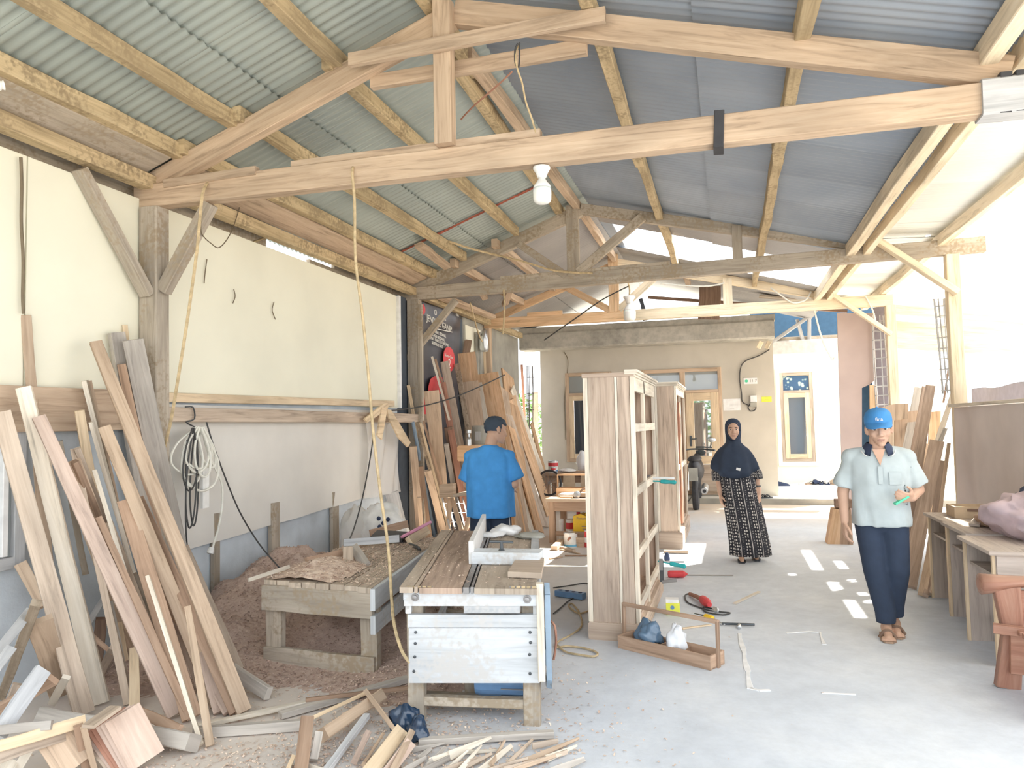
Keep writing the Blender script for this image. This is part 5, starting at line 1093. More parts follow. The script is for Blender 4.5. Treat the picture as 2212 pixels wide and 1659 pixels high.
# ================================================================ banner
bn = thing('banner', 'black campaign banner with white lettering and a red oval', 'banner', tuple(PX(950, 780, -3.93)))
m = MB(); rows = []; nr, nc = 14, 16; c00, c10, c01, c11 = PX(906, 652, -3.94), PX(997, 676, -3.94), PX(902, 960, -3.94), PX(985, 960, -3.94)
for r in range(nr+1):
    row = []
    for i in range(nc+1):
        u, v = i/nc, r/nr; q = (c00*(1-u)+c10*u)*(1-v)+(c01*(1-u)+c11*u)*v; q = Vector((-3.94+.025*math.sin(u*17+v*3)*(.25+.6*abs(u-.5)), q.y, q.z)); row.append(q)
    rows.append(row)
vs = [v for r in rows for v in r]; fs = [(r*(nc+1)+i, r*(nc+1)+i+1, (r+1)*(nc+1)+i+1, (r+1)*(nc+1)+i) for r in range(nr) for i in range(nc)]
k0 = len(vs); vs += [v-Vector((.004, 0, 0)) for v in vs]; fs += [tuple(k0+j for j in reversed(f)) for f in fs]
m.add(vs, fs); m.build('sheet', 'banner_black', bn, smooth=True)
plain('print_white', (.85, .84, .78), .5, var=.01); XB = -3.905
def btxt(s, x, y, size, mat='print_white', sx=1.0): text(s, size, mat, bn, PX(x, y, XB), (0, 1, -.06), (0, 0, 1), .0015, sx=sx)
btxt('O    ORE', 951, 681, .115); btxt('JENDRAL GANIP', 950, 700, .13); btxt('JENDERAL PEDANG,', 948, 720, .062); btxt('TEGAS & BERSAHA,', 946, 728.5, .062); btxt('KERAMAT RAKYAT DENGAN', 946, 736.5, .062); btxt('SEPENUH HATI', 945, 745, .062)
a = PX(938, 709.5, XB); c = PX(977, 717.5, XB); MB().bar(a, c, .012, .003, (0, 0, 1)).build('rule', 'print_white', bn)
m = MB(); ov = PX(970, 776, XB+.003); m.lathe(tuple(ov), [(.001, 0), (.235, 0), (.235, .004), (.001, .004)], 28, (1, 0, 0), 1.0); m.v = [(x, ov.y+(y-ov.y)*1.0, ov.z+(zz-ov.z)*.78) for x, y, zz in m.v]; m.build('oval', 'red', bn)
text('Nomor Urut', .065, 'print_white', bn, PX(970, 770, XB+.012), (0, 1, -.06), (0, 0, 1), .001, sx=1); text('2', .20, 'print_white', bn, PX(971, 786, XB+.012), (0, 1, 0), (0, 0, 1), .001, sx=1)
MB().poly([PX(x, y, XB+.002) for x, y in [(903, 860), (921, 858), (921, 895), (902, 895)]], .004, (1, 0, 0)).build('red_panel', 'red', bn); btxt('LA', 917, 874, .11); btxt('ANGGO', 914, 890, .07)
MB().poly([PX(x, y, XB+.002) for x, y in [(925, 836), (930, 818), (940, 812), (955, 815), (958, 850), (925, 852)]], .004, (1, 0, 0)).build('red_print', 'red', bn)
m = MB(); m.lathe(tuple(PX(914, 668, XB+.003)), [(.001, 0), (.07, 0), (.07, .003), (.001, .003)], 18, (1, 0, 0)); m.build('emblem', 'red', bn)
text('com', .07, 'print_white', bn, PX(988, 680, XB), (0, 1, -.06), (0, 0, 1), .001)
# ================================================================ hanging lamps, cables
def bulb(label, top, s, nm='light_bulb'):
    t = thing(nm, label, 'light bulb', tuple(top)); up = (0, 0, -1)
    MB().lathe(top, [(.02*s, -.002), (.052*s, 0), (.052*s, .012*s), (.040*s, .030*s), (.030*s, .055*s), (.026*s, .066*s)], 24, up).build('socket', 'white_plastic', t, smooth=True)
    MB().lathe(top, [(.018*s, .066*s), (.022*s, .075*s), (.034*s, .095*s), (.050*s, .115*s), (.054*s, .13*s)], 24, up).build('housing', 'white_plastic', t, smooth=True)
    MB().lathe(top, [(.054*s, .13*s), (.056*s, .15*s), (.054*s, .20*s), (.048*s, .215*s), (.03*s, .225*s), (.003, .228*s)], 24, up).build('diffuser', 'opal', t, smooth=True)
bulb('white bulb in a porcelain holder under the nearest tie beam', Vector((PY(1170, 361, 4.26).x, 4.26, PY(1170, 361, 4.26).z)), 1.0)
tp = PY(1359, 640, 11.6); bulb('dusty pear-shaped bulb hanging before the far truss', tp, 1.75)
tag(MB().tube([tp+Vector((0, 0, .0)), tp+Vector((.02, -.1, .12)), tp+Vector((-.03, -.25, .35))], .012).build('lamp_cord', 'cable_tan'), 'short cord holding the pear-shaped bulb', 'cord')
def cable(label, pts, r, mat, nm='cable', cat='cable', group=None, **kw):
    return tag(MB().tube([p if isinstance(p, Vector) else pt(*p) for p in pts], r, n=6, sub=5, **kw).build(nm, mat), label, cat, group)
y1 = 4.2
cable('old vine-like cable hanging beside the left post', [(462, 380, 'Y', 4.32), (440, 410, 'Y', 4.15), (432, 470, 'Y', 4.15), (425, 545, 'Y', 4.15), (405, 690, 'Y', 4.15), (386, 810, 'Y', 4.15), (370, 905, 'Y', 4.2), (357, 960, 'Y', 4.25), (350, 1005, 'Y', 4.3), (348, 1020, 'Y', 4.3)], .011, 'cable_tan')
cable('long cable dropping from the nearest tie beam to the saw', [(766, 358, 'Y', 4.26), (761, 372, 'Y', 4.18), (766, 440, 'Y', 4.18), (768, 560, 'Y', 4.18), (783, 680, 'Y', 4.18), (795, 800, 'Y', 4.18), (806, 930, 'Y', 4.15), (820, 1050, 'Y', 4.1), (838, 1180, 'Y', 4.0), (846, 1290, 'Y', 3.8), (852, 1350, 'Y', 3.6), (868, 1405, 'Y', 3.52), (886, 1432, 'Y', 3.5)], .009, 'cable_tan')
cable('tan cable strung in the air between post brace and truss', [(345, 557, 'Y', 4.5), (380, 556, 'Y', 4.6), (450, 549, 'Y', 5.0), (520, 532, 'Y', 5.5), (590, 508, 'Y', 6.0), (660, 484, 'Y', 6.5), (720, 465, 'Y', 7.0), (800, 433, 'Y', 7.4)], .010, 'cable_tan')
cable('ropy cable looping along the left slope to the middle truss', [(700, 466, 'Y', 6.8), (760, 472, 'Y', 7.0), (860, 490, 'Y', 7.6), (870, 515, 'Y', 7.6), (900, 520, 'Y', 7.9), (960, 520, 'Y', 8.1), (1010, 535, 'Y', 8.4), (1060, 548, 'Y', 8.7), (1130, 565, 'Y', 8.75), (1200, 585, 'Y', 8.75), (1280, 590, 'Y', 8.75)], .014, 'cable_tan')
cable('loose wire hanging from the purlin to the ropy cable', [(798, 405, 'Y', 6.2), (820, 440, 'Y', 6.9), (858, 485, 'Y', 7.5), (868, 508, 'Y', 7.6)], .010, 'cable_tan')
cable('twisted wires hanging from the collar tie to the bulb beam', [(1120, 96, 'Y', 4.12), (1114, 120, 'Y', 4.1), (1118, 150, 'Y', 4.1), (1128, 180, 'Y', 4.15), (1136, 220, 'Y', 4.2), (1150, 260, 'Y', 4.22), (1163, 308, 'Y', 4.24)], .006, 'cable_tan')
cable('grey wire loop at the collar tie', [(1122, 92, 'Y', 4.1), (1122, 120, 'Y', 4.1), (1120, 145, 'Y', 4.1), (1113, 135, 'Y', 4.1), (1113, 108, 'Y', 4.1), (1119, 94, 'Y', 4.1)], .006, 'cable_black')
cable('red and brown wire stub slanting from the collar loop', [(1106, 155, 'Y', 4.12), (1085, 175, 'Y', 4.2), (1050, 206, 'Y', 4.3), (1020, 232, 'Y', 4.4), (996, 258, 'Y', 4.5)], .006, 'redwood')
cable('dark wire slanting across the house front to the far truss', [(1175, 735, 'Y', 12.0), (1240, 690, 'Y', 11.9), (1300, 648, 'Y', 11.8), (1358, 618, 'Y', 11.7)], .010, 'cable_black')
cable('thin cable sagging from the canvas rail to the corner boards', [(842, 887, 'Y', 8.0), (900, 880, 'Y', 8.6), (970, 862, 'Y', 8.9), (1030, 838, 'Y', 9.3), (1090, 810, 'Y', 9.8)], .008, 'cable_black')
cable('tan cord hanging from the middle tie beam', [(1088, 626, 'Y', 8.78), (1090, 660, 'Y', 8.78), (1088, 700, 'Y', 8.78), (1086, 722, 'Y', 8.78)], .012, 'cable_tan')
cable('thin cord hanging in the far corner near the silver bundle', [(1016, 655, 'X', -3.3), (1025, 690, 'X', -3.4), (1035, 725, 'X', -3.6), (1042, 738, 'X', -3.75)], .012, 'cable_tan')
cable('thin wire loop under the post brace beside the left post', [(434, 478, 'Y', 4.2), (436, 505, 'Y', 4.25), (455, 525, 'Y', 4.5), (475, 534, 'Y', 4.7), (500, 500, 'Y', 5.0), (520, 440, 'Y', 5.2)], .004, 'dirtstring')
cable('dark cable slanting from the canvas hook to the bench', [(446, 912, 'X', -3.84), (462, 965, 'X', -3.82), (490, 1040, 'X', -3.8), (520, 1110, 'X', -3.78), (560, 1175, 'X', -3.7), (604, 1227, 'X', -3.3)], .006, 'cable_black')
cable('dark slack cable in front of the plastic film', [(806, 945, 'X', -3.6), (798, 1000, 'X', -3.6), (782, 1080, 'X', -3.6), (765, 1140, 'X', -3.5), (752, 1172, 'X', -3.2)], .007, 'cable_black')
cable('knotted dirty string hanging on the wall at the far left', [(45, 340, 'X', -3.94), (47, 400, 'X', -3.94), (46, 480, 'X', -3.94), (50, 560, 'X', -3.94), (49, 640, 'X', -3.94), (51, 678, 'X', -3.94)], .009, 'dirtstring', 'string', 'string')
# hank of white and black cable on the wall
XW = -3.80
hk = thing('cable_hank', 'hank of white and black cable hung on the canvas rail', 'cable', tuple(PX(420, 930, XW)))
def hloop(cx, w, y0, y1, lean, r, mat, x=XW):
    MB().tube([PX(cx, y0, x), PX(cx-w*.8+lean*.3, y0+(y1-y0)*.35, x), PX(cx-w+lean*.7, y0+(y1-y0)*.75, x), PX(cx-w*.3+lean, y1, x), PX(cx+w*.5+lean, y1-(y1-y0)*.12, x), PX(cx+w*.8+lean*.6, y0+(y1-y0)*.5, x), PX(cx+2, y0, x)], r, n=6, sub=6).build('loop', mat, hk)
for i, (cx, w, y0, y1, ln, mat) in enumerate([(425, 40, 922, 1025, -8, 'cable_white'), (425, 34, 922, 1060, 18, 'cable_white'), (428, 22, 922, 1020, 2, 'cable_white'), (432, 14, 922, 1030, 12, 'cable_white'), (436, 12, 922, 1010, 22, 'cable_white'), (420, 20, 924, 1050, -4, 'cable_white'), (418, 10, 924, 1140, -6, 'cable_black'), (416, 14, 924, 1060, -4, 'cable_black'), (422, 8, 924, 1135, -2, 'cable_black'), (424, 26, 922, 1012, 10, 'cable_white')]): hloop(cx, w*1.25, y0, y1, ln, .0088 if mat == 'cable_white' else .006, mat, XW+.012*(i % 4))
MB().tube([PX(x, y, XW) for x, y in [(436, 925), (452, 985), (478, 1040), (480, 1090), (472, 1140), (463, 1170), (458, 1190)]], .0085, n=6).build('lead', 'cable_white', hk)
MB().lathe(PX(455, 1190, XW), [(.004, -.03), (.02, -.025), (.026, 0), (.024, .02), (.004, .022)], 12, (0, -.4, -1)).build('plug', 'white_plastic', hk)
MB().tube([PX(x, y, XW+.02) for x, y in [(404, 950), (402, 1040), (401, 1120), (405, 1190), (407, 1228)]], .006, n=5).build('tail', 'cable_black', hk)
MB().box(tuple(PX(442, 1054, XW-.02)), (.03, .07, .30), .0).build('junction_box', 'white_plastic', hk)
cable('brown wire running down beside the left post', [(350, 1068, 'X', -3.8), (360, 1100, 'X', -3.8), (385, 1150, 'X', -3.75), (402, 1200, 'X', -3.65), (415, 1245, 'X', -3.55), (428, 1282, 'X', -3.5)], .006, 'cable_black')
hk2 = thing('iron_hook', 'bent iron hook on the canvas rail above the cables', 'hook', tuple(PX(418, 890, -3.8))); MB().tube([PX(x, y, -3.81) for x, y in [(400, 879), (417, 880), (420, 905), (402, 912), (420, 922)]], .006, n=5, sub=3).build('wire', 'metal_dark', hk2)
tag(MB().lathe(PX(350, 890, -3.82), [(.012, 0), (.028, 0), (.028, .006), (.012, .006)], 14, (1, 0, 0)).build('washer', 'metal_dark'), 'ring-shaped washer on the near end of the wall rail', 'washer')
# bow-shaped wooden hooks hanging on the rail end
for lab, pts, X_ in [('flat wooden arm pattern hung on the rail, slanting piece', [(784, 905), (826, 872), (838, 870), (834, 884), (790, 913)], -3.78), ('flat wooden pattern piece hanging down from the rail', [(822, 880), (834, 880), (822, 950), (812, 940)], -3.77), ('curved wooden leg pattern hanging by the corner post', [(833, 884), (842, 886), (866, 925), (884, 956), (878, 966), (858, 945), (838, 905)], -3.76)]:
    tag(MB().poly([PX(x, y, X_) for x, y in pts], .02, (1, 0, 0)).build('wooden_pattern', 'yellow'), lab, 'pattern')
# --- floor tools
def onf(x, y, h=0.0): return G(x, y, h)
ps = thing('power_strip', 'blue-grey power strip on the floor between saw and wardrobe', 'power strip', tuple(onf(1231, 1286)))
a, c = onf(1203, 1280, .03), onf(1262, 1288, .03); d = (c-a).normalized(); MB().bar(a, c, .075, .05, (0, 0, 1) if False else None, segs=2).build('body', 'blue_plastic', ps)
for i in range(4): q = a+(c-a)*((i+.6)/4.2)+Vector((0, 0, .026)); MB().lathe(q, [(.018, 0), (.018, .002), (.002, .0021)], 12).build('socket', 'navy', ps)
cable('dark cable curling from the power strip', [onf(1238, 1292, .02), onf(1225, 1300, .01), onf(1212, 1312, .01), onf(1196, 1325, .01)], .006, 'cable_black'); cable('thin cable along the floor with a black plug', [onf(1195, 1270, .01), onf(1230, 1265, .01), onf(1262, 1260, .01), onf(1274, 1263, .01)], .006, 'cable_black')
cable('tan loop of cable on the floor beside the saw', [onf(1275, 1318, .01), onf(1250, 1325, .01), onf(1229, 1310, .01), onf(1236, 1304, .01), onf(1252, 1325, .01), onf(1256, 1352, .01), onf(1235, 1370, .01), onf(1206, 1386, .01), onf(1202, 1398, .01), onf(1225, 1396, .01), onf(1262, 1400, .01), onf(1290, 1410, .01), onf(1283, 1418, .01), onf(1250, 1414, .01), onf(1222, 1408, .01), onf(1204, 1394, .01)], .007, 'cable_tan')
cable('reddish wire hanging down beside the drive belt', [(1184, 1338, 'Y', 3.75), (1198, 1352, 'Y', 3.72), (1201, 1390, 'Y', 3.7), (1196, 1425, 'Y', 3.7)], .006, 'redwood')
dl = thing('power_drill', 'red power drill with dark grip lying on the floor', 'drill', tuple(onf(1530, 1310)))
a, c = onf(1522, 1298, .04), onf(1540, 1312, .04); ax = (c-a).normalized(); MB().lathe(a, [(.018, -.06), (.034, -.05), (.037, .0), (.035, .07), (.026, .10), (.02, .13)], 14, ax).build('body', 'red', dl); MB().lathe(c, [(.022, .05), (.022, .09), (.012, .11), (.005, .12)], 12, ax).build('chuck', 'steel', dl); MB().tube([onf(1520, 1298, .04), onf(1508, 1290, .03), onf(1490, 1283, .02)], .022, r1=.016).build('grip', 'redwood', dl)
MB().tube([onf(x, y, .008) for x, y in [(1490, 1282), (1480, 1286), (1484, 1300), (1505, 1310), (1530, 1318), (1560, 1322), (1577, 1324), (1560, 1328), (1525, 1322), (1520, 1312), (1545, 1316)]], .006, n=6).build('flex', 'cable_black', dl)
bx = thing('carton', 'small lime-yellow carton with a grey top beside the wardrobe', 'box', tuple(onf(1452, 1328)))
q = onf(1453, 1329); MB().box((q.x, q.y+.04, .045), (.105, .09, .09), .1).build('box', 'lime', bx); MB().box((q.x-.004, q.y+.045, .105), (.098, .08, .03), .1).build('cap', 'white_paint', bx); MB().lathe((q.x, q.y-.006, .06), [(.001, 0), (.016, 0), (.016, .002), (.001, .002)], 12, (0, -1, 0)).build('emblem', 'blue_plastic', bx); MB().box((q.x, q.y-.006, .025), (.05, .002, .008), .1).build('print', 'navy', bx)
sdv = thing('screwdriver', 'yellow-handled screwdriver lying beyond the tool tray', 'screwdriver', tuple(onf(1530, 1336))); a, c = onf(1522, 1330, .02), onf(1547, 1338, .02)
MB().lathe(a, [(.012, 0), (.018, .01), (.02, .07), (.018, .09), (.004, .095)], 10, (c-a)).build('handle', 'yellow_plastic', sdv); MB().tube([a, onf(1500, 1325, .012)], .006, sub=1, r1=.003).build('blade', 'metal_dark', sdv)
tw = thing('tee_wrench', 'black tee-handled socket wrench on the floor', 'wrench', tuple(onf(1595, 1352))); a, c = onf(1560, 1347, .015), onf(1630, 1349, .015)
MB().tube([a, (a+c)/2, c], .009, sub=1).build('bar', 'metal_dark', tw); q = onf(1597, 1350, .015); MB().lathe(q, [(.012, 0), (.014, .02), (.014, .06), (.004, .062)], 10, onf(1598, 1362, .015)-q).build('socket', 'steel', tw)
MB().tube([onf(1541, 1336, .012), onf(1565, 1349, .012)], .006, sub=1).build('shaft', 'steel', tw)
c = onf(1455, 1244); gb = thing('glue_bottle', 'red bottle lying at the wardrobe foot', 'bottle', (c.x, c.y, 0)); a, c2 = onf(1442, 1240, .035), onf(1468, 1240, .035); MB().lathe(a, [(.003, 0), (.03, .004), (.034, .02), (.034, .15), (.02, .17), (.008, .19)], 14, c2-a).build('body', 'red', gb); MB().lathe(c2, [(.033, -.03), (.034, .0)], 14, c2-a).build('label_band', 'white_paint', gb)
crumple('cloth', 'small dark rag on the floor behind the lower clamp', 'navy', tuple(onf(1441, 1205, .03)), (.03, .03, .05), 61, 'rag', 16, .4)
for i, (x, y, s, lab) in enumerate([(876, 1580, .07, 'black plastic bag, upper one at the saw leg'), (903, 1600, .055, 'black plastic bag, lower one at the saw leg')]): q = onf(x, y); crumple('plastic_bag', lab, 'bag_black', (q.x, q.y, s*.75), (s*.9, s*.8, s), 70+i, 'bag', 26, .5)
# raised mortar marks on the floor
for pts, w in (([(1596, 1368), (1606, 1410), (1614, 1450), (1620, 1488), (1640, 1492), (1664, 1491)], .03), ([(1700, 1368), (1745, 1364), (1770, 1366), (1780, 1392)], .02), ([(1775, 1497), (1848, 1500)], .02)):
    m = MB(); q = [G(x, y, .002) for x, y in pts]
    for a, c in zip(q, q[1:]): m.bar(a, c, w, .006, (c-a).cross(Vector((0, 0, 1))), segs=4, wob=.012, ch=.3)
    m.build('mortar_ridge', 'beam_white', fl)

for i, pts in enumerate(([(505, 625), (508, 640), (503, 655)], [(592, 652), (588, 670), (595, 690)], [(447, 560), (443, 590), (441, 612)])):
    cable(['short cobweb strand on the cream wall, middle one', 'short cobweb strand on the cream wall, right-hand one', 'short cobweb strand on the cream wall beside the vine-like cable'][i], [(x, y, 'X', -3.955) for x, y in pts], .004, 'dirtstring', 'cobweb', 'cobweb')
tag(MB().lathe(PX(-6, 184, -3.60), [(.004, -.02), (.028, -.018), (.028, .01), (.02, .02), (.026, .03), (.004, .034)], 14, (.4, .6, .2)).build('insulator', 'white_plastic'), 'small white porcelain piece on the left purlin at the frame edge', 'insulator')
# ================================================================ DESKS AND BENCH AT THE RIGHT
def desk(label, x0, x1, y0, y1, H, lean=0):
    t = thing('school_desk', label, 'desk', ((x0+x1)/2, (y0+y1)/2, 0)); xc, yc = (x0+x1)/2, (y0+y1)/2
    MB().box((xc, yc, H-.012), (x1-x0+.05, y1-y0+.06, .024)).build('top', 'deskwood', t)
    for y in (y0+.02, y1-.02):
        MB().bar((x0+.12, y, 0), (x0+.12, y, H-.024), .24, .022, (1, 0, 0)).build('side_panel', 'deskwood', t); MB().bar((x1-.1, y, 0), (x1-.1, y, H-.024), .12, .022, (1, 0, 0)).build('side_panel', 'deskwood', t)
        MB().bar((x0+.006, y, 0), (x0+.006, y, H-.03), .028, .018, (0, 1, 0)).build('edge_strip', 'yellow', t)
    MB().box((xc, yc, H-.17), (x1-x0-.06, y1-y0-.06, .018)).build('shelf', 'deskwood', t); MB().box((x1-.06, yc, H-.10), (.02, y1-y0-.06, .16)).build('back_panel', 'deskwood', t)
    MB().box((x0+.2, yc, .16), (.05, y1-y0-.06, .05)).build('stretcher', 'brown', t); return t
desk('farthest school desk in the row along the tarpaulin', 1.58, 2.1, 6.42, 6.98, .70)
desk('middle school desk in the row along the tarpaulin', 1.56, 2.1, 5.80, 6.36, .70)
desk('nearest school desk, beside the carved bench', 1.50, 2.1, 5.12, 5.72, .69)
MB().box((1.80, 5.13, .56), (.56, .02, .22)).build('end_panel', 'deskwood', bpy.data.objects['school_desk.002'])
bo = thing('wooden_box', 'shallow wooden box on the farthest school desk', 'box', (1.84, 6.72, .70))
for yy in (6.62, 6.84): MB().box((1.86, yy, .745), (.34, .016, .09)).build('side_board', 'cardboard', bo)
for xx in (1.70, 2.02): MB().box((xx, 6.73, .745), (.016, .204, .09)).build('end_board', 'cardboard', bo)
MB().box((1.86, 6.73, .708), (.30, .20, .012)).build('bottom', 'cardboard', bo); MB().box((1.84, 6.609, .765), (.12, .008, .02)).build('slot', 'darkbrown', bo)
crumple('cloth_bundle', 'large lilac-pink cloth bundle on the school desks', 'pink_cloth', (1.92, 5.75, .80), (.24, .40, .15), 81, 'cloth', 34, .35)
crumple('cloth', 'dark cloth behind the lilac bundle', 'navy', (2.08, 6.05, .93), (.12, .16, .06), 82, 'cloth', 22, .4); crumple('cloth', 'dark spotted cloth end hanging at the lilac bundle', 'brown', (1.78, 6.12, .75), (.07, .10, .05), 83, 'cloth', 22, .5)
tag(MB().bar((1.68, 6.10, .715), (1.86, 6.38, .80), .07, .02).build('offcut', 'deskwood'), 'slanting board end between box and lilac bundle', 'offcut')
cbn = thing('carved_bench', 'varnished red-brown carved bench with scrolled armrest', 'bench', (1.75, 4.75, 0))
zz = .58
a_ = MB(); R_ = []
for i in range(15):
    k = i/14; x = 1.33+k*1.0; w_ = .055+.02*math.exp(-k*6); h_ = .028+.030*math.exp(-(k*8)**2)
    R_.append([Vector((x, 4.78+w_*math.cos(t), zz-.012*math.exp(-(k*7)**2)*2+h_*math.sin(t))) for t in [2*math.pi*j/14 for j in range(14)]])
R_.insert(0, [p*.5+Vector((1.315, 4.78, zz-.025))*.5 for p in R_[0]]); a_.loft(R_); a_.build('armrest', 'varnish', cbn, smooth=True)
b_ = MB(); b_.bar((1.45, 4.76, .55), (1.47, 4.76, .30), .13, .06, (1, 0, 0), w1=.10); b_.bar((1.47, 4.76, .30), (1.43, 4.76, 0), .10, .06, (1, 0, 0), w1=.12); b_.build('front_leg', 'varnish', cbn)
MB().bar((1.50, 4.78, .42), (2.3, 4.78, .42), .22, .025, (0, 0, 1)).build('side_panel', 'varnish', cbn)
MB().bar((1.36, 4.70, .335), (2.3, 4.45, .30), .05, .05, (0, 0, 1)).build('seat_rail', 'varnish', cbn)
MB().bar((1.44, 4.72, .20), (2.3, 4.70, .16), .22, .03, (0, 0, 1)).build('lower_panel', 'varnish', cbn)
for i in range(4): MB().bar((1.46, 4.66-.12*i, .33), (2.3, 4.62-.12*i, .31), .10, .025, (0, 1, 0)).build('seat_slat', 'varnish', cbn)
MB().bar((2.25, 4.7, 0), (2.25, 4.7, .6), .08, .06).build('back_leg', 'varnish', cbn); MB().bar((1.46, 4.25, 0), (1.46, 4.25, .32), .08, .06).build('front_leg', 'varnish', cbn)
# stump of boards behind the man
sb = thing('wood_block', 'orange-brown tapered wooden block on the floor behind the man', 'block', tuple(G(1815, 1176))); Yb = G(1815, 1176).y
for i, (xa, xb, xc, xd, mat) in enumerate(((1787, 1814, 1818, 1799, 'orange'), (1814, 1843, 1838, 1818, 'brown'))): MB().poly([PY(xd, 1100, Yb), Vector((PY(xa, 1175, Yb).x, Yb, 0)), Vector((PY(xb, 1175, Yb).x, Yb, 0)), PY(xc, 1100, Yb)], .22, (0, 1, 0)).build('board', mat, sb)
A = PY(1806, 1098, Yb); B = PY(1842, 1084, Yb); MB().box(((A.x+B.x)/2, Yb+.1, A.z+.05), (B.x-A.x, .16, .10)).build('top_block', 'darkbrown', sb)
# ================================================================ motorbike by the house door
mbk = thing('motorbike', 'parked dark motorbike seen end-on between wardrobe and woman', 'motorbike', tuple(G(1502, 1104)))
px0 = G(1503, 1104); bx, by = px0.x, px0.y
for dy in (0, 1.2): MB().tube([(bx, by+.27+dy+.25*math.cos(a), .28+.25*math.sin(a)) for a in [i*math.pi/12 for i in range(25)]], .055, n=8, sub=1).build('tyre', 'rubber', mbk); MB().lathe((bx-.04, by+.27+dy, .28), [(.02, 0), (.19, .01), (.20, .04), (.19, .07), (.02, .08)], 18, (1, 0, 0)).build('rim', 'iron', mbk)
tb = MB(); tb.loft([[Vector((bx-.01+w*math.cos(t), y, zc+h*math.sin(t))) for t in [2*math.pi*j/12 for j in range(12)]] for y, w, zc, h in ((by+.0, .03, .78, .05), (by+.1, .10, .74, .12), (by+.4, .12, .68, .16), (by+.8, .13, .60, .18), (by+1.1, .14, .62, .20), (by+1.25, .08, .75, .18))]); tb.build('body', 'black', mbk, smooth=True)
MB().loft([[Vector((bx-.01+w*math.cos(t), y, .86+h*math.sin(t))) for t in [2*math.pi*j/12 for j in range(12)]] for y, w, h in ((by-.02, .05, .02), (by+.15, .11, .05), (by+.6, .12, .05), (by+.75, .05, .02))]).build('seat', 'rubber', mbk, smooth=True)
MB().box((bx-.02, by-.06, .62), (.15, .03, .22)).build('mudguard', 'plaster_grey', mbk); MB().lathe((bx+.15, by+.05, .33), [(.02, 0), (.055, .0), (.06, .05), (.06, .45), (.03, .6)], 14, (0, 1, .1)).build('exhaust', 'steel', mbk); MB().lathe((bx+.15, by+.04, .33), [(.001, 0), (.03, 0), (.03, .004), (.001, .004)], 12, (0, -1, 0)).build('tailpipe', 'black', mbk)
MB().tube([(bx-.33, by+1.05, .98), (bx-.1, by+1.2, 1.0), (bx+.1, by+1.2, 1.0), (bx+.33, by+1.05, .98)], .016).build('handlebar', 'metal_dark', mbk)
for s in (-1, 1):
    MB().tube([(bx+s*.22, by+1.1, 1.0), (bx+s*.27, by+1.1, 1.13)], .006, sub=1).build('mirror_stalk', 'metal_dark', mbk); MB().ball((bx+s*.28, by+1.09, 1.17), (.07, .02, .045)).build('mirror', 'steel', mbk)
MB().tube([(bx-.05, by+.45, .25), (bx-.22, by+.40, .01)], .012, sub=1).build('side_stand', 'iron', mbk)
# ================================================================ fittings on the house wall
Yw = YH-.001
def plate(nm, label, x0, y0, x1, y1, mat, th=.01, cat='sign', Y=YH):
    A, B = PY(x0, y0, Y), PY(x1, y1, Y); t = thing(nm, label, cat, ((A.x+B.x)/2, Y, B.z)); MB().box(((A.x+B.x)/2, Y-th/2, (A.z+B.z)/2), (B.x-A.x, th, A.z-B.z)).build('plate', mat, t); return t, A, B
t, A, B = plate('number_plate', 'small pale wall plate with a green emblem and figures', 1606, 817, 1636, 829, 'white_paint')
MB().lathe((A.x+.05, YH-.011, (A.z+B.z)/2), [(.001, 0), (.03, 0), (.03, .002), (.001, .002)], 10, (0, -1, 0)).build('emblem', 'green', t)
text('11 7', .075, 'plaster_grey', t, ((A.x+B.x)/2+.05, YH-.012, (A.z+B.z)/2+.0), (1, 0, 0), (0, 0, 1))
t, A, B = plate('paper_notice', 'yellow notice stuck right of the electricity meter', 1645, 857, 1667, 868, 'lime', .004, 'notice'); text('-- --', .04, 'brown', t, ((A.x+B.x)/2, YH-.006, (A.z+B.z)/2), (1, 0, 0), (0, 0, 1))
t, A, B = plate('paper_notice', 'white paper notice beside the glazed door', 1562, 862, 1600, 886, 'white_paint', .004, 'notice'); MB().box((A.x+.19, YH-.006, B.z+.10), (.15, .003, .045)).build('print', 'beam_white', t); text('-----', .05, 'plaster_grey', t, ((A.x+B.x)/2, YH-.007, B.z+.035), (1, 0, 0), (0, 0, 1))
mt = thing('electricity_meter', 'white electricity meter on the house front', 'meter', tuple(PY(1627, 868, YH))); A, B = PY(1620, 855, YH), PY(1634, 868, YH); MB().box(((A.x+B.x)/2, YH-.05, (A.z+B.z)/2), (B.x-A.x, .10, A.z-B.z)).build('cover', 'white_paint', mt); MB().box(((A.x+B.x)/2, YH-.03, B.z-.05), (.11, .06, .09)).build('base', 'plaster_grey', mt)
MB().tube([PY(x, y, YH-.02) for x, y in [(1621, 872), (1616, 880), (1622, 888), (1632, 884), (1633, 872)]], .010, n=5).build('lead', 'cable_black', mt)
cable('dark cable arching down the house front to the meter', [(1662, 755, 'Y', YH-.02), (1640, 768, 'Y', YH-.02), (1610, 780, 'Y', YH-.02), (1600, 795, 'Y', YH-.02), (1598, 820, 'Y', YH-.02), (1602, 850, 'Y', YH-.02), (1604, 868, 'Y', YH-.02), (1618, 876, 'Y', YH-.04)], .010, 'cable_black')
cable('thin cable down the house wall left of the window', [(1218, 760, 'Y', YH-.02), (1226, 775, 'Y', YH-.02), (1226, 800, 'Y', YH-.02), (1220, 860, 'Y', YH-.02), (1222, 950, 'Y', YH-.02)], .009, 'dirtstring')
for i, (x, lab) in enumerate(((1641, 'left short wooden strut under the canopy end'), (1658, 'right short wooden strut under the canopy end'))): tag(MB().bar(PY(x-3, 752, 14.35), PY(x+4, 738, 14.35), .09, .08, (0, 1, 0)).build('strut', 'timber_cream'), lab, 'beam')
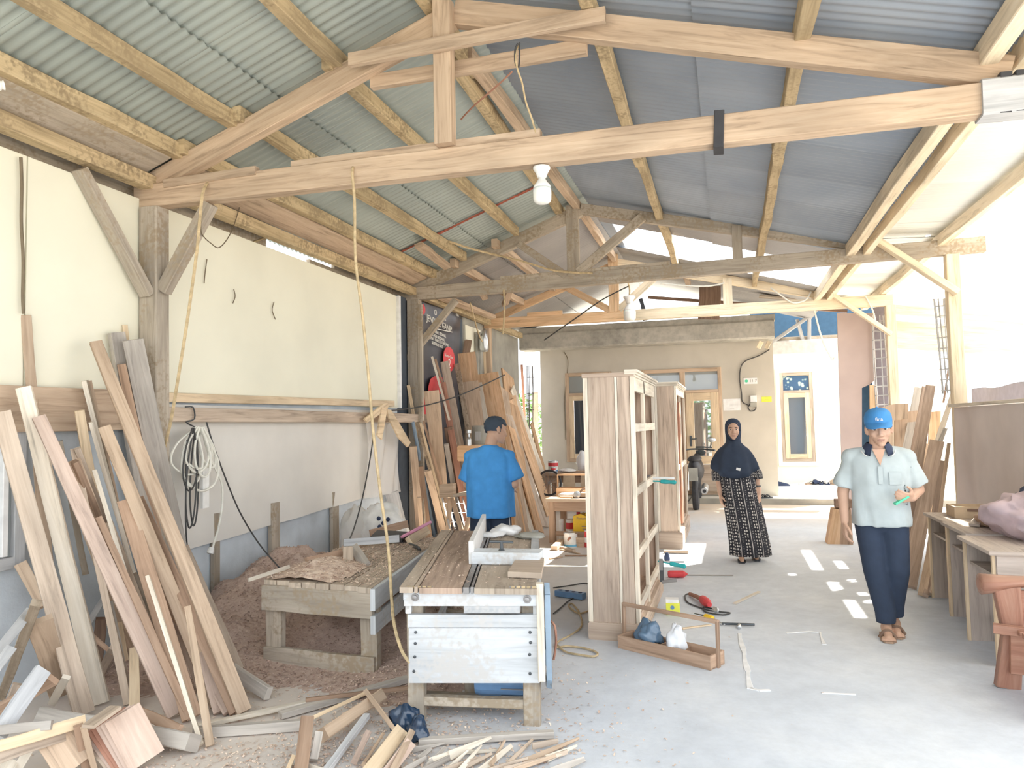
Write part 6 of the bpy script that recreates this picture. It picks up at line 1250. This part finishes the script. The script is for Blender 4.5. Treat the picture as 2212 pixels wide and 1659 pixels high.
# rebar column and odd poles at the far left gap
cage('dark rebar column standing in the far left gap', (1143, 790), (1146, 1074), 13.9, .10, 8, 'iron')
plank('reddish pole leaning beside the far left gap', (1142, 1050, 'z', .0), (1127, 790, 'X', -3.95), 5, .03, 'redwood')
plank('short dark board standing in the far left gap', (1158, 1040, 'z', .0), (1156, 850, 'X', -3.9), 12, .04, 'timber_grey')
# footwear on the porch
def shoe(label, c, rz, L_, mat, sole, kind, nm=None):
    t = thing(nm or ('sandal' if kind else 'shoe'), label, 'footwear', c); R = Matrix.Rotation(rz, 3, 'Z'); c = Vector(c); P = lambda x, y, zz: c+R @ Vector((x, y, zz))
    out = [(-.5, -.30), (-.2, -.28), (.15, -.38), (.42, -.28), (.5, 0), (.42, .26), (.15, .34), (-.2, .27), (-.5, .28), (-.56, 0)]
    MB().poly([P(u*L_, v*L_*.5, 0) for u, v in out], .022, (0, 0, 1)).build('sole', sole, t)
    if kind:
        for s in (-1, 1): MB().tube([P(.28*L_, 0, .024), P(.12*L_, s*.1*L_, .06), P(-.1*L_, s*.15*L_, .024)], .010, n=6).build('strap', mat, t)
    else:
        MB().loft([[P(x*L_, w*L_*math.cos(a), .02+h*math.sin(a)) for a in [math.pi*j/8 for j in range(9)]] for x, w, h in ((-.52, .06, .04), (-.45, .14, .09), (-.15, .13, .09), (.1, .16, .065), (.35, .15, .05), (.5, .05, .02))], close=False, caps=False).build('upper', mat, t, smooth=True)
p = G(1684, 1050, .10); shoe('dark trainer on the porch by the wall corner', (p.x, p.y, .1), .4, .28, 'navy', 'white_paint', 0); p = G(1692, 1052, .10); shoe('second dark trainer beside the first at the wall corner', (p.x, p.y, .1), .2, .28, 'navy', 'white_paint', 0)
for i, (x, y, mat, sl_, kd, lab) in enumerate([(1740, 1041, 'white_paint', 'white_paint', 1, 'white slipper at the left end of the shoe row'), (1752, 1038, 'plaster_grey', 'brown', 1, 'grey slipper second in the shoe row'), (1764, 1037, 'navy', 'black', 0, 'navy shoe in the middle of the shoe row'), (1774, 1040, 'navy', 'navy', 1, 'dark sandal in front of the navy shoe'), (1784, 1036, 'white_paint', 'navy', 0, 'white shoe right of the dark sandal'), (1796, 1036, 'tan', 'brown', 0, 'brown shoe near the right end of the shoe row'), (1810, 1036, 'pale', 'brown', 0, 'pale shoe at the right end of the shoe row')]):
    p = PY(x, y+2, 17.3); shoe(lab, (p.x, p.y, .1), .2+.4*i, .27, mat, sl_, kd)
for x, lab in ((1646, 'left black flip-flop at the porch step'), (1655, 'right black flip-flop at the porch step')): p = G(x, 1075, .10); shoe(lab, (p.x, 14.15, .1), .5, .25, 'black', 'black', 1)
# ================================================================ PEOPLE
def remeshed(m, name, mat, parent, voxel, smooth=4, fac=.5):
    """one continuous skin over the limbs gathered in m"""
    off = wloc(parent); me = m.mesh(name, off); o = link(bpy.data.objects.new(name, me))
    r = o.modifiers.new('r', 'REMESH'); r.mode = 'VOXEL'; r.voxel_size = voxel; r.adaptivity = 0
    s = o.modifiers.new('s', 'SMOOTH'); s.factor = fac; s.iterations = smooth
    dg = bpy.context.evaluated_depsgraph_get(); dg.update(); me2 = bpy.data.meshes.new_from_object(o.evaluated_get(dg)); o.modifiers.clear(); o.data = me2; me2.name = name
    me2.materials.clear(); me2.materials.append(MATS[mat]); me2.polygons.foreach_set('use_smooth', [True]*len(me2.polygons)); o.parent = parent; return o
def cap(m, p0, r0, p1, r1, n=14):
    p0, p1 = Vector(p0), Vector(p1); d = p1-p0; Ln = d.length; pr = []
    for i in range(6): a = -math.pi/2+math.pi/2*i/5; pr.append((max(.0005, r0*math.cos(a)), r0*math.sin(a)))
    for i in range(6): a = math.pi/2*i/5; pr.append((max(.0005, r1*math.cos(a)), Ln+r1*math.sin(a)))
    m.lathe(p0, pr, n, d)
def chain(m, pts):
    for (a, ra), (b, rb) in zip(pts, pts[1:]): cap(m, a, ra, b, rb)
def hand(m, w, d, palm_n, thumb_side, s=1.0, curl=.5):
    """hand from wrist w pointing along d; palm faces palm_n"""
    w, d, pn = Vector(w), Vector(d).normalized(), Vector(palm_n).normalized(); pn = (pn-d*pn.dot(d)).normalized(); sd = d.cross(pn)*thumb_side
    for k in (-1.5, -.5, .5, 1.5): cap(m, w+d*.01*s+sd*k*.012*s, .014*s, w+d*.085*s+sd*k*.019*s, .012*s)
    for k, ln in zip((1.5, .5, -.5, -1.5), (.066, .074, .069, .054)):
        b = w+d*.088*s+sd*k*.0195*s; q = d; p = b; r = .0092*s
        for seg, bend in ((.42, curl*.7), (.33, curl), (.25, curl)):
            q = (q*math.cos(bend)+pn*math.sin(bend)).normalized(); e = p+q*ln*seg*s; cap(m, p, r, e, r*.93, 10); p = e; r *= .93
    tb = w+d*.025*s+sd*.026*s; t1 = tb+(d*.6+sd*.75+pn*.3).normalized()*.042*s; t2 = t1+(d*.85+sd*.25+pn*.35).normalized()*.036*s
    cap(m, tb, .014*s, t1, .011*s, 10); cap(m, t1, .011*s, t2, .009*s, 10)
def head(m, c, R, s=1.0, ears=True):
    """face towards local -y; c is the centre of the skull, s=1 gives .235 m from chin to crown"""
    P = lambda x, y, zz: Vector(c)+R @ (Vector((x, y, zz))*s)
    def el(x, y, zz, r): 
        m.ball(P(x, y, zz), tuple(q*s for q in r), 20, 14, R)
    el(0, .012, .028, (.074, .092, .088)); el(0, -.022, -.022, (.064, .068, .078)); el(0, -.040, -.068, (.044, .046, .038)); el(0, -.066, -.098, (.024, .020, .018))
    el(.036, -.058, -.030, (.026, .026, .024)); el(-.036, -.058, -.030, (.026, .026, .024)); el(0, -.075, .022, (.052, .018, .014))
    cap(m, P(0, -.086, .008), .0085*s, P(0, -.102, -.032), .0125*s, 10); el(.012, -.092, -.036, (.009, .012, .008)); el(-.012, -.092, -.036, (.009, .012, .008))
    el(0, -.083, -.061, (.024, .010, .0065)); el(0, -.081, -.073, (.021, .010, .0075))
    for k in ((-1, 1) if ears else ()): el(k*.078, .012, -.012, (.010, .020, .032)); el(k*.074, .0, -.034, (.008, .010, .012))
def face_paint(o, c, R, s, woman=False):
    """lips, brows and eyes: coloured skin regions by material slot, eyes small domes of their own"""
    me = o.data; me.materials.append(MATS['lips']); me.materials.append(MATS['hair']); Ri = R.inverted(); org = wloc(o.parent)
    for p in me.polygons:
        q = Ri @ ((p.center+org)-Vector(c))/s
        if q.y < -.060:
            if ((q.x/.024)**2+((q.z+.067)/.0095)**2) < 1: p.material_index = 1
            for k in (-1, 1):
                if abs(q.x-k*.031) < .019 and abs(q.z-(.026-.12*abs(abs(q.x)-.031))) < .0042: p.material_index = 2
    for k in (-1, 1):
        e = Vector(c)+R @ (Vector((k*.031, -.0755, .004))*s); MB().ball(e, (.0155*s, .010*s, .0068*s), 12, 8, R).build('eye', 'white_plastic', o, smooth=True)
        e = Vector(c)+R @ (Vector((k*.031, -.0825, .004))*s); MB().ball(e, (.0072*s, .006*s, .0066*s), 12, 8, R).build('iris', 'eye', o, smooth=True)
def ring(cx, cy, zz, a, b, n=48, pw=2.0, fold=0, nf=9, ph=0.0, rot=0.0):
    out = []
    for j in range(n):
        t = 2*math.pi*j/n; k = 1+fold*math.sin(nf*t+ph)+fold*.6*math.sin((nf*2-3)*t+ph*2)
        x = a*k*math.copysign(abs(math.cos(t))**(2/pw), math.cos(t)); y = b*k*math.copysign(abs(math.sin(t))**(2/pw), math.sin(t))
        out.append(Vector((cx+x*math.cos(rot)-y*math.sin(rot), cy+x*math.sin(rot)+y*math.cos(rot), zz)))
    return out
# ---------------------------------------------------------------- man walking at the right
fm_ = G(1898, 1376); M0 = Vector((fm_.x+.06, fm_.y+.06, 0)); mn = thing('person', 'man in blue cap and pale polo shirt walking towards the camera', 'person', tuple(M0))
rz = math.atan2(M0.x, M0.y)*-1; RM = Matrix.Rotation(rz*.6, 3, 'Z')
def Z(x, y, zz): return M0+RM @ Vector((x, y, zz))
b = MB()
hc = Z(.012, -.05, 1.435); RH = RM @ Matrix.Rotation(math.radians(9), 3, 'X') @ Matrix.Rotation(math.radians(-4), 3, 'Y')
head(b, hc, RH, 1.06)
cap(b, Z(0, -.02, 1.26), .056, Z(0, -.03, 1.36), .054); b.ball(Z(0, 0, 1.10), (.15, .095, .17), 20, 14); b.ball(Z(0, .0, .86), (.135, .10, .15), 20, 14); cap(b, Z(-.13, .0, 1.24), .055, Z(.13, .0, 1.24), .055)
chain(b, [(Z(-.175, .0, 1.225), .050), (Z(-.235, .02, .98), .040), (Z(-.232, -.03, .78), .028)]); hand(b, Z(-.232, -.035, .775), RM @ Vector((.0, -.10, -1)), RM @ Vector((1, .2, 0)), 1, 1.0, .55)
chain(b, [(Z(.172, .0, 1.225), .050), (Z(.245, .05, 1.00), .041), (Z(.185, -.15, .965), .029)]); hand(b, Z(.182, -.155, .965), RM @ Vector((-.45, -.75, .06)), RM @ Vector((-.5, .1, .3)), -1, 1.0, .75)
chain(b, [(Z(-.085, 0, .80), .085), (Z(-.055, -.03, .45), .058), (Z(.0, -.02, .10), .036)]); chain(b, [(Z(.085, 0, .80), .085), (Z(.09, -.02, .45), .058), (Z(.065, .10, .12), .036)])
for x, y in ((.0, -.02), (.065, .10)): chain(b, [(Z(x, y, .06), .038), (Z(x, y-.06, .042), .034), (Z(x+.003, y-.15, .026), .022)])
for x, y in ((.0, -.02), (.065, .10)):
    for k in range(5): cap(b, Z(x+(k-2)*.016, y-.14, .022), .011, Z(x+(k-2)*.018, y-.185+abs(k-1.5)*.006, .018), .009, 8)
body = remeshed(b, 'body', 'skin', mn, .0062, 3); face_paint(body, hc, RH, 1.06)
for x, y in ((.0, -.02), (.065, .10)):
    s_ = MB(); s_.poly([Z(x+u*.048, y+v, .002) for u, v in ((-.9, .05), (.9, .05), (1, -.06), (1, -.15), (.5, -.20), (-.5, -.20), (-1, -.14), (-1, -.05))], .012, (0, 0, 1)); sd_ = s_.build('sandal', 'brown', mn)
    MB().tube([Z(x-.05, y-.09, .012), Z(x-.02, y-.10, .058), Z(x+.02, y-.10, .058), Z(x+.05, y-.09, .012)], .012, n=8).build('strap', 'darkbrown', sd_)
# trousers
t_ = MB(); rings_l = []
def leg(m, top, knee, foot, rt, rk, rf, f=.02):
    cap(m, top, rt, knee, rk, 18); cap(m, knee, rk, foot, rf, 18)
t_.ball(Z(0, .005, .80), (.165, .115, .12), 24, 14, RM); leg(t_, Z(-.08, 0, .78), Z(-.052, -.03, .45), Z(.0, -.015, .155), .095, .080, .066); leg(t_, Z(.08, 0, .78), Z(.085, -.015, .45), Z(.06, .09, .175), .095, .080, .066)
for sx_, zz in ((-.0, .12), (.06, .14)): t_.lathe(Z(sx_, -.015 if sx_ == 0 else .09, zz-.03), [(.001, 0), (.062, 0), (.068, .05), (.066, .1), (.001, .1)], 18)
tr_ = remeshed(t_, 'trousers', 'trousers', mn, .009, 5)
# polo shirt
s_ = MB(); rg = [ring(M0.x, M0.y, zz, a, bb, 40, 2.4, fo, 5, ph, rz*.6) for zz, a, bb, fo, ph in ((.755, .188, .128, .03, 0), (.80, .190, .130, .028, .3), (.90, .186, .128, .02, .8), (1.0, .186, .126, .012, 1.2), (1.10, .192, .124, .01, 1.5), (1.18, .195, .115, .005, 1.5), (1.235, .185, .096, 0, 0), (1.275, .135, .080, 0, 0), (1.305, .075, .065, 0, 0))]; s_.loft(rg)
for k, q in ((-1, Z(-.232, .012, 1.02)), (1, Z(.240, .025, 1.03))): cap(s_, Z(k*.07, 0, 1.255), .056, Z(k*.178, 0, 1.226), .061, 18); p_ = Z(k*.160, 0, 1.235); d_ = q-p_; s_.lathe(p_, [(.001, -.01), (.045, -.005), (.058, .03), (.064, d_.length*.5), (.072, d_.length*.97), (.070, d_.length), (.001, d_.length)], 22, d_)
so = remeshed(s_, 'polo_shirt', 'polo', mn, .009, 5)
for v in so.data.vertices:
    w = v.co+M0; n_ = noise.noise((w.x*8+w.z*2, w.y*4, w.z*3.2-w.x*2))*.016+noise.noise((w.x*19+w.z*4, w.y*9, w.z*5))*.008; v.co += v.normal*n_
def collar(t0, t1, r_in, r_out, z_in, z_out, dip, th=.006):
    """folded collar band round the neck, open at the front, its points dipping"""
    m = MB(); rows = []; n = 30
    for lay in (0, 1):
        for r in range(4):
            row = []
            for i in range(n+1):
                t = math.radians(t0+(t1-t0)*i/n); k = r/3; e = max(0, 1-min(i, n-i)/7)
                a_ = r_in[0]+(r_out[0]-r_in[0])*k+th*lay+.012*e*k; b_ = r_in[1]+(r_out[1]-r_in[1])*k+th*lay+.030*e*k; zz = z_in-.028*e*(1-k)*.6+(z_out-dip*e-z_in)*k
                row.append(Z(a_*math.sin(t)*(1-.10*e*k), -.012+b_*-math.cos(t), zz))
            rows.append(row)
    vs = [v for r in rows for v in r]; W_ = n+1; fs = []
    for r in range(3):
        for i in range(n): q = r*W_+i; fs += [(q, q+1, q+W_+1, q+W_), (q+4*W_, q+5*W_, q+5*W_+1, q+4*W_+1)]
    for i in range(n): q = 3*W_+i; fs.append((q, q+1, q+1+4*W_, q+4*W_))
    m.add(vs, fs); return m
co_ = collar(32, 328, (.066, .062), (.104, .090), 1.335, 1.285, .045).build('collar', 'navy', mn, smooth=True)
tp_ = MB()
for k in (-1, 1): tp_.tube([Z(k*.108, -.035, 1.282), Z(k*.100, -.085, 1.262), Z(k*.080, -.118, 1.243)], .0035, n=5)
tp_.build('collar_trim', 'white_paint', mn)
vv = MB(); vv.poly([Z(-.040, -.088, 1.285), Z(.040, -.088, 1.285), Z(.004, -.124, 1.175)], .010, RM @ Vector((0, -1, .3))); vv.build('neck_opening', 'skin', mn)
MB().bar(Z(.002, -.128, 1.17), Z(.002, -.132, 1.05), .028, .006, RM @ Vector((1, 0, 0))).build('placket', 'polo', mn); pk = MB(); pk.bar(Z(.055, -.128, 1.09), Z(.13, -.116, 1.09), .085, .005, (0, 0, 1)); pk.build('chest_pocket', 'polo', mn)
# cap
cp = MB(); P = lambda x, y, zz: hc+RH @ (Vector((x, y, zz))*1.06)
cp.loft([[P(.0+a*math.cos(t), .010+bb*math.sin(t), zz) for t in [2*math.pi*j/28 for j in range(28)]] for a, bb, zz in ((.083, .100, .022), (.085, .103, .045), (.083, .100, .075), (.073, .088, .103), (.052, .062, .122), (.020, .024, .131))]); cpo = cp.build('cap', 'cap_blue', mn, smooth=True)
br = MB(); vs = []; fs = []; nn = 14
for layer in (0, .006):
    for r in range(4):
        for i in range(nn+1):
            a = math.pi+math.pi*i/nn; k = r/3; vs.append(P((.082+.004*k)*math.cos(a)*(1-.08*k), .002+.098*math.sin(a)-.062*k*abs(math.sin(a))**.6, .040-.016*k-.014*abs(math.cos(a))*k+layer))
W_ = nn+1
for r in range(3):
    for i in range(nn): a = r*W_+i; fs += [(a, a+1, a+W_+1, a+W_), (a+4*W_, a+5*W_, a+5*W_+1, a+4*W_+1)]
for i in range(nn): a = 3*W_+i; fs.append((a, a+1, a+1+4*W_, a+4*W_))
br.add(vs, fs); br.build('brim', 'cap_blue', cpo, smooth=True); text('fina', .034, 'white_paint', cpo, P(0, -.098, .072), RH @ Vector((1, 0, 0)), RH @ Vector((0, .25, 1)), .002, name='lettering'); MB().ball(P(0, .01, .133), .008).build('button', 'cap_blue', cpo)
hr = MB(); hr.loft([[P(.079*math.cos(t), .014+.092*math.sin(t)*(1 if math.sin(t) > 0 else .55), zz) for t in [2*math.pi*j/24 for j in range(24)]] for zz in (-.01, .03)]); hr.build('hair', 'hair', mn, smooth=True)
wp = Z(.182, -.155, .965)+(RM @ Vector((-.45, -.75, .06))).normalized()*.095+RM @ Vector((-.02, .0, -.012))
tag(MB().bar(wp+Vector((-.045, -.01, -.03)), wp+Vector((.04, .01, .02)), .035, .014).build('tape_measure', 'green'), "small green object held in the walking man's hand", 'tool')
# ---------------------------------------------------------------- woman in a headscarf
fw = G(1596, 1212); W0 = Vector((fw.x+.085, fw.y+.05, 0)); wo = thing('person', 'woman in navy headscarf and long black patterned dress', 'person', tuple(W0)); rzw = math.atan2(-W0.x, W0.y); RW = Matrix.Rotation(rzw+.06, 3, 'Z')
def Z(x, y, zz): return W0+RW @ Vector((x, y, zz))
hs_ = .95; hcw = Z(-.095, -.02, 1.405); RHw = RW @ Matrix.Rotation(math.radians(-2), 3, 'X')
b = MB(); head(b, hcw, RHw, hs_, False); cap(b, Z(-.09, 0, 1.18), .05, Z(-.095, .0, 1.32), .05); b.ball(Z(-.08, 0, 1.05), (.14, .09, .16)); b.ball(Z(-.05, 0, .82), (.14, .10, .15)); cap(b, Z(-.20, 0, 1.15), .045, Z(.03, 0, 1.15), .045)
chain(b, [(Z(-.20, 0, 1.13), .044), (Z(-.272, .02, .93), .036), (Z(-.255, -.03, .72), .026)]); hand(b, Z(-.255, -.032, .715), RW @ Vector((.10, -.08, -1)), RW @ Vector((1, .2, 0)), 1, .95, .4)
chain(b, [(Z(.03, 0, 1.13), .044), (Z(.125, .02, .93), .036), (Z(.14, -.03, .72), .026)]); hand(b, Z(.14, -.032, .715), RW @ Vector((-.03, -.08, -1)), RW @ Vector((-1, .2, 0)), -1, .95, .4)
for x, y in ((-.06, -.05), (.10, .10)):
    chain(b, [(Z(x, .02, .75), .08), (Z(x, .0, .42), .055), (Z(x, y+.03, .07), .034)]); chain(b, [(Z(x, y+.02, .055), .034), (Z(x, y-.06, .04), .030), (Z(x, y-.13, .024), .018)])
bw = remeshed(b, 'body', 'skin', wo, .0062, 3); face_paint(bw, hcw, RHw, hs_, True)
dr_ = MB(); rg = []
for zz, cx, a, bb, fo, ph in ((.06, .035, .200, .160, .085, .2), (.16, .03, .198, .158, .075, .3), (.32, .01, .193, .155, .06, .5), (.55, -.02, .190, .150, .045, .7), (.75, -.05, .19, .145, .03, .9), (.92, -.07, .185, .135, .02, 1.), (1.08, -.085, .18, .12, .01, 1.), (1.18, -.09, .16, .10, 0, 0), (1.23, -.09, .08, .07, 0, 0)):
    c = Z(cx, 0, zz); rg.append(ring(c.x, c.y, zz-.02*0, a, bb, 72, 2.1, fo, 8, ph, rzw))
dr_.loft(rg); dro = dr_.build('dress', 'dress', wo, smooth=True)
for k, pts in ((-1, [(-.20, 0, 1.10), (-.268, .02, .95), (-.266, .0, .86)]), (1, [(.03, 0, 1.10), (.118, .02, .95), (.128, .0, .88)])):
    sl = MB(); q = [Z(*p) for p in pts]; d0 = (q[1]-q[0]).normalized()
    sl.loft([ring(p.x, p.y, p.z, a, a, 24, 2, .05, 5) for p, a in ((q[0], .062), (q[0].lerp(q[1], .5), .066), (q[1], .070), (q[2], .068))]); sl.build('sleeve', 'dress', wo, smooth=True)
hj = MB(); rg = []
def PH(x, y, zz): return hcw+RHw @ (Vector((x, y, zz))*hs_)
n_ = 56
for zz, a, bf, bk, fo in ((.135, .018, .02, .03, 0), (.122, .052, .045, .075, 0), (.098, .076, .066, .108, 0), (.065, .088, .054, .122, 0), (.02, .090, .036, .125, 0), (-.03, .089, .030, .120, 0), (-.075, .084, .034, .112, 0), (-.108, .080, .048, .105, .01), (-.142, .086, .096, .110, .02), (-.175, .115, .105, .125, .03), (-.215, .165, .115, .14, .03), (-.27, .205, .125, .15, .035), (-.34, .232, .14, .16, .045), (-.42, .252, .155, .17, .055), (-.48, .262, .16, .175, .065)):
    row = []
    for j in range(n_):
        t = 2*math.pi*j/n_; s = math.sin(t); k = 1+fo*math.sin(7*t+zz*6)+fo*.5*math.sin(11*t)
        dz = (-.065*max(0, -s) + .075*abs(math.cos(t))**3)*(1 if zz < -.3 else 0)*(min(1, (-.3-zz)/.15) if zz < -.3 else 0)
        row.append(PH(a*k*math.cos(t), .014+(bf if s < 0 else bk)*k*s, zz+dz))
    rg.append(row)
hj.loft(list(reversed(rg))); hjo = hj.build('headscarf', 'hijab', wo, smooth=True)
rim = MB(); rim.tube([PH(.071*math.cos(t)*(1-.16*max(0, -math.sin(t))), -.010-.046*max(0, math.sin(t))-.060*max(0, -math.sin(t)), -.012+.098*math.sin(t)) for t in [2*math.pi*j/28 for j in range(29)]], .009, n=8, sub=1); rim.build('scarf_rim', 'hijab', hjo, smooth=True)
MB().bar(PH(.01, -.158, -.435), PH(.055, -.160, -.447), .028, .006, (0, 0, 1)).build('scarf_tag', 'white_paint', hjo)
MB().tube([Z(.105, -.02, .80), Z(.135, -.052, .80), Z(.165, -.02, .80), Z(.135, .012, .80), Z(.105, -.02, .80)], .008, n=6).build('bracelet', 'metal_dark', wo)
for x, y in ((-.06, -.05), (.10, .10)): MB().poly([Z(x+u*.042, y+v, .003) for u, v in ((-.9, .05), (.9, .05), (1, -.08), (.6, -.15), (-.6, -.15), (-1, -.08))], .014, (0, 0, 1)).build('slipper', 'black', wo)
# ---------------------------------------------------------------- boy from behind at the saw
B0 = Vector((-2.05, 6.25, 0)); by_ = thing('person', 'boy with short black hair and a blue T-shirt, seen from behind', 'person', tuple(B0)); RB = Matrix.Rotation(math.radians(200), 3, 'Z')
RB = Matrix.Rotation(math.radians(180+18-14), 3, 'Z')
def Z(x, y, zz): return B0+RB @ Vector((x, y, zz))
hcb = Z(-.055, -.045, 1.462); RHb = RB @ Matrix.Rotation(math.radians(16), 3, 'X') @ Matrix.Rotation(math.radians(0), 3, 'Z') @ Matrix.Rotation(math.radians(-52), 3, 'Z')
b = MB(); head(b, hcb, RHb, 1.0); cap(b, Z(0, 0, 1.26), .056, Z(-.02, -.02, 1.40), .052); b.ball(Z(0, 0, 1.10), (.14, .09, .17)); b.ball(Z(0, 0, .86), (.13, .10, .15)); cap(b, Z(-.14, 0, 1.25), .05, Z(.14, 0, 1.25), .05)
chain(b, [(Z(.18, 0, 1.235), .048), (Z(.215, -.02, .98), .038), (Z(.17, -.22, .88), .027)]); hand(b, Z(.17, -.225, .88), RB @ Vector((-.3, -1, -.2)), RB @ Vector((-.3, 0, -1)), 1, .95, .6)
chain(b, [(Z(-.18, 0, 1.235), .048), (Z(-.225, -.0, .985), .038), (Z(-.15, -.20, .92), .027)]); hand(b, Z(-.15, -.205, .92), RB @ Vector((.3, -1, .05)), RB @ Vector((.3, 0, -1)), -1, .95, .6)
for s in (-1, 1): chain(b, [(Z(s*.08, 0, .82), .085), (Z(s*.09, -.01, .45), .058), (Z(s*.10, .02, .09), .036)]); chain(b, [(Z(s*.10, .02, .05), .036), (Z(s*.10, -.05, .04), .032), (Z(s*.10, -.14, .024), .02)])
remeshed(b, 'body', 'skin', by_, .0068, 3)
s_ = MB(); s_.loft([ring(B0.x, B0.y, zz, a, bb, 40, 2.4, fo, 6, ph, math.radians(4)) for zz, a, bb, fo, ph in ((.70, .215, .150, .04, 0), (.78, .212, .146, .035, .3), (.90, .205, .138, .025, .7), (1.02, .202, .130, .015, 1.), (1.14, .205, .122, .008, 1), (1.22, .20, .112, 0, 0), (1.265, .18, .092, 0, 0), (1.30, .125, .078, 0, 0), (1.33, .07, .062, 0, 0))])
for k, q in ((1, Z(.222, -.015, 1.02)), (-1, Z(-.243, .0, 1.03))): cap(s_, Z(k*.07, 0, 1.265), .058, Z(k*.175, 0, 1.236), .060, 18); p_ = Z(k*.155, 0, 1.245); d_ = q-p_; s_.lathe(p_, [(.001, -.01), (.045, -.005), (.058, .03), (.064, d_.length*.5), (.074, d_.length*.97), (.072, d_.length), (.001, d_.length)], 22, d_)
so = remeshed(s_, 'tee_shirt', 'shirt_blue', by_, .009, 5)
for v in so.data.vertices:
    w = v.co+B0; v.co += v.normal*(noise.noise((w.x*9, w.y*5, w.z*2.4))*.018+noise.noise((w.x*18, w.y*9, w.z*4))*.004)
t_ = MB(); t_.ball(Z(0, 0, .80), (.17, .12, .14), 24, 14, RB)
for s in (-1, 1): cap(t_, Z(s*.085, 0, .76), .10, Z(s*.10, -.01, .42), .095, 18)
tro = remeshed(t_, 'shorts', 'trousers', by_, .01, 4)
for s in (-1, 1): MB().bar(Z(s*.172, .03, .80), Z(s*.186, .01, .45), .03, .008, RB @ Vector((0, 1, 0))).build('side_stripe', 'white_paint', tro)
P = lambda x, y, zz: hcb+RHb @ Vector((x, y, zz))
hr = MB(); vs = []; fs = []; nn, mm_ = 40, 22
for i in range(mm_+1):
    p = math.pi*.69*i/mm_
    for j in range(nn):
        t = 2*math.pi*j/nn; d = Vector((math.sin(p)*math.cos(t), math.sin(p)*math.sin(t), math.cos(p)))
        fr_ = max(0, -d.y); low = 1 if not (fr_ > .35 and d.z < .25) else .80
        k = (1+.10*noise.noise(d*4.2)+.05*noise.noise(d*11))*low+.10*max(0, d.z)
        vs.append(P(.084*d.x*k, .014+.102*d.y*k-.02*fr_*max(0, d.z), .026+.094*d.z*k))
for i in range(mm_):
    for j in range(nn): k = (j+1) % nn; fs.append((i*nn+j, i*nn+nn+j, i*nn+nn+k, i*nn+k))
hr.add(vs, fs); hr.build('hair', 'cap_dark', by_, smooth=True)
for s in (.10, -.10): MB().poly([Z(s+u*.045, .02+v, .002) for u, v in ((-.9, .06), (.9, .06), (1, -.1), (.6, -.17), (-.6, -.17), (-1, -.1))], .012, (0, 0, 1)).build('sandal', 'black', by_)
